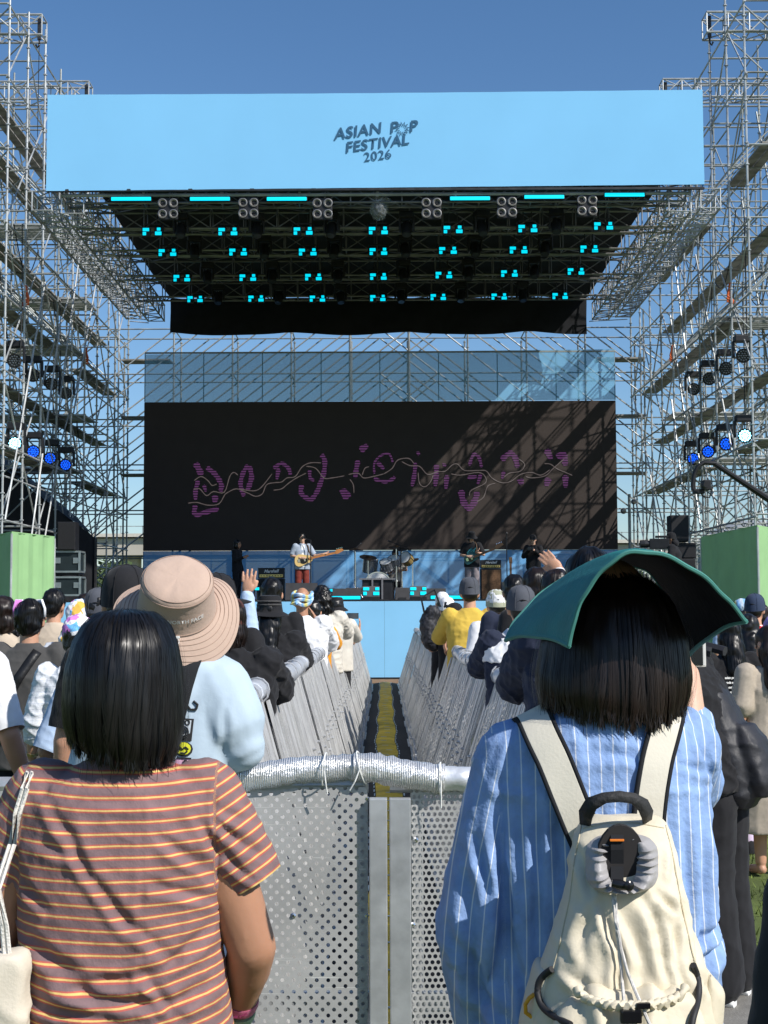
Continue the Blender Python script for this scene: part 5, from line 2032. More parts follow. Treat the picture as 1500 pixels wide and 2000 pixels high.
# ------------------------------------------------------------------ crowd, right side
RR = 'people leaning on the right alley barrier'
RAILL = lambda y=0.44: (((-0.29, 0.18, 1.21), (-0.26, y, 1.23)), None)
p = crowd('person in a yellow T-shirt and dark grey cap leaning over the right rail', 917, 1126, 14.2, None, hat_h=0.02, group=RR, arms=(((-0.25, 0.22, 1.20), (-0.20, 0.46, 1.16), (0, .6, -1)), ((0.24, 0.24, 1.20), (0.05, 0.44, 1.24))))
p.body().shirt(c_yellow, fit=1.12, sl=1.1, amp=0.006).trousers(c_denim).hair('crop', hair_k).cap(c_greycap)
p = crowd('person in a white cap holding a black camera beside the right rail', 873, 1165, 16.5, None, hat_h=0.02, group=RR, arms=LEAN)
p.body().shirt(c_black).trousers(c_black).hair('short', hair_k).cap(c_white)
p = crowd('person in a black cap and black T-shirt pressed between white cap and yellow T-shirt', 888, 1176, 15.2, None, hat_h=0.02, group=RR, arms=LEAN)
p.body().shirt(c_black).trousers(c_black).hair('short', hair_k).cap(c_black, turn=30)
p = crowd('person with a white towel over the head nearest the stage on the right rail', 866, 1158, 19.5, None, group=RR, rot=45, lean=18, turn=-40, arms=LEAN)
p.body().shirt(c_black).trousers(c_black).scarf(c_white, False).hair('crop', hair_k)
bg_ = empty('camera_bag', P(838, 1222, 15.2), 0.2, 'bulky black patterned camera bag resting on the right rail near the stage', 'camera bag')
blob('pouch', [ell((0, 0, 0), (0.10, 0.10, 0.17)), ell((0.02, 0, -0.12), (0.10, 0.10, 0.14)), ell((0.03, -0.03, 0.14), (0.08, 0.08, 0.08))], 0.015, M('speckled black nylon', (0.03, 0.03, 0.035), 0.6, var=0.9, vscale=30), bg_, 2, wrinkle(0.012, 15, 1, .5))
m = MB()
m.path([(-0.06, -0.05, 0.12), (-0.10, -0.06, 0.3), (0.05, -0.05, 0.38), (0.12, -0.03, 0.2)], 0.012, 5)
m.build('strap', black, bg_)
p = crowd('person with a white hood cap and white top behind the yellow T-shirt', 970, 1151, 12.8, None, rot=8, lean=6, hat_h=0.015)
p.body().shirt(c_white, fit=1.1).trousers(c_denim).scarf(c_white, False).hair('crop', hair_k).cap(cloth('khaki cap cloth', (0.35, 0.36, 0.26)), bill=False)
p = crowd('person in a navy T-shirt and charcoal cap with a white cloth round the neck', 1018, 1141, 8.8, None, hat_h=0.02, group=RR, vx=0.008, w=1.05, arms=LEAN)
p.body().shirt(c_navy, fit=1.15, sl=1.05, amp=0.01).trousers(c_black).hair('crop', hair_k).cap(c_greycap)
pr = [rings([p.ring(1.26, 0.205, 0.128, -0.02, -0.012), p.ring(1.34, 0.19, 0.115, -0.02, -0.012), p.ring(1.40, 0.135, 0.09), p.ring(1.45, 0.08, 0.072)])]
blob('neck_cloth', pr, 0.009, c_white, p.root, 2, wrinkle(0.012, 10, 4, .6))
p = crowd('person with tousled black hair in front of the guitar amplifier', 1004, 1122, 11.5, None)
p.body().shirt(c_navy).trousers(c_denim).hair('short', hair_k, 300, 15)
p = crowd('person with short dark hair just left of the raised hand', 1047, 1108, 10.3, None, lean=2)
p.body().shirt(c_black).trousers(c_denim).hair('short', hair_b, 300, 16)
p = crowd('person with reddish brown hair raising a bent hand on the right side', 1087, 1113, 9.0, None, vx=0.007, arms=(((-0.06, 0.14, 1.42), (0.05, 0.22, 1.70), (-0.75, 0.2, 0.75), (0.5, 0.8, -0.3)), None))
p.body(curl=0.3, spread=1.1).shirt(c_white, 'long').trousers(c_denim).hair('bob', hair_b, 300, 17)
p = crowd('tall person with thick black hair in a navy jacket behind the green hat', 1152, 1070, 5.3, None, vx=0.008, w=1.1, arms=LEAN)
p.body().shirt(c_navy, 'long', fit=1.15, amp=0.012, hem=0.78).trousers(c_black).hair('short', hair_k, 700, 18)
pk = empty('waist_bag', P(1020, 1300, 5.6), 0, 'small black bag hung on the right rail by the navy jacket', 'bag')
blob('pouch', [ell((0, 0, 0), (0.085, 0.07, 0.075)), ell((0.02, 0, 0.06), (0.06, 0.05, 0.05))], 0.01, c_black, pk, 2, wrinkle(0.008, 16, 1, .5))
m = MB()
m.path([(-0.06, 0, 0.04), (-0.03, -.02, 0.12), (0.04, -.02, 0.12), (0.07, 0, 0.04)], 0.006, 5)
m.build('strap', black, pk)

# person with the black backpack right behind the striped shirt
p = crowd('person in wide black trousers and white shoes wearing a black backpack', 1304, 1165, 6.1, None, vx=0.008, w=1.05, arms=(((-0.24, 0.10, 1.14), (-0.15, 0.32, 1.20)), ((0.26, 0.08, 1.14), (0.18, 0.32, 1.18))), rot=60, lean=18)
p.body().shirt(c_black, fit=1.1, hem=0.86, amp=0.01).trousers(c_black, wide=1.32).shoes(plastic_white).hair('short', hair_k)
bk = empty('backpack', p.root.location, p.root.rotation_euler.z, 'bulky black nylon backpack worn by the person in black trousers', 'backpack')
nyl = M('black nylon', (0.022, 0.022, 0.026), 0.55, var=0.25, bump=0.35, bscale=25)
BO = Vector((0.02, 0.085, -0.05))
blob('main_pocket', [rings([oval(p.T(0, -0.19, zc) + BO, rx * .82, ry * .68) for zc, rx, ry in ((0.84, 0.10, 0.05), (0.88, 0.165, 0.10), (0.98, 0.18, 0.12), (1.14, 0.17, 0.11), (1.26, 0.14, 0.09), (1.31, 0.08, 0.05))]),
                     rings([oval(p.T(0, -0.27, zc) + BO, rx * .82, ry) for zc, rx, ry in ((0.88, 0.10, 0.03), (0.92, 0.14, 0.06), (1.04, 0.14, 0.06), (1.11, 0.10, 0.03))])], 0.010, nyl, bk, 2, wrinkle(0.006, 9, 2, .3))
m = MB()
for s in (-1, 1):
    m.path([p.T(s * 0.10, -0.17, 1.40), p.T(s * 0.12, -0.08, 1.455), p.T(s * 0.13, 0.03, 1.45), p.T(s * 0.14, 0.12, 1.36), p.T(s * 0.15, 0.13, 1.18)], 0.022, 6)
m.build('strap', nyl, bk)

p = crowd('person with long dark hair in a black T-shirt with white text and a pink star', 1424, 1205, 9.6, None, rot=12, vx=0.008, w=1.0)
p.body().shirt(c_black, fit=1.15, sl=1.0, hem=0.80).trousers(c_black, short=True, wide=1.1).shoes(c_black).hair('long', hair_k, 350, 19)
for s in (-1, 1):
    blob('sock', [cone(p.T(s * 0.098, -0.008, 0.36), 0.056 * p.k, p.T(s * 0.10, -0.02, 0.10), 0.043 * p.k)], 0.009, c_pinksock, p.root, 1)
for k, tx in enumerate(('ART', 'asian pop music festival', 'bands artists and friends', 'live outdoors all weekend', 'see you in the front row')):
    put_text(tx, 0.035 if k == 0 else 0.021, p.world(p.T(-0.01, -0.158, 1.30 - 0.034 * k)), (math.cos(.2), math.sin(.2), 0), (0, 0, 1), white_ink, p.root, 'shirt_print', bold=0.001)
m = MB()
cs = p.T(0.02, -0.152, 1.06)
m.add([cs + Vector((0.07 * (1 if q % 2 == 0 else 0.45) * math.cos(q * math.pi / 8), 0, 0.07 * (1 if q % 2 == 0 else 0.45) * math.sin(q * math.pi / 8))) for q in range(16)], [tuple(range(16))])
m.build('star_print', M('pink ink', (0.45, 0.18, 0.32), 0.8), p.root)
p = crowd('person in a beige linen dress at the right edge of the crowd', 1500, 1222, 8.8, None, rot=10, vx=0.008, turn=20)
p.body().hair('long', hair_b, 300, 20)
blob('dress', [rings([p.ring(zc, rx, ry) for zc, rx, ry in ((0.30, 0.27, 0.20), (0.6, 0.235, 0.17), (0.95, 0.19, 0.13), (1.1, 0.17, 0.115), (1.25, 0.18, 0.12), (1.36, 0.165, 0.09), (1.42, 0.08, 0.06))]),
               cone(p.sh[0], 0.07, p.sh[0].lerp(p.arm[0][0], 0.8), 0.075), cone(p.sh[1], 0.07, p.sh[1].lerp(p.arm[1][0], 0.8), 0.075)], 0.010, M('oatmeal linen', (0.40, 0.34, 0.27), 0.9, var=0.08, vscale=60, bump=.06), p.root, 2, wrinkle(0.005, 6, 3, .2))
p = crowd('person in black trousers and a white vest between the beige dress and the pink star', 1462, 1200, 10.6, None, vx=0.010)
p.body().shirt(c_white, fit=1.05).trousers(c_black).shoes(c_black).hair('long', hair_k)
p = crowd('person in a navy cap and white T-shirt with a red cloth round the neck', 1474, 1158, 12.6, None, rot=-15, hat_h=0.02, turn=-15)
p.body().shirt(c_white, fit=1.1).trousers(c_denim).hair('crop', hair_k).cap(c_navycap, turn=20)
blob('neck_cloth', [rings([p.ring(1.30, 0.10, 0.09, -0.03, -0.03), p.ring(1.37, 0.13, 0.095), p.ring(1.44, 0.075, 0.072)])], 0.010, c_red, p.root, 2, wrinkle(0.01, 12, 4, .6))
p = crowd('person with a yellow patterned headscarf right of the green sun hat', 1449, 1168, 15.0, None, turn=40, hat_h=0.02)
p.body().shirt(c_black).trousers(c_denim).scarf(band_mat, False).hair('long', hair_b)
p = crowd('person with a lilac headscarf and striped top at the right edge', 1512, 1200, 11.5, None, turn=30, hat_h=0.02)
p.body().shirt(c_mauve, fit=1.1).trousers(c_denim).scarf(M('lilac scarf', (0.40, 0.28, 0.55), 0.8, var=0.35, vscale=25)).hair('crop', hair_k)
for k, (px, py, d, mt, hr, lbl) in enumerate([(1432, 1176, 18, c_paleblue, 'short', 'person with short hair far back beside the right booth'), (1488, 1180, 18.5, c_navy, 'bob', 'person with a bob far back below the right booth')]):
    p = crowd(lbl, px, py, d, None)
    p.body().shirt(mt).trousers(c_denim).hair(hr, hair_b)
t = empty('picnic_cloth', P(1466, 1512, 14.2).xy.to_3d(), 0.2, 'crumpled turquoise cloth lying on the grass behind the crowd', 'cloth')
blob('fabric', [ell((0, 0, 0.04), (0.22, 0.2, 0.09)), ell((0.2, 0.05, 0.02), (0.2, 0.2, 0.07))], 0.02, M('turquoise fabric', (0.10, 0.42, 0.40), 0.7), t, 2, wrinkle(0.035, 9, 3, .5))
# dark figure at the very right edge, close to the camera
p = Person('person in dark clothes cut off by the right edge close to the camera', 0.615, 1.45, 1.62, 0, 0, voxel=0.008)
p.setup(arms=(((-0.235, -0.02, 1.06), (-0.19, 0.1, 0.86)), None)).body().shirt(c_black, 'long', fit=1.05).trousers(c_black).hair('bob', hair_k)

# ------------------------------------------------------------------ on stage
def on_stage(label, px, d, H, rot, **kw):
    x = P(px, 1100, d).x
    p = Person(label, x, d, H, rot, kw.pop('lean', 0), SZ, None, kw.pop('w', 1.0), 0.014, kw.pop('skin', skin_c))
    p.setup(**kw)
    return p


# bass player
GY = 36.75
p = on_stage('bass player in a grey blue open shirt and rust red trousers', 590, GY, 1.74, 195, turn=-28, nod=12, arms=(((-0.32, 0.05, 1.12), (-0.50, 0.24, 1.17), (-0.9, 0.2, 0.3)), ((0.27, -0.03, 1.13), (0.09, 0.19, 1.07), (-1, 0.2, -0.1))))
p.body().face().shirt(c_blueshirt, fit=1.12, hem=0.78).trousers(c_rust, wide=1.15).shoes(c_black).hair('short', hair_k, 120, 3)
blob('undershirt', [rings([p.ring(0.83, 0.05, 0.02, 0.0, 0.128), p.ring(1.1, 0.055, 0.02, 0.0, 0.122), p.ring(1.38, 0.055, 0.02, 0.0, 0.082), p.ring(1.41, 0.03, 0.015, 0, 0.06)])], 0.012, c_white, p.root, 2)


def guitar(p, name, label, body_mat, at, slope, scale, guard_mat, neck_mat):
    root = empty(name, p.root.location, p.root.rotation_euler.z, label, 'guitar')
    c = Vector(at)
    ax = Vector((-math.cos(slope), 0.12, math.sin(slope))).normalized()      # towards the headstock
    up = Vector((math.sin(slope), 0, math.cos(slope)))
    fw = ax.cross(up) * -1
    if fw.y < 0:
        fw = -fw
    out = []
    for k in range(28):
        a = 2 * math.pi * k / 28
        r = 0.17 + 0.022 * math.cos(2 * a) + 0.035 * math.cos(3 * a + 0.3) * 0.7
        sx_ = 1.25
        out.append(c + (ax * r * sx_ * math.cos(a) + up * r * 0.95 * math.sin(a)) * scale - fw * 0.02)
    MB().prism(out, fw * 0.045).build('body', body_mat, root)
    m = MB()
    g_ = [c + (ax * (0.02 + 0.10 * math.cos(a)) + up * (0.085 * math.sin(a) - 0.02)) * scale + fw * 0.028 for a in [q * math.pi / 8 for q in range(16)]]
    m.prism(g_, fw * 0.004)
    m.build('pickguard', guard_mat, root)
    m = MB()
    q = Matrix((ax, fw, up)).transposed()
    m.box(c + ax * 0.50 * scale + fw * 0.034, (0.72 * scale, 0.022, 0.052), q)
    m.build('neck', neck_mat, root)
    m = MB()
    h0 = c + ax * 0.86 * scale + fw * 0.03
    m.prism([h0 + up * 0.03, h0 + ax * 0.05 + up * 0.075, h0 + ax * 0.20 + up * 0.07, h0 + ax * 0.23 + up * 0.01, h0 + ax * 0.06 - up * 0.04, h0 - up * 0.03], fw * 0.02)
    m.build('headstock', neck_mat, root)
    m = MB()
    for k in range(4):
        m.lathe(h0 + ax * (0.06 + 0.045 * k) + up * 0.085 + fw * 0.01, [(0.0, 0), (0.014, 0.0), (0.014, 0.02), (0, 0.02)], 6, axis=up)
    m.box(c - ax * 0.10 * scale + fw * 0.03, (0.06, 0.012, 0.08), q)
    m.box(c + ax * 0.05 * scale + fw * 0.034, (0.035, 0.012, 0.085), q)
    m.build('hardware', chrome, root)
    m = MB()
    k_ = p.k
    m.path([c - ax * 0.2 * scale, p.T(0.17, -0.02, 1.2), p.T(0.10, -0.10, 1.40), p.T(-0.06, -0.04, 1.45), p.T(-0.13, 0.08, 1.38), p.T(-0.15, 0.13, 1.25), c + ax * 0.22 * scale + up * 0.1], 0.018, 5)
    m.build('strap', brown_tolex, root)
    return root


guitar(p, 'bass_guitar', 'cream bass guitar with black pickguard and orange neck held by the bass player', M('cream lacquer', (0.66, 0.46, 0.18), 0.25, var=0.04, coat=.3), p.T(0.02, 0.165, 1.02), 0.22, 1.0, black_gloss, wood_orange)


def mic_stand(px, d, top, label, boom=None):
    x = P(px, 1100, d).x
    root = empty('microphone_stand', (x, d, SZ), 0, label, 'microphone stand')
    m = MB()
    m.tube((0, 0, 0.03), (0, 0, top), 0.014, 6)
    for k in range(3):
        a = 0.5 + k * 2.09
        m.tube((0, 0, 0.12), (0.32 * math.cos(a), 0.32 * math.sin(a), 0.01), 0.012, 5)
    if boom:
        m.tube((0, 0, top), Vector((0, 0, top)) + Vector(boom), 0.010, 5)
    m.build('stand', black, root)
    e = Vector((0, 0, top)) + Vector(boom or (0, 0, 0))
    m = MB()
    d_ = Vector(boom or (0, 0, 1)).normalized()
    m.lathe(e, [(0.012, 0), (0.016, 0.1), (0.026, 0.12), (0.028, 0.15), (0.018, 0.17), (0, 0.175)], 10, axis=d_)
    m.build('microphone', dark_metal, root, True)
    return root


mic_stand(607, 36.5, 1.55, 'thin black microphone stand in front of the bass player', (-0.1, 0.05, 0.03))
mic_stand(990, 37.4, 1.62, 'straight microphone stand right of the guitar amplifier', None)
mic_stand(693, 39.2, 1.45, 'tall microphone stand left of the drum kit', (0.1, 0.2, 0.1))
mic_stand(783, 38.6, 1.5, 'microphone stand over the drums right of the drummer', (-0.25, 0.4, 0.12))

p = on_stage('person in black standing sideways at the left end of the stage', 463, 39.0, 1.70, -110, skin=skin_b, arms=(None, ((0.24, 0.05, 1.12), (0.2, 0.28, 1.2))))
p.body().face().shirt(c_black, 'long').trousers(c_black).shoes(c_black).hair('bob', hair_k, 80, 4)
p = on_stage('guitarist in a black hat and printed black T-shirt looking down', 922, 36.8, 1.76, 165, turn=20, nod=22, arms=(((-0.30, 0.02, 1.13), (-0.16, 0.24, 1.18), (-0.6, 0.3, 0.5)), ((0.28, -0.02, 1.13), (0.06, 0.20, 1.08), (-1, 0.1, 0))))
p.body().face().shirt(c_black, fit=1.12).trousers(M('grey trousers', (0.22, 0.19, 0.20), 0.85), wide=1.2).shoes(c_black).hair('bob', hair_k, 100, 5).bucket(c_black, 0.05, 0.02)
m = MB()
for k in range(6):
    m.path([p.T(-0.12 + 0.03 * k, 0.125, 1.30 - 0.02 * (k % 3)), p.T(-0.08 + 0.035 * k, 0.132, 1.20 - 0.02 * (k % 2)), p.T(-0.11 + 0.04 * k, 0.13, 1.12)], 0.007, 4)
m.build('shirt_print', M('teal print', (0.05, 0.30, 0.36), 0.8), p.root)
guitar(p, 'electric_guitar', 'dark teal electric guitar held low by the guitarist in the black hat', M('teal lacquer', (0.02, 0.09, 0.11), 0.25), p.T(0.0, 0.165, 1.03), 0.35, 0.85, black_gloss, brown_tolex)
p = on_stage('camera operator in black with a cap filming at the right of the stage', 1042, 37.2, 1.70, 160, arms=(((-0.26, 0.02, 1.14), (-0.10, 0.26, 1.28), (0.6, .5, .5)), ((0.26, 0.02, 1.14), (0.05, 0.27, 1.28), (-.6, .5, .5))))
p.body().face().shirt(c_black, 'long', fit=1.1).trousers(c_black).shoes(c_black).hair('crop', hair_k).cap(c_black)
cm_ = empty('video_camera', p.world(p.T(-0.02, 0.36, 1.32)), p.root.rotation_euler.z, 'small black video camera held by the operator in a cap', 'video camera')
MB().bbox((0, 0, 0), (0.13, 0.16, 0.11), 0.012).build('body', black, cm_)
m = MB()
m.lathe((0, 0.08, 0), [(0.045, 0), (0.05, 0.08), (0.0, 0.085)], 12, axis=(0, 1, 0))
m.build('lens', dark_metal, cm_)

# cameraman on a riser at the right of the picture
YC = 30.5
ztop = P(1320, 1036, YC).z
zb = ztop - 1.78
t = empty('camera_riser', (P(1315, 1100, YC).x, YC, 0), 0, 'black camera platform behind the crowd beside the right booth', 'riser')
MB().box((0, 0, zb - 0.05), (1.6, 1.4, 0.1)).build('deck', black, t)
m = MB()
for sx_ in (-.75, .75):
    for sy_ in (-.65, .65):
        m.tube((sx_, sy_, 0), (sx_, sy_, zb - .1), 0.03)
m.build('leg', dark_metal, t)
p = Person('cameraman in a black hooded top and cap on the riser at the right', P(1320, 1100, YC).x, YC, 1.74, 70, 6, zb, voxel=0.013)
p.setup(arms=(((-0.26, 0.06, 1.16), (-0.16, 0.38, 1.26), (.2, 1, .2)), ((0.26, 0.06, 1.14), (0.12, 0.38, 1.22), (-.2, 1, .2))))
p.body().face().shirt(c_black, 'long', fit=1.2).trousers(c_black).shoes(c_black).hair('short', hair_k).cap(c_black)
blob('hood', [p.hell((0, -0.08, -0.10), (0.11, 0.08, 0.08))], 0.014, c_black, p.root)
cm_ = empty('broadcast_camera', P(1288, 1062, YC), math.radians(80), 'large black broadcast camera with grey lens used by the cameraman on the riser', 'video camera')
m = MB()
m.bbox((0, 0, 0), (0.17, 0.42, 0.22), 0.02)
m.bbox((0, -0.05, 0.15), (0.05, 0.28, 0.05), 0.01)
m.build('body', black, cm_)
m = MB()
m.lathe((0, 0.2, 0), [(0.07, 0), (0.085, 0.1), (0.085, 0.2), (0.06, 0.22), (0, 0.22)], 14, axis=(0, 1, 0))
m.build('lens', dark_metal, cm_)
m = MB()
for k in range(3):
    a = k * 2.09
    m.tube((0, 0, -0.15), (0.45 * math.cos(a), 0.45 * math.sin(a), zb - cm_.location.z + 0.0), 0.022, 6)
m.build('tripod', dark_metal, cm_)

# amplifiers
def amp(px0, px1, py0, py1, d, label, head_px, word, cab_mat, combo=False):
    zt = P(0, py0, d).z
    x0, x1 = P(px0, 1100, d).x, P(px1, 1100, d).x
    w_ = x1 - x0
    zh = P(0, head_px, d).z
    root = empty('amplifier', ((x0 + x1) / 2, d, SZ), 0, label, 'amplifier')
    hh_ = zt - zh
    zc = zh - SZ
    MB().bbox((0, 0.18, zc + hh_ / 2), (w_, 0.30, hh_), 0.015).build('head', black, root)
    MB().box((0, 0.025, zc + hh_ * 0.22), (w_ * 0.9, 0.012, hh_ * 0.28)).build('control_panel', M('gold panel', (0.62, 0.46, 0.16), 0.35, 0.6), root)
    m = MB()
    for k in range(8):
        m.lathe((-w_ * .38 + w_ * .108 * k, 0.018, zc + hh_ * .22), [(0.0, 0.018), (0.014, 0.016), (0.016, 0)], 8, axis=(0, -1, 0))
    m.build('knob', black_gloss, root)
    put_text(word, hh_ * 0.42, root.location + Vector((0, 0.022, zc + hh_ * 0.67)), (1, 0, 0.03), (0, 0, 1), white_ink, root, 'lettering', shear=0.3, bold=0.003)
    MB().bbox((0, 0.2, zc / 2 - 0.005), (w_ * 1.02, 0.36, zc - 0.012), 0.02).build('cabinet', black, root)
    MB().bbox((0, 0.015, zc / 2), (w_ * 0.92, 0.02, zc * 0.88), 0.006).build('grille', cab_mat, root)
    return root


amp(504, 555, 1111, 1160, 39.0, 'black bass amplifier head with gold panel and white script on its cabinet', 1131, 'Marshall', M('black grille', (0.014, 0.014, 0.014), 0.8, var=.4, vscale=60))
amp(939, 979, 1097, 1160, 39.6, 'small guitar amplifier head on a brown cabinet beside the guitarist in the hat', 1113, 'Marshall', M('brown grille', (0.13, 0.07, 0.035), 0.8, var=.4, vscale=25))


def wedge(px, d, w_, h_, label, flip=1, group='floor monitors on the stage'):
    root = empty('floor_monitor', (P(px, 1150, d).x, d, SZ), 0, label, 'floor monitor', group)
    MB().prism([Vector((-w_ / 2, 0, 0)), Vector((-w_ / 2, 0.5, 0)), Vector((-w_ / 2, 0.42, h_)), Vector((-w_ / 2, 0.16, h_))], (w_, 0, 0)).build('cabinet', M('monitor cabinet', (0.03, 0.03, 0.033), 0.6, var=.2), root)
    m = MB()
    m.prism([Vector((-w_ * .45, 0.50, 0.03)), Vector((-w_ * .45, 0.425, h_ - .03)), Vector((-w_ * .45, 0.435, h_ - .03)), Vector((-w_ * .45, 0.51, 0.03))], (w_ * .9, 0, 0))
    m.build('grille', black, root)
    m = MB()
    m.bbox((0, -0.003, h_ * .12), (0.2, 0.012, 0.06), 0.004)
    m.build('handle', dark_metal, root)
    return root


wedge(588, 35.9, 0.80, 0.44, 'large black floor monitor in front of the bass player')
wedge(665, 36.2, 0.42, 0.30, 'small floor monitor left of the cyan strobe blocks')
wedge(690, 37.0, 0.40, 0.33, 'floor monitor left of the bass drum')
wedge(786, 36.3, 0.36, 0.32, 'grey floor monitor right of the centre subwoofers')
wedge(852, 36.5, 0.50, 0.30, 'floor monitor right of the right strobe block')
wedge(1006, 36.4, 0.62, 0.46, 'large black floor monitor in front of the guitar amplifier')
sub = empty('subwoofer', (P(737, 1150, 37.5).x, 37.5, SZ), 0, 'pair of black subwoofers with grey centre bars before the drum kit', 'subwoofer')
z0 = P(0, 1132, 37.4).z - SZ
MB().bbox((0, 0.3, z0 / 2), (0.80, 0.5, z0), 0.02).build('cabinet', black, sub)
m = MB()
for x in (-0.13, 0.13):
    m.box((x, 0.02, z0 / 2), (0.045, 0.06, z0))
m.box((0, 0.02, z0 - .02), (0.95, 0.05, 0.04))
m.build('bar', M('grey bar', (0.16, 0.16, 0.17), 0.5), sub)

# stage-front light bars and strobe blocks
for k, (px0, px1, py, d) in enumerate([(636, 701, 1162, 35.4), (841, 912, 1161, 35.4), (1376, 1442, 1156, 35.4), (400, 455, 1163, 35.4)]):
    o = copy_tree(lb)
    o.location = P((px0 + px1) / 2, py, d)
    o.location.z = SZ + 0.06
    tag(o, ('cyan lit light bar lying on the stage edge left of the strobe blocks', 'cyan lit light bar lying on the stage edge right of the strobe blocks', 'cyan lit light bar at the right end of the stage edge', 'cyan lit light bar at the left end of the stage edge')[k], 'light bar', 'cyan light bars on the stage edge')
for k, (px, side) in enumerate(((725, 'left'), (817, 'right'))):
    root = empty('strobe_block', (P(px, 1150, 35.5).x, 35.5, SZ), 0, '%s strobe block with four cyan lit cells on the stage edge' % side, 'stage light', 'strobe blocks on the stage edge')
    MB().bbox((0, 0.1, 0.21), (0.42, 0.16, 0.26), 0.01).build('housing', M('grey strobe housing', (0.12, 0.11, 0.11), 0.5), root)
    MB().bbox((0, 0.1, 0.04), (0.42, 0.2, 0.08), 0.01).build('base', black, root)
    cells = [(-0.125, 0.275, 0.15, 0.075), (-0.155, 0.16, 0.09, 0.085), (0.15, 0.275, 0.10, 0.075), (0.125, 0.16, 0.15, 0.085)]
    for x, zc, w_, h_ in cells:
        m = MB()
        m.bbox((x, 0.012, zc), (w_, 0.02, h_), 0.009)
        m.build('light_cell', cyan, root)
for k, (px, py) in enumerate(((648, 1153), (497, 1135), (502, 1150))):
    o = empty('cyan_spot', (P(px, py, 36.8).x, 36.8, SZ), 0, ('small cyan lamp peeping over the long light bar', 'upper small blue lamp left of the bass amplifier', 'lower small blue lamp left of the bass amplifier')[k], 'stage light')
    zt = P(px, py, 36.8).z - SZ
    MB().bbox((0, 0.06, zt), (0.14, 0.1, 0.1), 0.01).build('housing', black, o)
    MB().bbox((0, 0.005, zt), (0.11, 0.02, 0.07), 0.008).build('light_cell', cyan, o)
    MB().box((0, 0.06, (zt - .05) / 2), (0.03, 0.03, zt - .05)).build('stand', black, o)

# drum kit
DY = 38.6
dk = empty('drum_kit', (P(738, 1100, DY).x, DY, SZ), 0, 'silver drum kit with a white fronted bass drum and dark cymbals', 'drum kit')
dl = lambda px, py, dy=0.0: P(px, py, DY + dy) - dk.location
shell = M('silver sparkle', (0.35, 0.36, 0.38), 0.25, 0.6, var=0.3, vscale=60)
brz = M('dark bronze', (0.11, 0.075, 0.045), 0.35, 0.8)


def drum(c, r, depth, axis, shell_mat, head_mat):
    m = MB()
    m.lathe(c, [(r, 0), (r, depth)], 28, axis=axis)
    o = m.build('drum', shell_mat, dk, True)
    m = MB()
    ax = Vector(axis).normalized()
    m.lathe(Vector(c) + ax * depth, [(0, 0.004), (r * .96, 0.004), (r * .96, 0.0)], 28, axis=axis)
    m.build('drum_head', head_mat, o)
    m = MB()
    for e in (0, depth):
        m.lathe(Vector(c) + ax * e, [(r * .97, -.012), (r * 1.05, -.012), (r * 1.05, .012), (r * .97, .012), (r * .97, -.012)], 28, axis=axis)
    q = ax.to_track_quat('Z', 'Y')
    for k in range(8):
        a = k * math.pi / 4
        o2 = q @ Vector((r * 1.05 * math.cos(a), r * 1.05 * math.sin(a), 0))
        m.tube(Vector(c) + o2 + ax * .01, Vector(c) + o2 + ax * (depth - .01), 0.008, 5)
    m.build('hoop', chrome, o)
    return o


bdm = drum(Vector((0.0, 0.55, 0.42)), 0.36, 0.5, (0, -1, 0), shell, M('white drum head', (0.75, 0.74, 0.72), 0.5, var=.03))
m = MB()
m.path([Vector((-0.11 + 0.022 * k, 0.035, 0.60 + 0.018 * math.sin(k * 2.1) + 0.006 * k * .3)) for k in range(11)], 0.007, 4)
m.build('script_mark', black, bdm)
head_w = M('drum head film', (0.72, 0.72, 0.70), 0.4)
drum(dl(757, 1104, .2) - Vector((0, 0, .1)), 0.17, 0.24, (-0.2, -0.55, 0.8), shell, head_w)
drum(dl(772, 1096, .25) - Vector((0, 0, .1)), 0.16, 0.22, (-0.2, -0.55, 0.8), shell, head_w)
drum(dl(757, 1112, .5) - Vector((0, 0, .1)), 0.19, 0.15, (0, -0.2, 1), M('brown shell', (0.16, 0.09, 0.07), 0.35), head_w)
drum(dl(797, 1088, .4) - Vector((0, 0, .1)), 0.17, 0.2, (-0.45, -0.75, 0.4), M('gold shell', (0.5, 0.36, 0.14), 0.3, .5), head_w)
drum(dl(722, 1110, .6) - Vector((0, 0, .1)), 0.2, 0.35, (0.1, -0.2, 1), shell, head_w)


def cymbal(px, py, r, dy, tilt, base=True):
    c = dl(px, py, dy)
    m = MB()
    m.lathe(c, [(0.0, 0.045), (0.05, 0.035), (0.065, 0.015), (r * .6, 0.004), (r, -0.012), (r * .99, -0.016), (r * .6, 0.0), (0, 0.01)], 28, axis=tilt)
    o = m.build('cymbal', brz, dk, True)
    m = MB()
    m.tube((c.x, c.y, 0.05), c + Vector((0, 0, 0.03)), 0.013, 6)
    m.tube((c.x, c.y, 0.02), (c.x, c.y, 0.55), 0.02, 6)
    for k in range(3):
        a = 0.4 + k * 2.09
        m.tube((c.x, c.y, 0.4), (c.x + 0.27 * math.cos(a), c.y + 0.27 * math.sin(a), 0.01), 0.011, 5)
    m.build('stand', chrome, o)


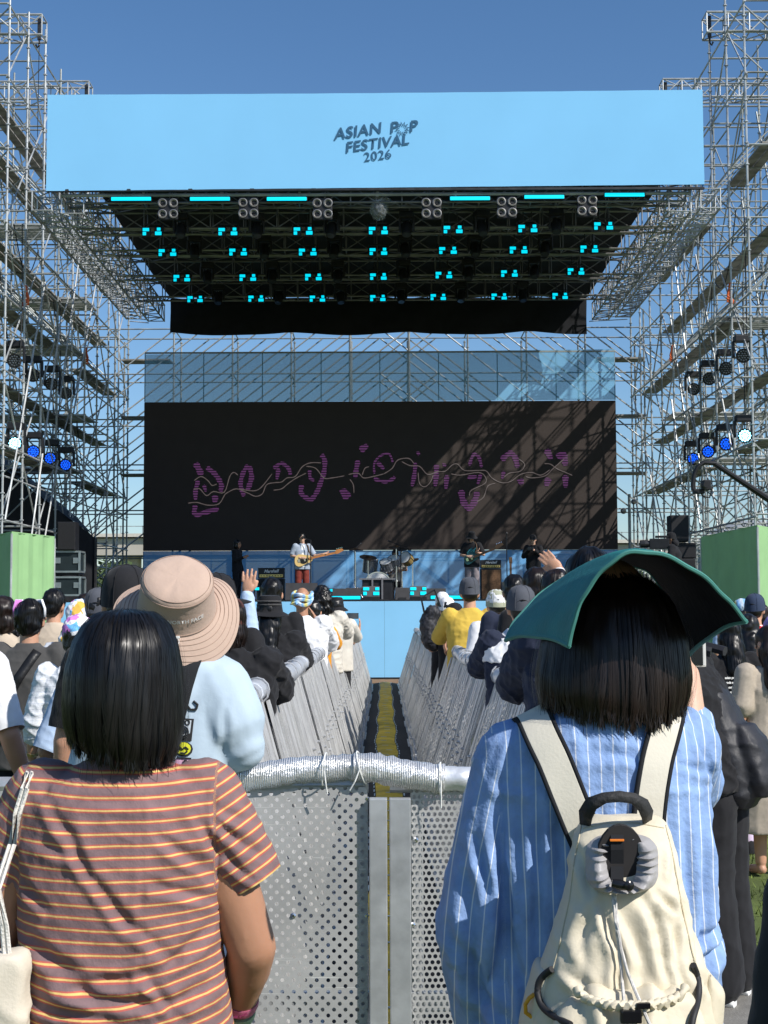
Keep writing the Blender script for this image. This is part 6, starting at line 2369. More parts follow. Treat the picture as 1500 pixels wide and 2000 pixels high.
cymbal(719, 1088, 0.24, -0.1, (0.12, -0.35, 1))
cymbal(694, 1073, 0.22, 0.3, (0.05, -0.12, 1))
cymbal(774, 1068, 0.23, 0.1, (0.0, -0.2, 1))
cymbal(785, 1072, 0.2, 0.9, (-0.1, -0.3, 1))
cymbal(806, 1094, 0.18, 0.6, (-0.3, -0.3, 1))
m = MB()
rng = random.Random(8)
for k in range(9):
    x = rng.uniform(-0.3, 1.0)
    m.tube((x, rng.uniform(.2, 1), 0.02), (x + rng.uniform(-.15, .15), rng.uniform(.2, 1), rng.uniform(.7, 1.25)), 0.010, 5)
m.build('hardware', chrome, dk)
p = Person('drummer in a pale shirt sitting behind the drum kit', P(772, 1100, DY + 1.0).x, DY + 1.05, 1.72, 180, 4, SZ - 0.28, voxel=0.014)
p.setup(nod=10, arms=(((-0.30, 0.08, 1.14), (-0.16, 0.34, 1.12)), ((0.30, 0.08, 1.14), (0.16, 0.34, 1.16))))
p.body().face().shirt(M('striped pale shirt', (0.5, 0.46, 0.42), 0.85), fit=1.1).trousers(c_black).hair('bob', hair_b, 80, 6)
st_ = empty('drum_stool', (p.root.location.x, DY + 1.15, SZ), 0, 'black drum stool under the drummer', 'stool')
MB().lathe((0, 0, 0.42), [(0, 0), (0.17, 0), (0.18, 0.04), (0.16, 0.09), (0, 0.1)], 18).build('seat', black, st_, True)
m = MB()
for k in range(3):
    a = k * 2.09
    m.tube((0, 0, 0.42), (0.22 * math.cos(a), 0.22 * math.sin(a), 0.01), 0.014, 5)
m.build('leg', chrome, st_)
gs = empty('guitar_stand', (P(998, 1150, 38.2).x, 38.2, SZ), 0, 'guitar upright on a stand right of the guitar amplifier', 'guitar stand')
m = MB()
m.tube((0, 0.05, 0.0), (0, 0.05, 0.9), 0.014, 5)
m.tube((0, 0.05, 0.3), (-0.2, 0.2, 0.0), 0.012, 5)
m.tube((0, 0.05, 0.3), (0.2, 0.2, 0.0), 0.012, 5)
m.build('stand', black, gs)
m = MB()
m.prism([Vector((0.16 * math.cos(a) * (1 + .2 * math.cos(2 * a)), 0, 0.33 + 0.2 * math.sin(a))) for a in [q * math.pi / 10 for q in range(20)]], (0, 0.04, 0))
m.build('guitar_body', wood_orange, gs)
MB().box((0, 0.02, 0.75), (0.055, 0.025, 0.55)).build('guitar_neck', brown_tolex, gs)
MB().bbox((0, 0.02, 1.08), (0.09, 0.025, 0.16), 0.01).build('headstock', brown_tolex, gs)
m = MB()
rng = random.Random(4)
for k in range(10):
    x0 = rng.uniform(-6, 5)
    m.path([Vector((x0 + 0.4 * q + 0.2 * math.sin(q * 2 + k), 36.0 + rng.uniform(0, 2.5), SZ + 0.02)) for q in range(7)], 0.014, 4)
tag(m.build('stage_cables', black), 'tangle of black cables lying on the stage deck', 'cables')
fc = empty('equipment_pile', (P(698, 1150, 36.9).x, 37.4, SZ), 0, 'small pile of shiny pedals and stands by the drum riser', 'equipment')
m = MB()
rng = random.Random(5)
for k in range(7):
    m.tube((rng.uniform(-.2, .2), rng.uniform(-.1, .1), 0.02), (rng.uniform(-.2, .2), rng.uniform(-.1, .1), rng.uniform(.2, .45)), 0.014, 5)
m.build('stand', chrome, fc)
MB().bbox((-0.08, 0, 0.12), (0.22, 0.2, 0.24), 0.03).build('case', black, fc)

# ------------------------------------------------------------------ the three people in the foreground
def fold_fn(folds, base=None, back=True):
    """soft creases along segments (x0, z0, x1, z1, depth, width) on the side facing the camera"""
    F = [(Vector((a, b2)), Vector((c, d)), dp, w_) for a, b2, c, d, dp, w_ in folds]

    def f(c, n):
        v = base(c, n) if base else 0.0
        if n.y < 0.35:
            p = Vector((c.x, c.z))
            for a, b2, dp, w_ in F:
                ab = b2 - a
                t = (p - a).dot(ab) / ab.length_squared
                tt = min(1, max(0, t))
                q = a + ab * tt
                wv = p + Vector((0.012 * nz(c.x * 12, 3.3, c.z * 12), 0.012 * nz(c.x * 12, 8.3, c.z * 12)))
                d = (wv - q).length
                side = (wv - q).x * ab.y - (wv - q).y * ab.x
                fade = math.sin(math.pi * (0.08 + 0.84 * tt))
                v -= dp * fade * math.exp(-(d / w_) ** 2)
                v += 0.85 * dp * fade * math.exp(-((d - 1.6 * w_) / w_) ** 2) * (1.0 if side > 0 else 0.45)
        return v
    return f


def bvh_of(o):
    return BVHTree.FromPolygons([v.co for v in o.data.vertices], [tuple(q.vertices) for q in o.data.polygons])


def onto(bvh, root, px, py, lift, far=3.0):
    """point of the surface that shows at a pixel, lifted off it towards the viewer"""
    d = (P(px, py, 1.0) - Vector((0, 0, EYE))).normalized()
    hit = bvh.ray_cast(Vector((0, 0, EYE)) - root.location, d)
    if hit[0] is None:
        return None
    return hit[0] - d * lift


def decal(bvh, root, poly, mat, parent, name='print', lift=0.003, nseg=6):
    cx, cy = sum(p[0] for p in poly) / len(poly), sum(p[1] for p in poly) / len(poly)
    R_ = []
    for s in range(nseg + 1):
        t = 0.02 + 0.98 * s / nseg
        row = []
        for p in poly + [poly[0]]:
            q = onto(bvh, root, cx + (p[0] - cx) * t, cy + (p[1] - cy) * t, lift)
            if q is None:
                return None
            row.append(q)
        R_.append(row)
    return MB().sheet(R_).build(name, mat, parent, True)


# ---- woman with the black bob in a striped T-shirt
D1 = 2.6
L0 = Vector((P(245, 1500, D1).x, D1, 0))
lw = empty('person', L0, 0, 'woman with a glossy black bob in a brown orange and yellow striped T-shirt', 'person')
HL = lambda px, py, dy=0.0: P(px, py, D1 + dy) - L0
k1 = D1 / FPX


def px_oval(lo, hi, py, ry, cy=0.0, Hf=None, kk=None, sq=2.3, n=30):
    c = Hf((lo + hi) / 2, py, cy)
    return oval(c, (hi - lo) / 2 * kk, ry, n=n, sq=sq)


shR, elR, wrR = HL(392, 1548, 0.0), HL(492, 1850, 0.0), HL(468, 1962, 0.10)
shL, elL, wrL = HL(80, 1552, 0.0), HL(-18, 1850, 0.0), HL(0, 1975, 0.12)
helper = Person.__new__(Person)
helper.k = 0.95
torso = [(1478, 185, 305, .055), (1510, 150, 340, .066), (1545, 85, 405, .082), (1620, 62, 424, .098), (1740, 62, 424, .100), (1850, 66, 420, .098), (1950, 60, 425, .105), (2080, 50, 440, .115), (2250, 55, 435, .11)]
pr = [rings([px_oval(a, b2, y, ry, 0, HL, k1) for y, a, b2, ry in torso]), cone(HL(243, 1520), .058, HL(243, 1420), .052), ell(HL(243, 1320, .03), (.078, .095, .115)), ell(HL(243, 1370, .08), (.05, .05, .06))]
for sh, el, wr, s in ((shR, elR, wrR, 1), (shL, elL, wrL, -1)):
    pr += [cone(sh, .055, sh.lerp(el, .55), .052), cone(sh.lerp(el, .5), .052, el, .0445), cone(el, .0445, el.lerp(wr, .4), .0425), cone(el.lerp(wr, .35), .0425, wr, .029)]
    pr += Person.hand(helper, wr + (wr - el).normalized() * .01, (wr - el).normalized() + Vector((-s * .2, .5, 0)), Vector((-s, 0.2, 0)), s, 1.0, .6)
for s in (-1, 1):
    pr += [cone(Vector((s * .09, 0, .80)), .095, Vector((s * .10, .01, .45)), .06), cone(Vector((s * .10, 0, .42)), .058, Vector((s * .105, -.02, .08)), .04), cone(Vector((s * .105, -.03, .04)), .035, Vector((s * .11, .12, .03)), .03)]
blob('body', pr, .0065, skin_b, lw, 3)

hemR, hemL = sh_ = HL(487, 1706), HL(2, 1706)
shirt_rings = [(1474, 198, 292, .062), (1486, 168, 322, .070), (1508, 122, 372, .086), (1532, 74, 420, .100), (1570, 44, 446, .114), (1640, 34, 440, .124), (1740, 40, 434, .126), (1850, 46, 432, .124), (1920, 48, 440, .130), (2000, 40, 450, .136), (2120, 36, 455, .135), (2200, 40, 450, .132)]
pr = [rings([px_oval(a, b2, y, ry, 0, HL, k1, 2.35) for y, a, b2, ry in shirt_rings])]
for sh, hm in ((HL(398, 1560), hemR), (HL(88, 1560), hemL)):
    pr += [cone(sh, .074, hm, .0585)]


def hl2(px, py):
    q = HL(px, py)
    return q.x, q.z


FL = []
for x0, y0, x1, y1, dp, w_ in ((100, 1530, 300, 1820, .006, .010), (250, 1740, 360, 1850, .007, .010), (290, 1560, 300, 1990, .0022, .006), (330, 1620, 425, 1690, .007, .010), (310, 1700, 430, 1740, .006, .010), (395, 1580, 430, 1660, .008, .009),
                               (330, 1870, 420, 1800, .007, .012), (70, 1800, 200, 1895, .011, .014), (180, 1895, 330, 1860, .009, .012), (150, 1905, 410, 1932, .008, .010), (60, 1925, 300, 1968, .007, .011), (120, 1870, 240, 1935, .009, .012),
                               (330, 1960, 430, 1900, .009, .012), (80, 1970, 300, 1990, .008, .012), (300, 1850, 370, 1960, .006, .010), (60, 1700, 130, 1760, .006, .010), (90, 1620, 200, 1660, .004, .010), (150, 1545, 330, 1550, .004, .010),
                               (432, 1600, 520, 1660, .006, .008), (440, 1650, 500, 1700, .006, .008), (436, 1570, 500, 1600, .005, .009), (428, 1520, 430, 1730, .0045, .005)):
    a, b2 = hl2(x0, y0), hl2(x1, y1)
    FL.append((a[0], a[1], b2[0], b2[1], dp * 1.2, w_))
xs_R, xs_L, zarm = HL(428, 1600).x, HL(58, 1600).x, HL(0, 1728).z
axR, axL = (hemR - HL(398, 1560)).normalized(), (hemL - HL(88, 1560)).normalized()
bR, bL = HL(398, 1560), HL(88, 1560)


def stripe_l(c):
    if c.x > xs_R and c.z > zarm - (c.x - xs_R) * 0.25:
        return (c - bR).dot(axR) + 0.004
    if c.x < xs_L and c.z > zarm + (c.x - xs_L) * 0.25:
        return (c - bL).dot(axL) + 0.004
    sag = 0.010 * (c.x / 0.19) ** 2 - 0.010 * math.exp(-((c.z - 0.93) / 0.07) ** 2) * math.cos((c.x + 0.03) * 13)
    tilt = 0.10 * max(0, c.x - 0.02) * smooth01((1.13 - c.z) / 0.12)
    return -c.z + sag * 0.8 + tilt + 0.003 * nz(c.x * 9, 1.0, c.z * 9)


stripe_mat = ramp_mat('brown orange yellow stripes', [(0.0, (0.205, 0.135, 0.140)), (0.55, (0.210, 0.138, 0.143)), (0.60, (0.46, 0.105, 0.085)), (0.67, (0.46, 0.11, 0.085)), (0.71, (0.68, 0.48, 0.17)), (0.82, (0.68, 0.48, 0.17)), (0.86, (0.46, 0.11, 0.085)), (0.94, (0.46, 0.105, 0.085)), (1.0, (0.205, 0.135, 0.140))],
                      attr='stripe', period=0.0203, rough=0.9, bump=0.14, bscale=160, sheen=0.05)
tee = blob('shirt', pr, .005, stripe_mat, lw, 4, fold_fn(FL, wrinkle(.0026, 12, 4, .9)), stripe_l, cuts=[(hemR + axR * .018, axR, .085), (hemL + axL * .018, axL, .085)])
# sleeve hems
for hm, ax_, r in ((hemR, axR, .0605), (hemL, axL, .0605)):
    m = MB()
    m.lathe(hm + ax_ * 0.040, [(r - .014, -.012), (r - .003, -.012), (r - .002, 0.0), (r - .004, .010), (r - .016, .012)], 28, axis=ax_)
blob('trousers', [rings([oval(Vector((0, 0, zc)), rx, ry) for zc, rx, ry in ((.72, .17, .12), (.82, .185, .125), (.95, .165, .11))])] + [cone(Vector((s * .095, 0, .76)), .10, Vector((s * .105, .0, .10)), .075) for s in (-1, 1)], .009, c_denim, lw, 2, wrinkle(.005, 7, 2, .2))
for s in (-1, 1):
    m = MB()
    m.bbox((s * .11, .04, .035), (.085, .27, .07), .03)
    m.build('shoe', plastic_white, lw, True)
pink = M('pink paper band', (0.62, 0.17, 0.30), 0.5, var=.1)
green_band = M('pale green woven band', (0.36, 0.50, 0.34), 0.7, var=.15)
axw = (wrR - elR).normalized()
for off, mt, hgt, nm in ((-.012, pink, .021, 'wristband'), (.020, green_band, .019, 'wristband')):
    m = MB()
    r = .033 if mt is pink else .0315
    m.lathe(wrR + axw * off, [(r, -hgt / 2), (r + .0015, 0), (r, hgt / 2), (r - .0012, hgt / 2), (r - .0012, -hgt / 2), (r, -hgt / 2)], 26, axis=axw)
    m.build(nm, mt, lw, True)
q_ = axw.cross(Vector((0, -1, 0))).normalized()
nrm_ = q_.cross(axw).normalized()
if nrm_.y > 0:
    nrm_ = -nrm_
xd_ = axw.cross(nrm_)
put_text('(19)', 0.016, L0 + wrR + axw * .020 + nrm_ * .0335, Vector((1, 0, .3)), Vector((-.3, 0, 1)), black, lw, 'lettering', bold=.0006)
put_text('festival pass', 0.009, L0 + wrR - axw * .012 + nrm_ * .0355, Vector((1, 0, .25)), Vector((-.25, 0, 1)), M('plum ink', (.25, .03, .1)), lw, 'lettering', bold=.0003)

bob = [(1192, 230, 262, .03, .02), (1201, 188, 306, .070, .018), (1221, 166, 328, .095, .015), (1258, 147, 343, .114, .01), (1312, 133, 351, .120, .005), (1370, 128, 354, .118, 0), (1410, 131, 354, .112, -.005), (1438, 141, 350, .104, -.012), (1462, 160, 343, .092, -.02), (1482, 188, 328, .076, -.028), (1496, 226, 300, .055, -.036)]
hs1 = blob('hair', [rings([px_oval(a, b2, y, ry, cy, HL, k1, 2.1) for y, a, b2, ry, cy in bob])], .006, hair_k, lw, 3, lambda c, n: .003 * nz(c.x * 60, c.y * 60, c.z * 5))
strands('strands', hs1, HL(246, 1190, .02), 11000, hair_k, hs1, 4, .0017, .012, .026, .0028, 36)
strands('strands', hs1, HL(246, 1190, .02), 420, hair_k, hs1, 21, .0009, .014, .05, .011, 34)
# canvas bag on the left shoulder
tb = empty('tote_bag', L0, 0, 'cream canvas tote bag hanging from the striped T-shirt shoulder by thin cords', 'bag')
canvas = M('cream canvas', (0.62, 0.56, 0.46), 0.9, var=.06, vscale=12, bump=.12, bscale=180)
m = MB()
bs = bvh_of(tee)
for dx in (0, 9):
    pts = []
    for px, py in ((52, 1512), (44, 1540), (30, 1590), (19, 1650), (12, 1720), (14, 1800), (20, 1862)):
        q = onto(bs, lw, px + dx * (1 if py < 1800 else .6), py, .006)
        pts.append(q if q is not None else HL(px + dx, py, -.10))
    pts = [HL(60 + dx, 1500, .03), HL(56 + dx, 1500, -.0)] + pts
    for i in range(len(pts)):
        if i > 5:
            pts[i].y = -.135
    m.path(pts, .0042, 6)
m.build('cord', M('white cord', (0.66, 0.63, 0.58), .8, var=.1, bump=.4, bscale=200), tb, True)
tote = [(1858, -95, 46), (1880, -100, 50), (1950, -105, 50), (2050, -110, 52), (2180, -112, 52), (2210, -105, 46)]
blob('bag_body', [rings([px_oval(a, b2, y, .035, -.125, HL, k1, 3.5) for y, a, b2 in tote])], .007, canvas, tb, 2, wrinkle(.006, 9, 2, .3))

# ---- woman with the green sun hat, blue striped shirt
D2 = 2.4
R0 = Vector((P(1165, 1500, D2).x, D2, 0))
rw = empty('person', R0, 0, 'woman in a blue pinstriped shirt and large green foam sun hat holding up a phone', 'person')
HR = lambda px, py, dy=0.0: P(px, py, D2 + dy) - R0
k2 = D2 / FPX
shR2, elR2, wrR2 = HR(1338, 1455, .02), HR(1350, 1520, .22), HR(1342, 1318, .32)
shL2, elL2, wrL2 = HR(1018, 1490, 0), HR(946, 1800, -.01), HR(964, 1990, .10)
helper.k = 1.0
torso = [(1385, 1085, 1285, .055), (1420, 1040, 1320, .07), (1460, 1020, 1335, .085), (1600, 1000, 1345, .095), (1800, 995, 1345, .095), (2000, 985, 1350, .10), (2200, 980, 1355, .11)]
pr = [rings([px_oval(a, b2, y, ry, 0, HR, k2) for y, a, b2, ry in torso]), cone(HR(1185, 1420), .058, HR(1188, 1330, .01), .052), ell(HR(1195, 1225, .03), (.078, .095, .118)), ell(HR(1195, 1285, .08), (.05, .05, .06)), cone(HR(1195, 1230, .12), .012, HR(1195, 1255, .14), .014)]
for sh, el, wr, s, hd in ((shR2, elR2, wrR2, 1, Vector((-.25, .15, 1))), (shL2, elL2, wrL2, -1, Vector((.3, .5, -1)))):
    pr += [cone(sh, .042, el, .038), cone(el, .038, el.lerp(wr, .4), .036), cone(el.lerp(wr, .3), .037, wr, .0245)]
    pr += Person.hand(helper, wr, hd, Vector((-s, .3, 0)), s, 1.0, .7)
for s in (-1, 1):
    pr += [cone(Vector((s * .09, 0, .85)), .095, Vector((s * .10, .01, .47)), .06), cone(Vector((s * .10, 0, .44)), .056, Vector((s * .105, -.02, .08)), .04), cone(Vector((s * .105, -.03, .04)), .035, Vector((s * .11, .12, .03)), .03)]
blob('body', pr, .0065, skin_c, rw, 3)
shirt_rings = [(1368, 1100, 1290, .072), (1388, 1055, 1325, .085), (1412, 1003, 1358, .098), (1445, 972, 1374, .112), (1500, 958, 1380, .124), (1560, 960, 1384, .130), (1650, 962, 1388, .136), (1800, 955, 1396, .142), (1950, 950, 1402, .150), (2100, 940, 1410, .155), (2280, 945, 1405, .15)]
sl_prims = [cone(HR(1003, 1482), .064, HR(970, 1640), .068), cone(HR(970, 1640), .068, HR(948, 1810), .080), cone(HR(948, 1810), .079, HR(962, 1965, .06), .070), cone(HR(962, 1965, .06), .070, HR(972, 2030, .10), .05),
            cone(HR(1332, 1458, .02), .066, HR(1348, 1530, .20), .056), cone(HR(1348, 1530, .20), .056, HR(1346, 1415, .29), .047)]
pr = [rings([px_oval(a, b2, y, ry, 0, HR, k2, 2.3) for y, a, b2, ry in shirt_rings])] + sl_prims


def hr2(px, py):
    q = HR(px, py)
    return q.x, q.z


FR = []
for x0, y0, x1, y1, dp, w_ in ((955, 1534, 1395, 1526, .0045, .004), (955, 1541, 1395, 1533, .0035, .004), (972, 1560, 985, 1990, .013, .013), (1030, 1545, 1040, 1900, .006, .010), (1000, 1560, 1010, 1760, .006, .009), (1060, 1560, 1075, 1700, .005, .009),
                               (905, 1700, 945, 1990, .010, .012), (880, 1800, 960, 1930, .010, .012), (930, 1620, 950, 1760, .008, .010), (900, 1880, 990, 1985, .012, .012), (990, 1800, 1030, 1990, .009, .011),
                               (1345, 1560, 1350, 1990, .006, .010), (1385, 1600, 1380, 1800, .008, .010), (1330, 1820, 1410, 1780, .009, .011), (1335, 1880, 1405, 1800, .010, .011), (1350, 1920, 1415, 1980, .008, .011), (1100, 1450, 1240, 1470, .005, .010),
                               (1140, 1560, 1150, 1600, .005, .010), (1310, 1550, 1320, 1800, .005, .009), (1000, 1450, 970, 1530, .005, .009), (1350, 1430, 1385, 1520, .006, .009), (1300, 1480, 1380, 1500, .004, .008)):
    a, b2 = hr2(x0, y0), hr2(x1, y1)
    FR.append((a[0], a[1], b2[0], b2[1], dp * 1.25, w_ * .9))


def longfold(c, n):
    a = nz(c.x * 11 + 2, c.y * 11, c.z * 3.0)
    b2 = nz(c.x * 24, c.y * 20 + 5, c.z * 9 + c.x * 6)
    return .006 * ((1 - abs(a)) ** 3 - .4) + .003 * ((1 - abs(b2)) ** 4 - .3)


slx = HR(968, 1600).x


def stripe_r(c):
    # the sleeve on the left has stripes along the arm; the back has straight vertical ones
    zc = c.z
    if c.x < slx + 0.0 + max(0, 1.33 - zc) * 0.03 and zc < 1.40:
        t = (1.36 - zc) / 0.5
        cx = -0.155 - 0.055 * math.sin(min(1.3, max(0, t)) * 2.2)
        return (c.x - cx) * 1.05 + 0.31
    return c.x + 0.004 * nz(c.x * 8, 2, c.z * 5)


pin_mat = ramp_mat('blue pinstripe', [(0.0, (0.225, 0.345, 0.60)), (0.45, (0.240, 0.362, 0.615)), (0.475, (0.66, 0.70, 0.76)), (0.535, (0.66, 0.70, 0.76)), (0.56, (0.240, 0.362, 0.615)), (1.0, (0.225, 0.345, 0.60))], attr='stripe', period=0.0205, rough=0.85, bump=0.4, bscale=70, sheen=0.05)
shirt2 = blob('shirt', pr, .0055, pin_mat, rw, 4, fold_fn(FR, longfold), stripe_r)
blob('collar', [rings([px_oval(a, b2, y, ry, -.005, HR, k2) for y, a, b2, ry in ((1352, 1118, 1275, .062), (1372, 1104, 1288, .072), (1386, 1098, 1294, .075))])], .006, pin_mat, rw, 3)
blob('trousers', [rings([oval(Vector((0, 0, zc)), rx, ry) for zc, rx, ry in ((.72, .17, .12), (.85, .185, .125), (.98, .165, .11))])] + [cone(Vector((s * .095, 0, .80)), .10, Vector((s * .105, .0, .10)), .08) for s in (-1, 1)], .009, c_black, rw, 2)
for s in (-1, 1):
    m = MB()
    m.bbox((s * .11, .04, .035), (.085, .27, .07), .03)
    m.build('shoe', plastic_white, rw, True)
bob = [(1118, 1165, 1225, .04, .03), (1135, 1125, 1268, .08, .03), (1180, 1085, 1310, .11, .02), (1250, 1062, 1336, .122, .01), (1320, 1050, 1345, .120, 0), (1360, 1056, 1338, .112, -.01), (1385, 1088, 1326, .100, -.02), (1408, 1190, 1305, .075, -.04)]
hs2 = blob('hair', [rings([px_oval(a, b2, y, ry, cy, HR, k2, 2.1) for y, a, b2, ry, cy in bob])], .0065, hair_b, rw, 3, lambda c, n: .003 * nz(c.x * 60, c.y * 60, c.z * 5))
strands('strands', hs2, HR(1195, 1118, .03), 9500, hair_b, hs2, 9, .0017, .012, .032, .0030, 36)
strands('strands', hs2, HR(1195, 1118, .03), 380, hair_b, hs2, 22, .0009, .014, .055, .010, 34)
# hat: one bent sheet of foam
near = [(1110, 1262, 2.20), (1121, 1212, 2.19), (1140, 1163, 2.18), (1172, 1118, 2.17), (1215, 1083, 2.16), (1268, 1076, 2.16), (1330, 1096, 2.17), (1385, 1132, 2.19), (1425, 1172, 2.21), (1460, 1212, 2.24)]
farr = [(985, 1250, 2.60), (1004, 1215, 2.64), (1040, 1174, 2.70), (1090, 1134, 2.72), (1150, 1108, 2.74), (1215, 1100, 2.74), (1262, 1112, 2.72), (1296, 1150, 2.70), (1320, 1205, 2.66), (1345, 1284, 2.60)]


def crv(pts, n):
    pts = [P(a, b2, d) - R0 for a, b2, d in pts]
    out = []
    for s in range(n + 1):
        t = s / n * (len(pts) - 1)
        i = min(int(t), len(pts) - 2)
        t -= i
        p0, p1, p2, p3 = pts[max(i - 1, 0)], pts[i], pts[i + 1], pts[min(i + 2, len(pts) - 1)]
        out.append(0.5 * ((2 * p1) + (p2 - p0) * t + (2 * p0 - 5 * p1 + 4 * p2 - p3) * t * t + (3 * p1 - p0 - 3 * p2 + p3) * t ** 3))
    return out


cn, cf = crv(near, 48), crv(farr, 48)
teal = M('green foam', (0.008, 0.170, 0.165), 0.7, var=.12, vscale=14, bump=.25, bscale=120)
foamblack = M('black lining', (0.003, 0.003, 0.0035), 0.95, var=.3, vscale=20, bump=.2, bscale=60, spec=.08)
edge_m = M('pale green edge', (0.06, 0.22, 0.19), 0.8, var=.15)
hc = (cn[24] + cf[24]) / 2 - Vector((0, 0, 0.14))
outer = []
for i in range(49):
    row = []
    for j in range(15):
        t = j / 14
        p = cn[i].lerp(cf[i], t)
        p.z += 0.012 * math.sin(math.pi * t) + 0.0015 * math.sin(i * .9 + j * .7)
        row.append(p)
    outer.append(row)
inner = [[p + (hc - p).normalized() * 0.006 for p in r] for r in outer]
hat = empty('sun_hat_mount', (0, 0, 0))
bpy.data.objects.remove(hat)
ho = MB().sheet(outer).build('sun_hat', teal, rw, True)
MB().sheet(inner).build('lining', foamblack, ho, True)
m = MB()
m.path([(outer[i][0] + inner[i][0]) / 2 for i in range(49)], .0034, 6)
m.path([(outer[i][-1] + inner[i][-1]) / 2 for i in range(49)], .0042, 6)
m.path([(outer[0][j] + inner[0][j]) / 2 for j in range(15)], .0042, 6)
m.path([(outer[-1][j] + inner[-1][j]) / 2 for j in range(15)], .0042, 6)
m.build('edge_binding', edge_m, ho, True)
m = MB()                                              # inner band that sits on the head
G = [[HR(1195, 1205, .03) + Vector((.098 * math.cos(a), .116 * math.sin(a), dz)) for a in [2 * math.pi * q / 30 for q in range(31)]] for dz in (-.022, .022)]
m.sheet(G)
m.build('head_band', foamblack, ho, True)
# phone in the raised hand
ph = empty('phone', P(1302, 1265, 2.74), 0.06, 'pale framed phone held sideways below the edge of the green sun hat', 'phone')
MB().bbox((0, 0, 0), (.152, .009, .075), .004).build('body', M('pale phone frame', (0.72, 0.70, 0.68), .3, .3), ph)
MB().bbox((-.002, -.0052, 0), (.142, .0015, .068), .0006).build('screen', M('phone screen', (0.01, 0.013, 0.018), .12), ph)

# ---- cream backpack on her back
bk = empty('backpack', R0, 0, 'cream drawstring backpack with black edged straps on the blue pinstriped shirt', 'backpack')
cream = M('cream nylon', (0.64, 0.575, 0.44), 0.62, var=.06, vscale=8, bump=.12, bscale=90)
greynyl = M('grey nylon', (0.33, 0.32, 0.32), 0.5, var=.08, vscale=12, bump=.3, bscale=50)
D3 = 2.18
k3 = D3 / FPX
HB = lambda px, py, dy=0.0: P(px, py, D3 + dy) - R0
pack = [(1592, 1160, 1280, .022, .055), (1606, 1132, 1302, .038, .045), (1640, 1118, 1312, .052, .03), (1700, 1112, 1322, .062, .018), (1760, 1100, 1338, .070, .010), (1840, 1076, 1358, .080, 0), (1900, 1056, 1374, .086, -.006), (1980, 1040, 1388, .090, -.01), (2080, 1034, 1394, .092, -.01), (2150, 1045, 1384, .085, 0), (2180, 1090, 1340, .06, .01)]
rc = HB(1212, 1690)


FPK = []
for x0, y0, x1, y1, dp, w_ in ((1174, 1752, 1194, 1850, .010, .007), (1194, 1850, 1180, 1930, .009, .007), (1158, 1760, 1126, 1835, .006, .009), (1138, 1800, 1132, 1890, .004, .008), (1242, 1752, 1264, 1810, .009, .007),
                               (1264, 1810, 1286, 1915, .009, .007), (1300, 1790, 1294, 1850, .008, .007), (1294, 1850, 1312, 1935, .008, .007), (1268, 1744, 1306, 1775, .008, .007), (1334, 1690, 1346, 1800, .007, .007), (1346, 1800, 1350, 1890, .007, .007),
                               (1206, 1765, 1240, 1870, .007, .009), (1232, 1870, 1228, 1950, .006, .009), (1120, 1660, 1150, 1740, .006, .006), (1310, 1650, 1300, 1720, .006, .006), (1100, 1850, 1150, 1940, .007, .009), (1318, 1730, 1322, 1800, .006, .006),
                               (1085, 1870, 1120, 1900, .006, .007), (1330, 1870, 1370, 1920, .006, .008)):
    a, b2 = HB(x0, y0), HB(x1, y1)
    FPK.append((a.x, a.z, b2.x, b2.z, dp, w_))
packfold = fold_fn(FPK, wrinkle(.0022, 12, 3, .4))


pb = blob('main_bag', [rings([px_oval(a, b2, y, ry, cy, HB, k3, 2.6) for y, a, b2, ry, cy in pack])], .0045, cream, bk, 4, packfold)
# side panels bulging low down, front pocket
pocket = [(1925, 1150, 1322, .02, -.085), (1945, 1120, 1345, .035, -.092), (2000, 1100, 1362, .045, -.10), (2090, 1095, 1368, .048, -.10), (2140, 1110, 1350, .03, -.08)]
pk_ = blob('front_pocket', [rings([px_oval(a, b2, y, ry, cy, HB, k3, 2.6) for y, a, b2, ry, cy in pocket])], .0055, cream, bk, 3,
           lambda c, n: .006 * math.sin(c.x * 95 + 4 * nz(c.x * 20, 0, c.z * 10)) * smooth01((c.z - .86) / .05) + .004 * nz(c.x * 25, c.y * 20, c.z * 12))
bp_ = bvh_of(pb)
m = MB()
pts = []
for i in range(60):
    px = 1128 + (1338 - 1128) * i / 59
    py = 1930 + 62 * (1 - ((px - 1233) / 105) ** 2) ** .5 * .55 if abs(px - 1233) < 105 else 1930
    pts.append(HB(px, py + 3.5 * math.sin(i * 1.7), -.108 - .036 * math.sin(math.pi * i / 59) + .004 * math.cos(i * 1.7)))
m.path(pts, [.0062 + .0022 * math.sin(i * 1.7 + 1) for i in range(60)], 8)
m.build('ruffle', cream, pk_, True)
for s, lo, hi in ((-1, 1018, 1075), (1, 1345, 1408)):
    sp_ = [(1880, 1055 if s < 0 else 1362, 1075 if s < 0 else 1378), (1930, lo + 8, hi), (2000, lo, hi), (2120, lo - 4, hi)]
    blob('side_pocket', [rings([px_oval(a, b2, y, .055, .01, HB, k3) for y, a, b2 in sp_])], .006, cream, bk, 3, lambda c, n: .003 * math.sin(c.x * 160 + c.z * 20))
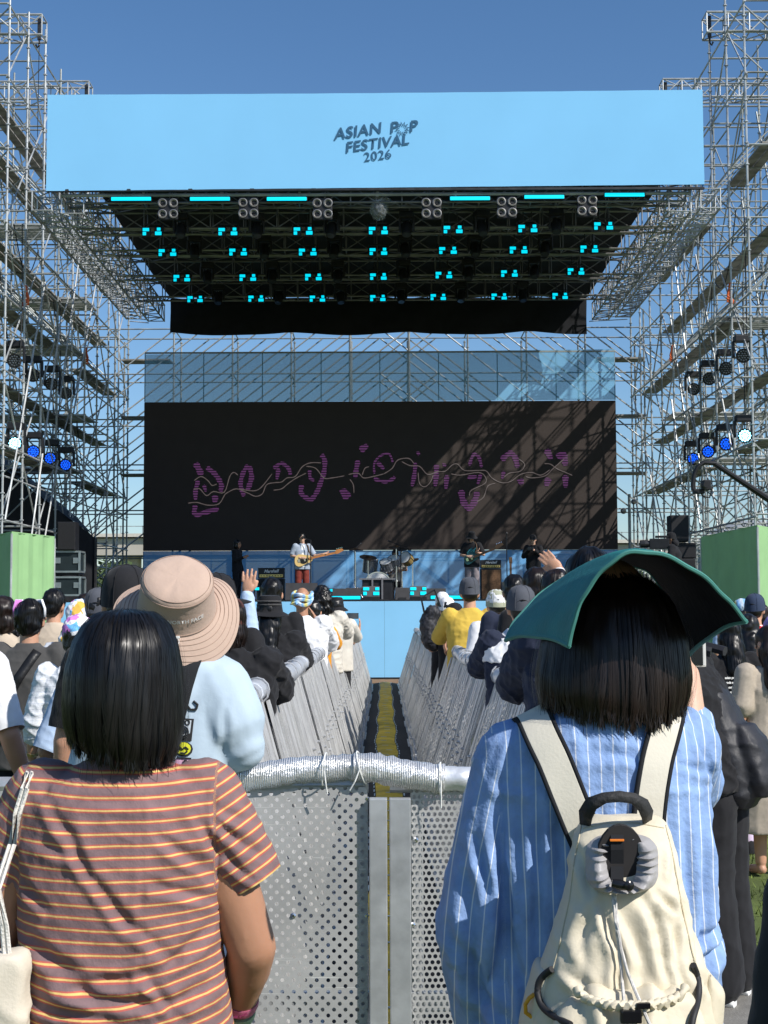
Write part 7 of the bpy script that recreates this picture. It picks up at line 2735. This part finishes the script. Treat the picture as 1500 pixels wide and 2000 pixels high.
# gathered grey collar round the opening
m = MB()
G = []
N = 144
for q in range(8):
    t = q / 7
    row = []
    for k in range(N + 1):
        a = 2 * math.pi * k / N
        ro = Vector((76 * math.cos(a) * (1 - .07 * math.cos(4 * a)), 0, 62 * math.sin(a) * (1 - .06 * math.cos(4 * a))))
        ri = Vector((29 * math.cos(a), 0, 49 * math.sin(a)))
        c = ri.lerp(ro, t)
        py = 1684 - c.z
        px = 1212 + c.x
        pleat = (1 - 2 * abs(math.sin(10.5 * a + .7 * math.sin(3 * a))) ** .8) * (.3 + .7 * (1 - t))
        lift = .012 + .020 * math.sin(math.pi * min(1, t * 1.05)) + .010 * pleat * (.55 + .45 * math.sin(5 * a + 1)) * math.sin(math.pi * (t * .8 + .15))
        sq = onto(bp_, bk, px, py, 0.0)
        base = sq.y if sq is not None else HB(px, py, -.03).y
        pnt = P(px + 2.0 * pleat * math.sin(a), py, D2 + base) - R0
        row.append(pnt - Vector((0, lift, 0)))
    G.append(row)
m.sheet(G)
m.build('collar', greynyl, bk, True)
m = MB()
m.lathe(onto(bp_, bk, 1212, 1684, .002) , [(0, .008), (.037, .008), (.038, 0)], 24, axis=(0, -1, 0), squash=1.5)
m.build('opening', M('painted inside shade', (0.022, 0.020, 0.020), .9), bk)  # solid disc; the shade inside the bag is put into its dark colour
m = MB()
web = []
for py in (1622, 1640, 1660, 1690, 1728):
    y = onto(bp_, bk, 1205, py, 0)
    l = .036 if py < 1645 else (.024 if py < 1670 else .008)
    web.append([P(px, py, D2 + y.y - l) - R0 for px in (1193, 1218)])
m.sheet(web)
m.build('webbing', black_cloth, bk)
m = MB()
y = onto(bp_, bk, 1205, 1640, 0).y
m.bbox(P(1205, 1641, D2 + y - .0385) - R0, (.021, .003, .0032), .0008)
m.build('tab', M('orange tab', (0.75, 0.20, 0.02), .6), bk)
m = MB()
hp_ = [HB(px, py, dy) for px, py, dy in ((1141, 1614, .03), (1142, 1592, .0), (1154, 1570, -.015), (1180, 1558, -.022), (1210, 1555, -.024), (1238, 1559, -.022), (1258, 1573, -.012), (1267, 1592, .003), (1266, 1614, .03))]
mid_ = HB(1206, 1640, -.01)
strip_ = []
for i_, p_ in enumerate(hp_):
    rad_ = (p_ - mid_).normalized()
    wd_ = .0105 if i_ in (1, 2, 6, 7) else .008
    strip_.append([p_ - rad_ * wd_ + Vector((0, -.004, 0)), p_ + rad_ * wd_ + Vector((0, .004, 0))])
m.sheet(strip_)
m.build('handle', M('black webbing loop', (0.022, 0.022, 0.023), .7, var=.2, bump=.3, bscale=150), bk, True).modifiers.new('thick', 'SOLIDIFY').thickness = .004
bs2 = bvh_of(shirt2)
for nm, pts, w_ in (('shoulder_strap', [(1035, 1384), (1044, 1402), (1060, 1440), (1082, 1484), (1108, 1550), (1133, 1612), (1148, 1645)], 36), ('shoulder_strap', [(1308, 1390), (1305, 1405), (1296, 1440), (1284, 1484), (1273, 1550), (1268, 1600), (1268, 1640)], 33)):
    cols = [-1, -.76, -.74, 0, .74, .76, 1]
    G = []
    for i in range(len(pts) * 4 - 3):
        t = i / 4
        a = min(int(t), len(pts) - 2)
        f = t - a
        px, py = pts[a][0] + (pts[a + 1][0] - pts[a][0]) * f, pts[a][1] + (pts[a + 1][1] - pts[a][1]) * f
        dx, dy = pts[a + 1][0] - pts[a][0], pts[a + 1][1] - pts[a][1]
        L_ = math.hypot(dx, dy)
        nx, ny = dy / L_, -dx / L_
        ys = []
        row = []
        for c in cols:
            q = onto(bs2, bk, px + nx * c * w_, py + ny * c * w_, 0)
            row.append((px + nx * c * w_, py + ny * c * w_))
            ys.append(q.y if q is not None else None)
        good = [v for v in ys if v is not None]
        ym = min(good) if good else -.05
        G.append([P(a_, b_, D2 + ((ys[j] if ys[j] is not None else ym) * .35 + ym * .65) - .010) - R0 for j, (a_, b_) in enumerate(row)])
    # run over the shoulder to the front
    top_ = G[0]
    over = [[p + Vector((0, .05, .012)) for p in top_], [p + Vector((0, .13, -.01)) for p in top_], [p + Vector((0, .22, -.10)) for p in top_]]
    G = over[::-1] + G
    for _ in range(2):
        for i in range(1, len(G) - 1):
            G[i] = [(G[i - 1][j] + G[i][j] * 2 + G[i + 1][j]) / 4 for j in range(7)]
    m = MB()
    m.sheet([r[1:6] for r in G])
    o = m.build(nm, M('cream strap', (0.64, 0.60, 0.50), .75, var=.05, bump=.08, bscale=200), bk, True)
    o.modifiers.new('thick', 'SOLIDIFY').thickness = .007
    m = MB()
    m.sheet([r[0:2] for r in G])
    m.sheet([r[5:7] for r in G])
    e = m.build('edging', black_cloth, o, True)
    e.modifiers.new('thick', 'SOLIDIFY').thickness = .009
allv, allf = [], []
for o in [pb, pk_] + [c for c in bk.children if c.name.startswith('side_pocket')]:
    b0 = len(allv)
    allv += [v.co.copy() for v in o.data.vertices]
    allf += [tuple(i + b0 for i in q.vertices) for q in o.data.polygons]
bp_all = BVHTree.FromPolygons(allv, allf)
m = MB()
for pts in ([(1136, 1612), (1122, 1680), (1112, 1760), (1092, 1850), (1078, 1900)], [(1300, 1612), (1316, 1680), (1330, 1760), (1350, 1850), (1362, 1900)], [(1140, 1618), (1180, 1608), (1240, 1607), (1296, 1617)]):
    q = [v for v in (onto(bp_all, bk, a, b2, .0004) for a, b2 in dense(pts, 8)) if v is not None]
    m.path(q, .0013, 5)
m.build('seam', M('cream thread', (0.50, 0.44, 0.31), .8), bk)
# black triangular tabs, trims, cords, buckle, hook
decal(bp_, bk, [(1116, 1652), (1144, 1688), (1132, 1722), (1114, 1690)], M('black tab', (0.02, 0.02, 0.022), .6), bk, 'side_tab', .004)
for pts in ([(1078, 1893), (1062, 1903), (1050, 1920), (1049, 1945), (1058, 1968), (1080, 1986), (1115, 2002)], [(1354, 1885), (1362, 1905), (1366, 1930), (1362, 1962), (1352, 1990), (1350, 2010)]):
    pp = [q for q in (onto(bp_all, bk, a, b2, .006) for a, b2 in dense(pts, 4)) if q is not None]
    for _ in range(6):
        pp = [pp[0]] + [(pp[i - 1] + pp[i] * 2 + pp[i + 1]) / 4 for i in range(1, len(pp) - 1)] + [pp[-1]]
    m = MB()
    m.path(pp, .0052, 8)
    m.build('trim', M('black piping', (0.018, 0.018, 0.02), .6), bk, True)
m = MB()
for pts in ([(1198, 1730), (1197, 1760), (1203, 1800), (1209, 1850), (1214, 1900), (1219, 1960), (1224, 2020)], [(1200, 1730), (1202, 1765), (1205, 1800), (1212, 1850), (1226, 1900), (1247, 1950), (1277, 2020)]):
    pp = []
    for i, (a, b2) in enumerate(dense(pts, 3)):
        q = onto(bp_all, bk, a, b2, .012)
        if q is not None:
            pp.append(q)
    m.path(pp, .0026, 6)
m.build('drawcord', M('pale cord', (0.55, 0.53, 0.50), .8, var=.25, vscale=120), bk, True)
m = MB()
c = onto(bp_, bk, 1210, 1728, .034)
m.lathe(c, [(0, -.012), (.006, -.011), (.008, 0), (.006, .011), (0, .012)], 14, axis=(1, -.2, -.2))
m.lathe(c + Vector((.012, -.006, .0)), [(.004, 0), (.008, .003), (.004, .006)], 10, axis=(.3, -1, 0))
m.build('cord_lock', black_gloss, bk, True)
m = MB()
c = HB(1232, 1985, -.15)
m.bbox(c, (.030, .012, .018), .003)
m.bbox(c + Vector((.018, .003, .014)), (.02, .01, .008), .002)
m.build('buckle', black_gloss, bk)
m = MB()
m.path([HB(a, b2, -.03) for a, b2 in ((1044, 1942), (1034, 1949), (1026, 1962), (1027, 1978), (1038, 1986), (1052, 1985), (1058, 1976), (1052, 1979))], .0033, 8)
m.build('hook', M('orange plastic', (0.72, 0.33, 0.02), .35), bk, True)

# ---- person with the tan bucket hat
D4 = 3.58
B0 = Vector((P(335, 1500, D4).x, D4, 0))
bw = empty('person', B0, 0, 'person in a tan bucket hat and pale blue top leaning on the near barrier', 'person')
HBk = lambda px, py, dy=0.0: P(px, py, D4 + dy) - B0
k4 = D4 / FPX
shB, elB, wrB = HBk(425, 1345, 0), HBk(468, 1452, -.02), HBk(425, 1474, .19)
shBL, elBL, wrBL = HBk(235, 1335, 0), HBk(185, 1500, .02), HBk(215, 1600, .15)
helper.k = 1.02
torso = [(1268, 285, 385, .055), (1300, 245, 425, .075), (1350, 225, 440, .09), (1500, 230, 438, .095), (1650, 235, 435, .09), (1800, 230, 440, .10)]
pr = [rings([px_oval(a, b2, y, ry, 0, HBk, k4) for y, a, b2, ry in torso]), cone(HBk(336, 1290), .058, HBk(340, 1235, .0), .054), ell(HBk(343, 1185, .03), (.078, .10, .115))]
for sh, el, wr, s in ((shB, elB, wrB, 1), (shBL, elBL, wrBL, -1)):
    pr += [cone(sh, .055, el, .045), cone(el, .045, wr, .028)] + Person.hand(helper, wr, (wr - el), Vector((0, .4, -1)), s, 1.0, .5)
for s in (-1, 1):
    pr += [cone(Vector((s * .09, 0, .88)), .095, Vector((s * .10, .01, .48)), .06), cone(Vector((s * .10, 0, .45)), .058, Vector((s * .105, -.02, .08)), .04)]
blob('body', pr, .008, skin_a, bw, 3)
srings = [(1262, 292, 382, .062), (1278, 255, 418, .080), (1300, 222, 448, .096), (1350, 205, 462, .112), (1450, 205, 458, .118), (1550, 208, 455, .118), (1700, 205, 458, .12), (1790, 205, 460, .122)]
pr = [rings([px_oval(a, b2, y, ry, 0, HBk, k4) for y, a, b2, ry in srings]), cone(HBk(418, 1352), .098, HBk(446, 1410, -.01), .094), cone(HBk(446, 1410, -.01), .094, HBk(472, 1458, -.02), .060), cone(HBk(472, 1458, -.02), .060, HBk(438, 1474, .12), .056), cone(HBk(240, 1345), .088, elBL, .070), cone(elBL, .07, wrBL, .05)]
FB = []
for x0, y0, x1, y1, dp, w_ in ((400, 1300, 380, 1400, .005, .014), (450, 1370, 440, 1500, .008, .010), (470, 1490, 515, 1462, .005, .009)):
    a, b2 = HBk(x0, y0), HBk(x1, y1)
    FB.append((a.x, a.z, b2.x, b2.z, dp * .6, w_))
sh3 = blob('shirt', pr, .0075, c_ltblue, bw, 4, fold_fn(FB, wrinkle(.0004, 9, 6, .6)), cuts=[])
blob('trousers', [rings([oval(Vector((0, 0, zc)), rx, ry) for zc, rx, ry in ((.78, .17, .12), (.88, .185, .125), (1.0, .165, .11))])] + [cone(Vector((s * .095, 0, .82)), .10, Vector((s * .105, .0, .08)), .07) for s in (-1, 1)], .011, c_denim, bw, 2)
for s in (-1, 1):
    m = MB()
    m.bbox((s * .11, .04, .035), (.085, .27, .07), .03)
    m.build('shoe', c_black, bw, True)
b3 = bvh_of(sh3)
decal(b3, bw, [(350, 1279), (398, 1281), (388, 1305), (376, 1345), (366, 1385), (356, 1425), (340, 1430), (335, 1350)], black_cloth, bw, 'backpack_strap', .006)
inkb = M('black print ink', (0.018, 0.018, 0.02), .8)


def ink_path(pts, w_, nm='shirt_print', mat=inkb, lift=.0035):
    pp = [onto(b3, bw, a, b2, lift) for a, b2 in dense(pts, 4)]
    m = MB()
    m.path([q for q in pp if q is not None], w_, 5)
    return m.build(nm, mat, bw)


ink_path([(362, 1356), (370, 1362), (368, 1370), (360, 1368)], .0022)
ink_path([(362, 1374), (372, 1386), (383, 1386), (386, 1376), (378, 1369)], .0028)
decal(b3, bw, [(345, 1402), (379, 1404), (374, 1448), (340, 1446)], inkb, bw, 'shirt_print')
decal(b3, bw, [(349, 1405), (374, 1407), (371, 1432), (346, 1442)], M('grey print ink', (0.5, 0.55, 0.6), .8), bw, 'shirt_print', .005)
for r in (4, 8, 12):
    ink_path([(356 + r * math.cos(q * .5236), 1430 + r * math.sin(q * .5236)) for q in range(13)], .0018, lift=.006)
ink_path([(366 + 4 * math.cos(q * .5236), 1411 + 5 * math.sin(q * .5236)) for q in range(13)], .0018, lift=.006)
decal(b3, bw, [(359 + 18 * math.cos(q * .5236), 1463 + 15 * math.sin(q * .5236)) for q in range(12)], inkb, bw, 'shirt_print')
decal(b3, bw, [(358 + 15 * math.cos(q * .5236), 1462 + 12.5 * math.sin(q * .5236)) for q in range(12)], M('yellow print ink', (0.66, 0.66, 0.03), .8), bw, 'shirt_print', .005)
ink_path([(350, 1458), (356, 1464), (362, 1459), (368, 1464)], .0020, lift=.007)
ink_path([(352, 1470), (360, 1472), (366, 1467)], .0022, lift=.007)
decal(b3, bw, [(344, 1480), (373, 1481), (371, 1502), (341, 1501)], M('pink print ink', (0.62, 0.36, 0.50), .8), bw, 'shirt_print')
ink_path([(345, 1480), (373, 1481), (371, 1500)], .0016, lift=.005)
ink_path([(362 + 4 * math.cos(q * .5236), 1490 + 5 * math.sin(q * .5236)) for q in range(13)], .0015, lift=.006)
# the hat
hax = Vector((0.12, -0.72, 0.68)).normalized()
hq = hax.to_track_quat('Z', 'Y')
hctr = HBk(345, 1188, -.02)
prof = [(0.0, .112), (.05, .112), (.076, .108), (.086, .100), (.088, .092), (.0875, .088), (.091, .060), (.095, .03), (.099, .004)]
for q in range(14):
    t = q / 13
    prof.append((.100 + .058 * t, .002 - .036 * t ** 1.3 + (.0011 if q % 2 else 0)))
prof += [(.157, -.0375), (.130, -.019), (.098, -.002)]
wobh = lambda a, r, h: (.019 * math.sin(2 * a + .6) + .010 * math.sin(3 * a)) * max(0, (r - .098) / .06) + (.003 * min(1, r / .05) * nz(math.cos(a) * 2.5, math.sin(a) * 2.5, h * 30 + r * 25) if h > .003 else 0)
m = MB()
m.lathe(hctr, prof, 72, axis=hax, wob=wobh)
ht = m.build('bucket_hat', c_tan, bw, True)
m = MB()
ring1 = [hctr + hq @ Vector((.0885 * math.cos(a), .0885 * math.sin(a), .094)) for a in [2 * math.pi * q / 60 for q in range(61)]]
ring2 = [hctr + hq @ Vector((.081 * math.cos(a), .081 * math.sin(a), .1052)) for a in [2 * math.pi * q / 60 for q in range(61)]]
m.path(ring1, .0016, 5)
m.path(ring2, .0011, 5)
m.path([hctr + hq @ Vector((.0995 * math.cos(a), .0995 * math.sin(a), .006)) for a in [2 * math.pi * q / 60 for q in range(61)]], .0016, 5)
for t in (.16, .34, .52, .70, .88):
    rr_, hh2 = .100 + .058 * t, .002 - .036 * t ** 1.3 + .0012
    m.path([hctr + hq @ Vector((rr_ * math.cos(a), rr_ * math.sin(a), hh2 + wobh(a, rr_, -1))) for a in [2 * math.pi * q / 72 for q in range(73)]], .0010, 4)
m.build('seam', M('dark tan thread', (0.36, 0.255, 0.20), .8), ht, True)
tm = text_mesh('THE NORTH FACE', .0145, bold=.0005, spacing=1.08)
# band text wrapped round the crown, centred where the crown faces the camera
down = hq.inverted() @ Vector((0.16, -0.6, -0.8))
a0 = math.atan2(down.y, down.x)
for v in tm.vertices:
    a = a0 + v.co.x / .0955
    h = .050 + v.co.y
    r = .0985 - (h - .004) * .13 + .0032
    v.co = hctr + hq @ Vector((r * math.cos(a), r * math.sin(a), h))
link('lettering', tm, M('pale thread', (0.78, 0.75, 0.72), .7), ht)
m = MB()
c = hctr + hq @ Vector((.101 * math.cos(a0 - .05), .101 * math.sin(a0 - .05), .004))
m.bbox(c, (.012, .006, .006), .001)
m.path([c, c + Vector((.006, -.008, -.012)), c + Vector((.0, -.012, -.024)), c + Vector((.004, -.012, -.03))], .0012, 4)
m.build('tag', plastic_white, ht)
blob('hair', [ell(HBk(340, 1225, .01), (.085, .09, .09))], .009, hair_k, bw, 2)
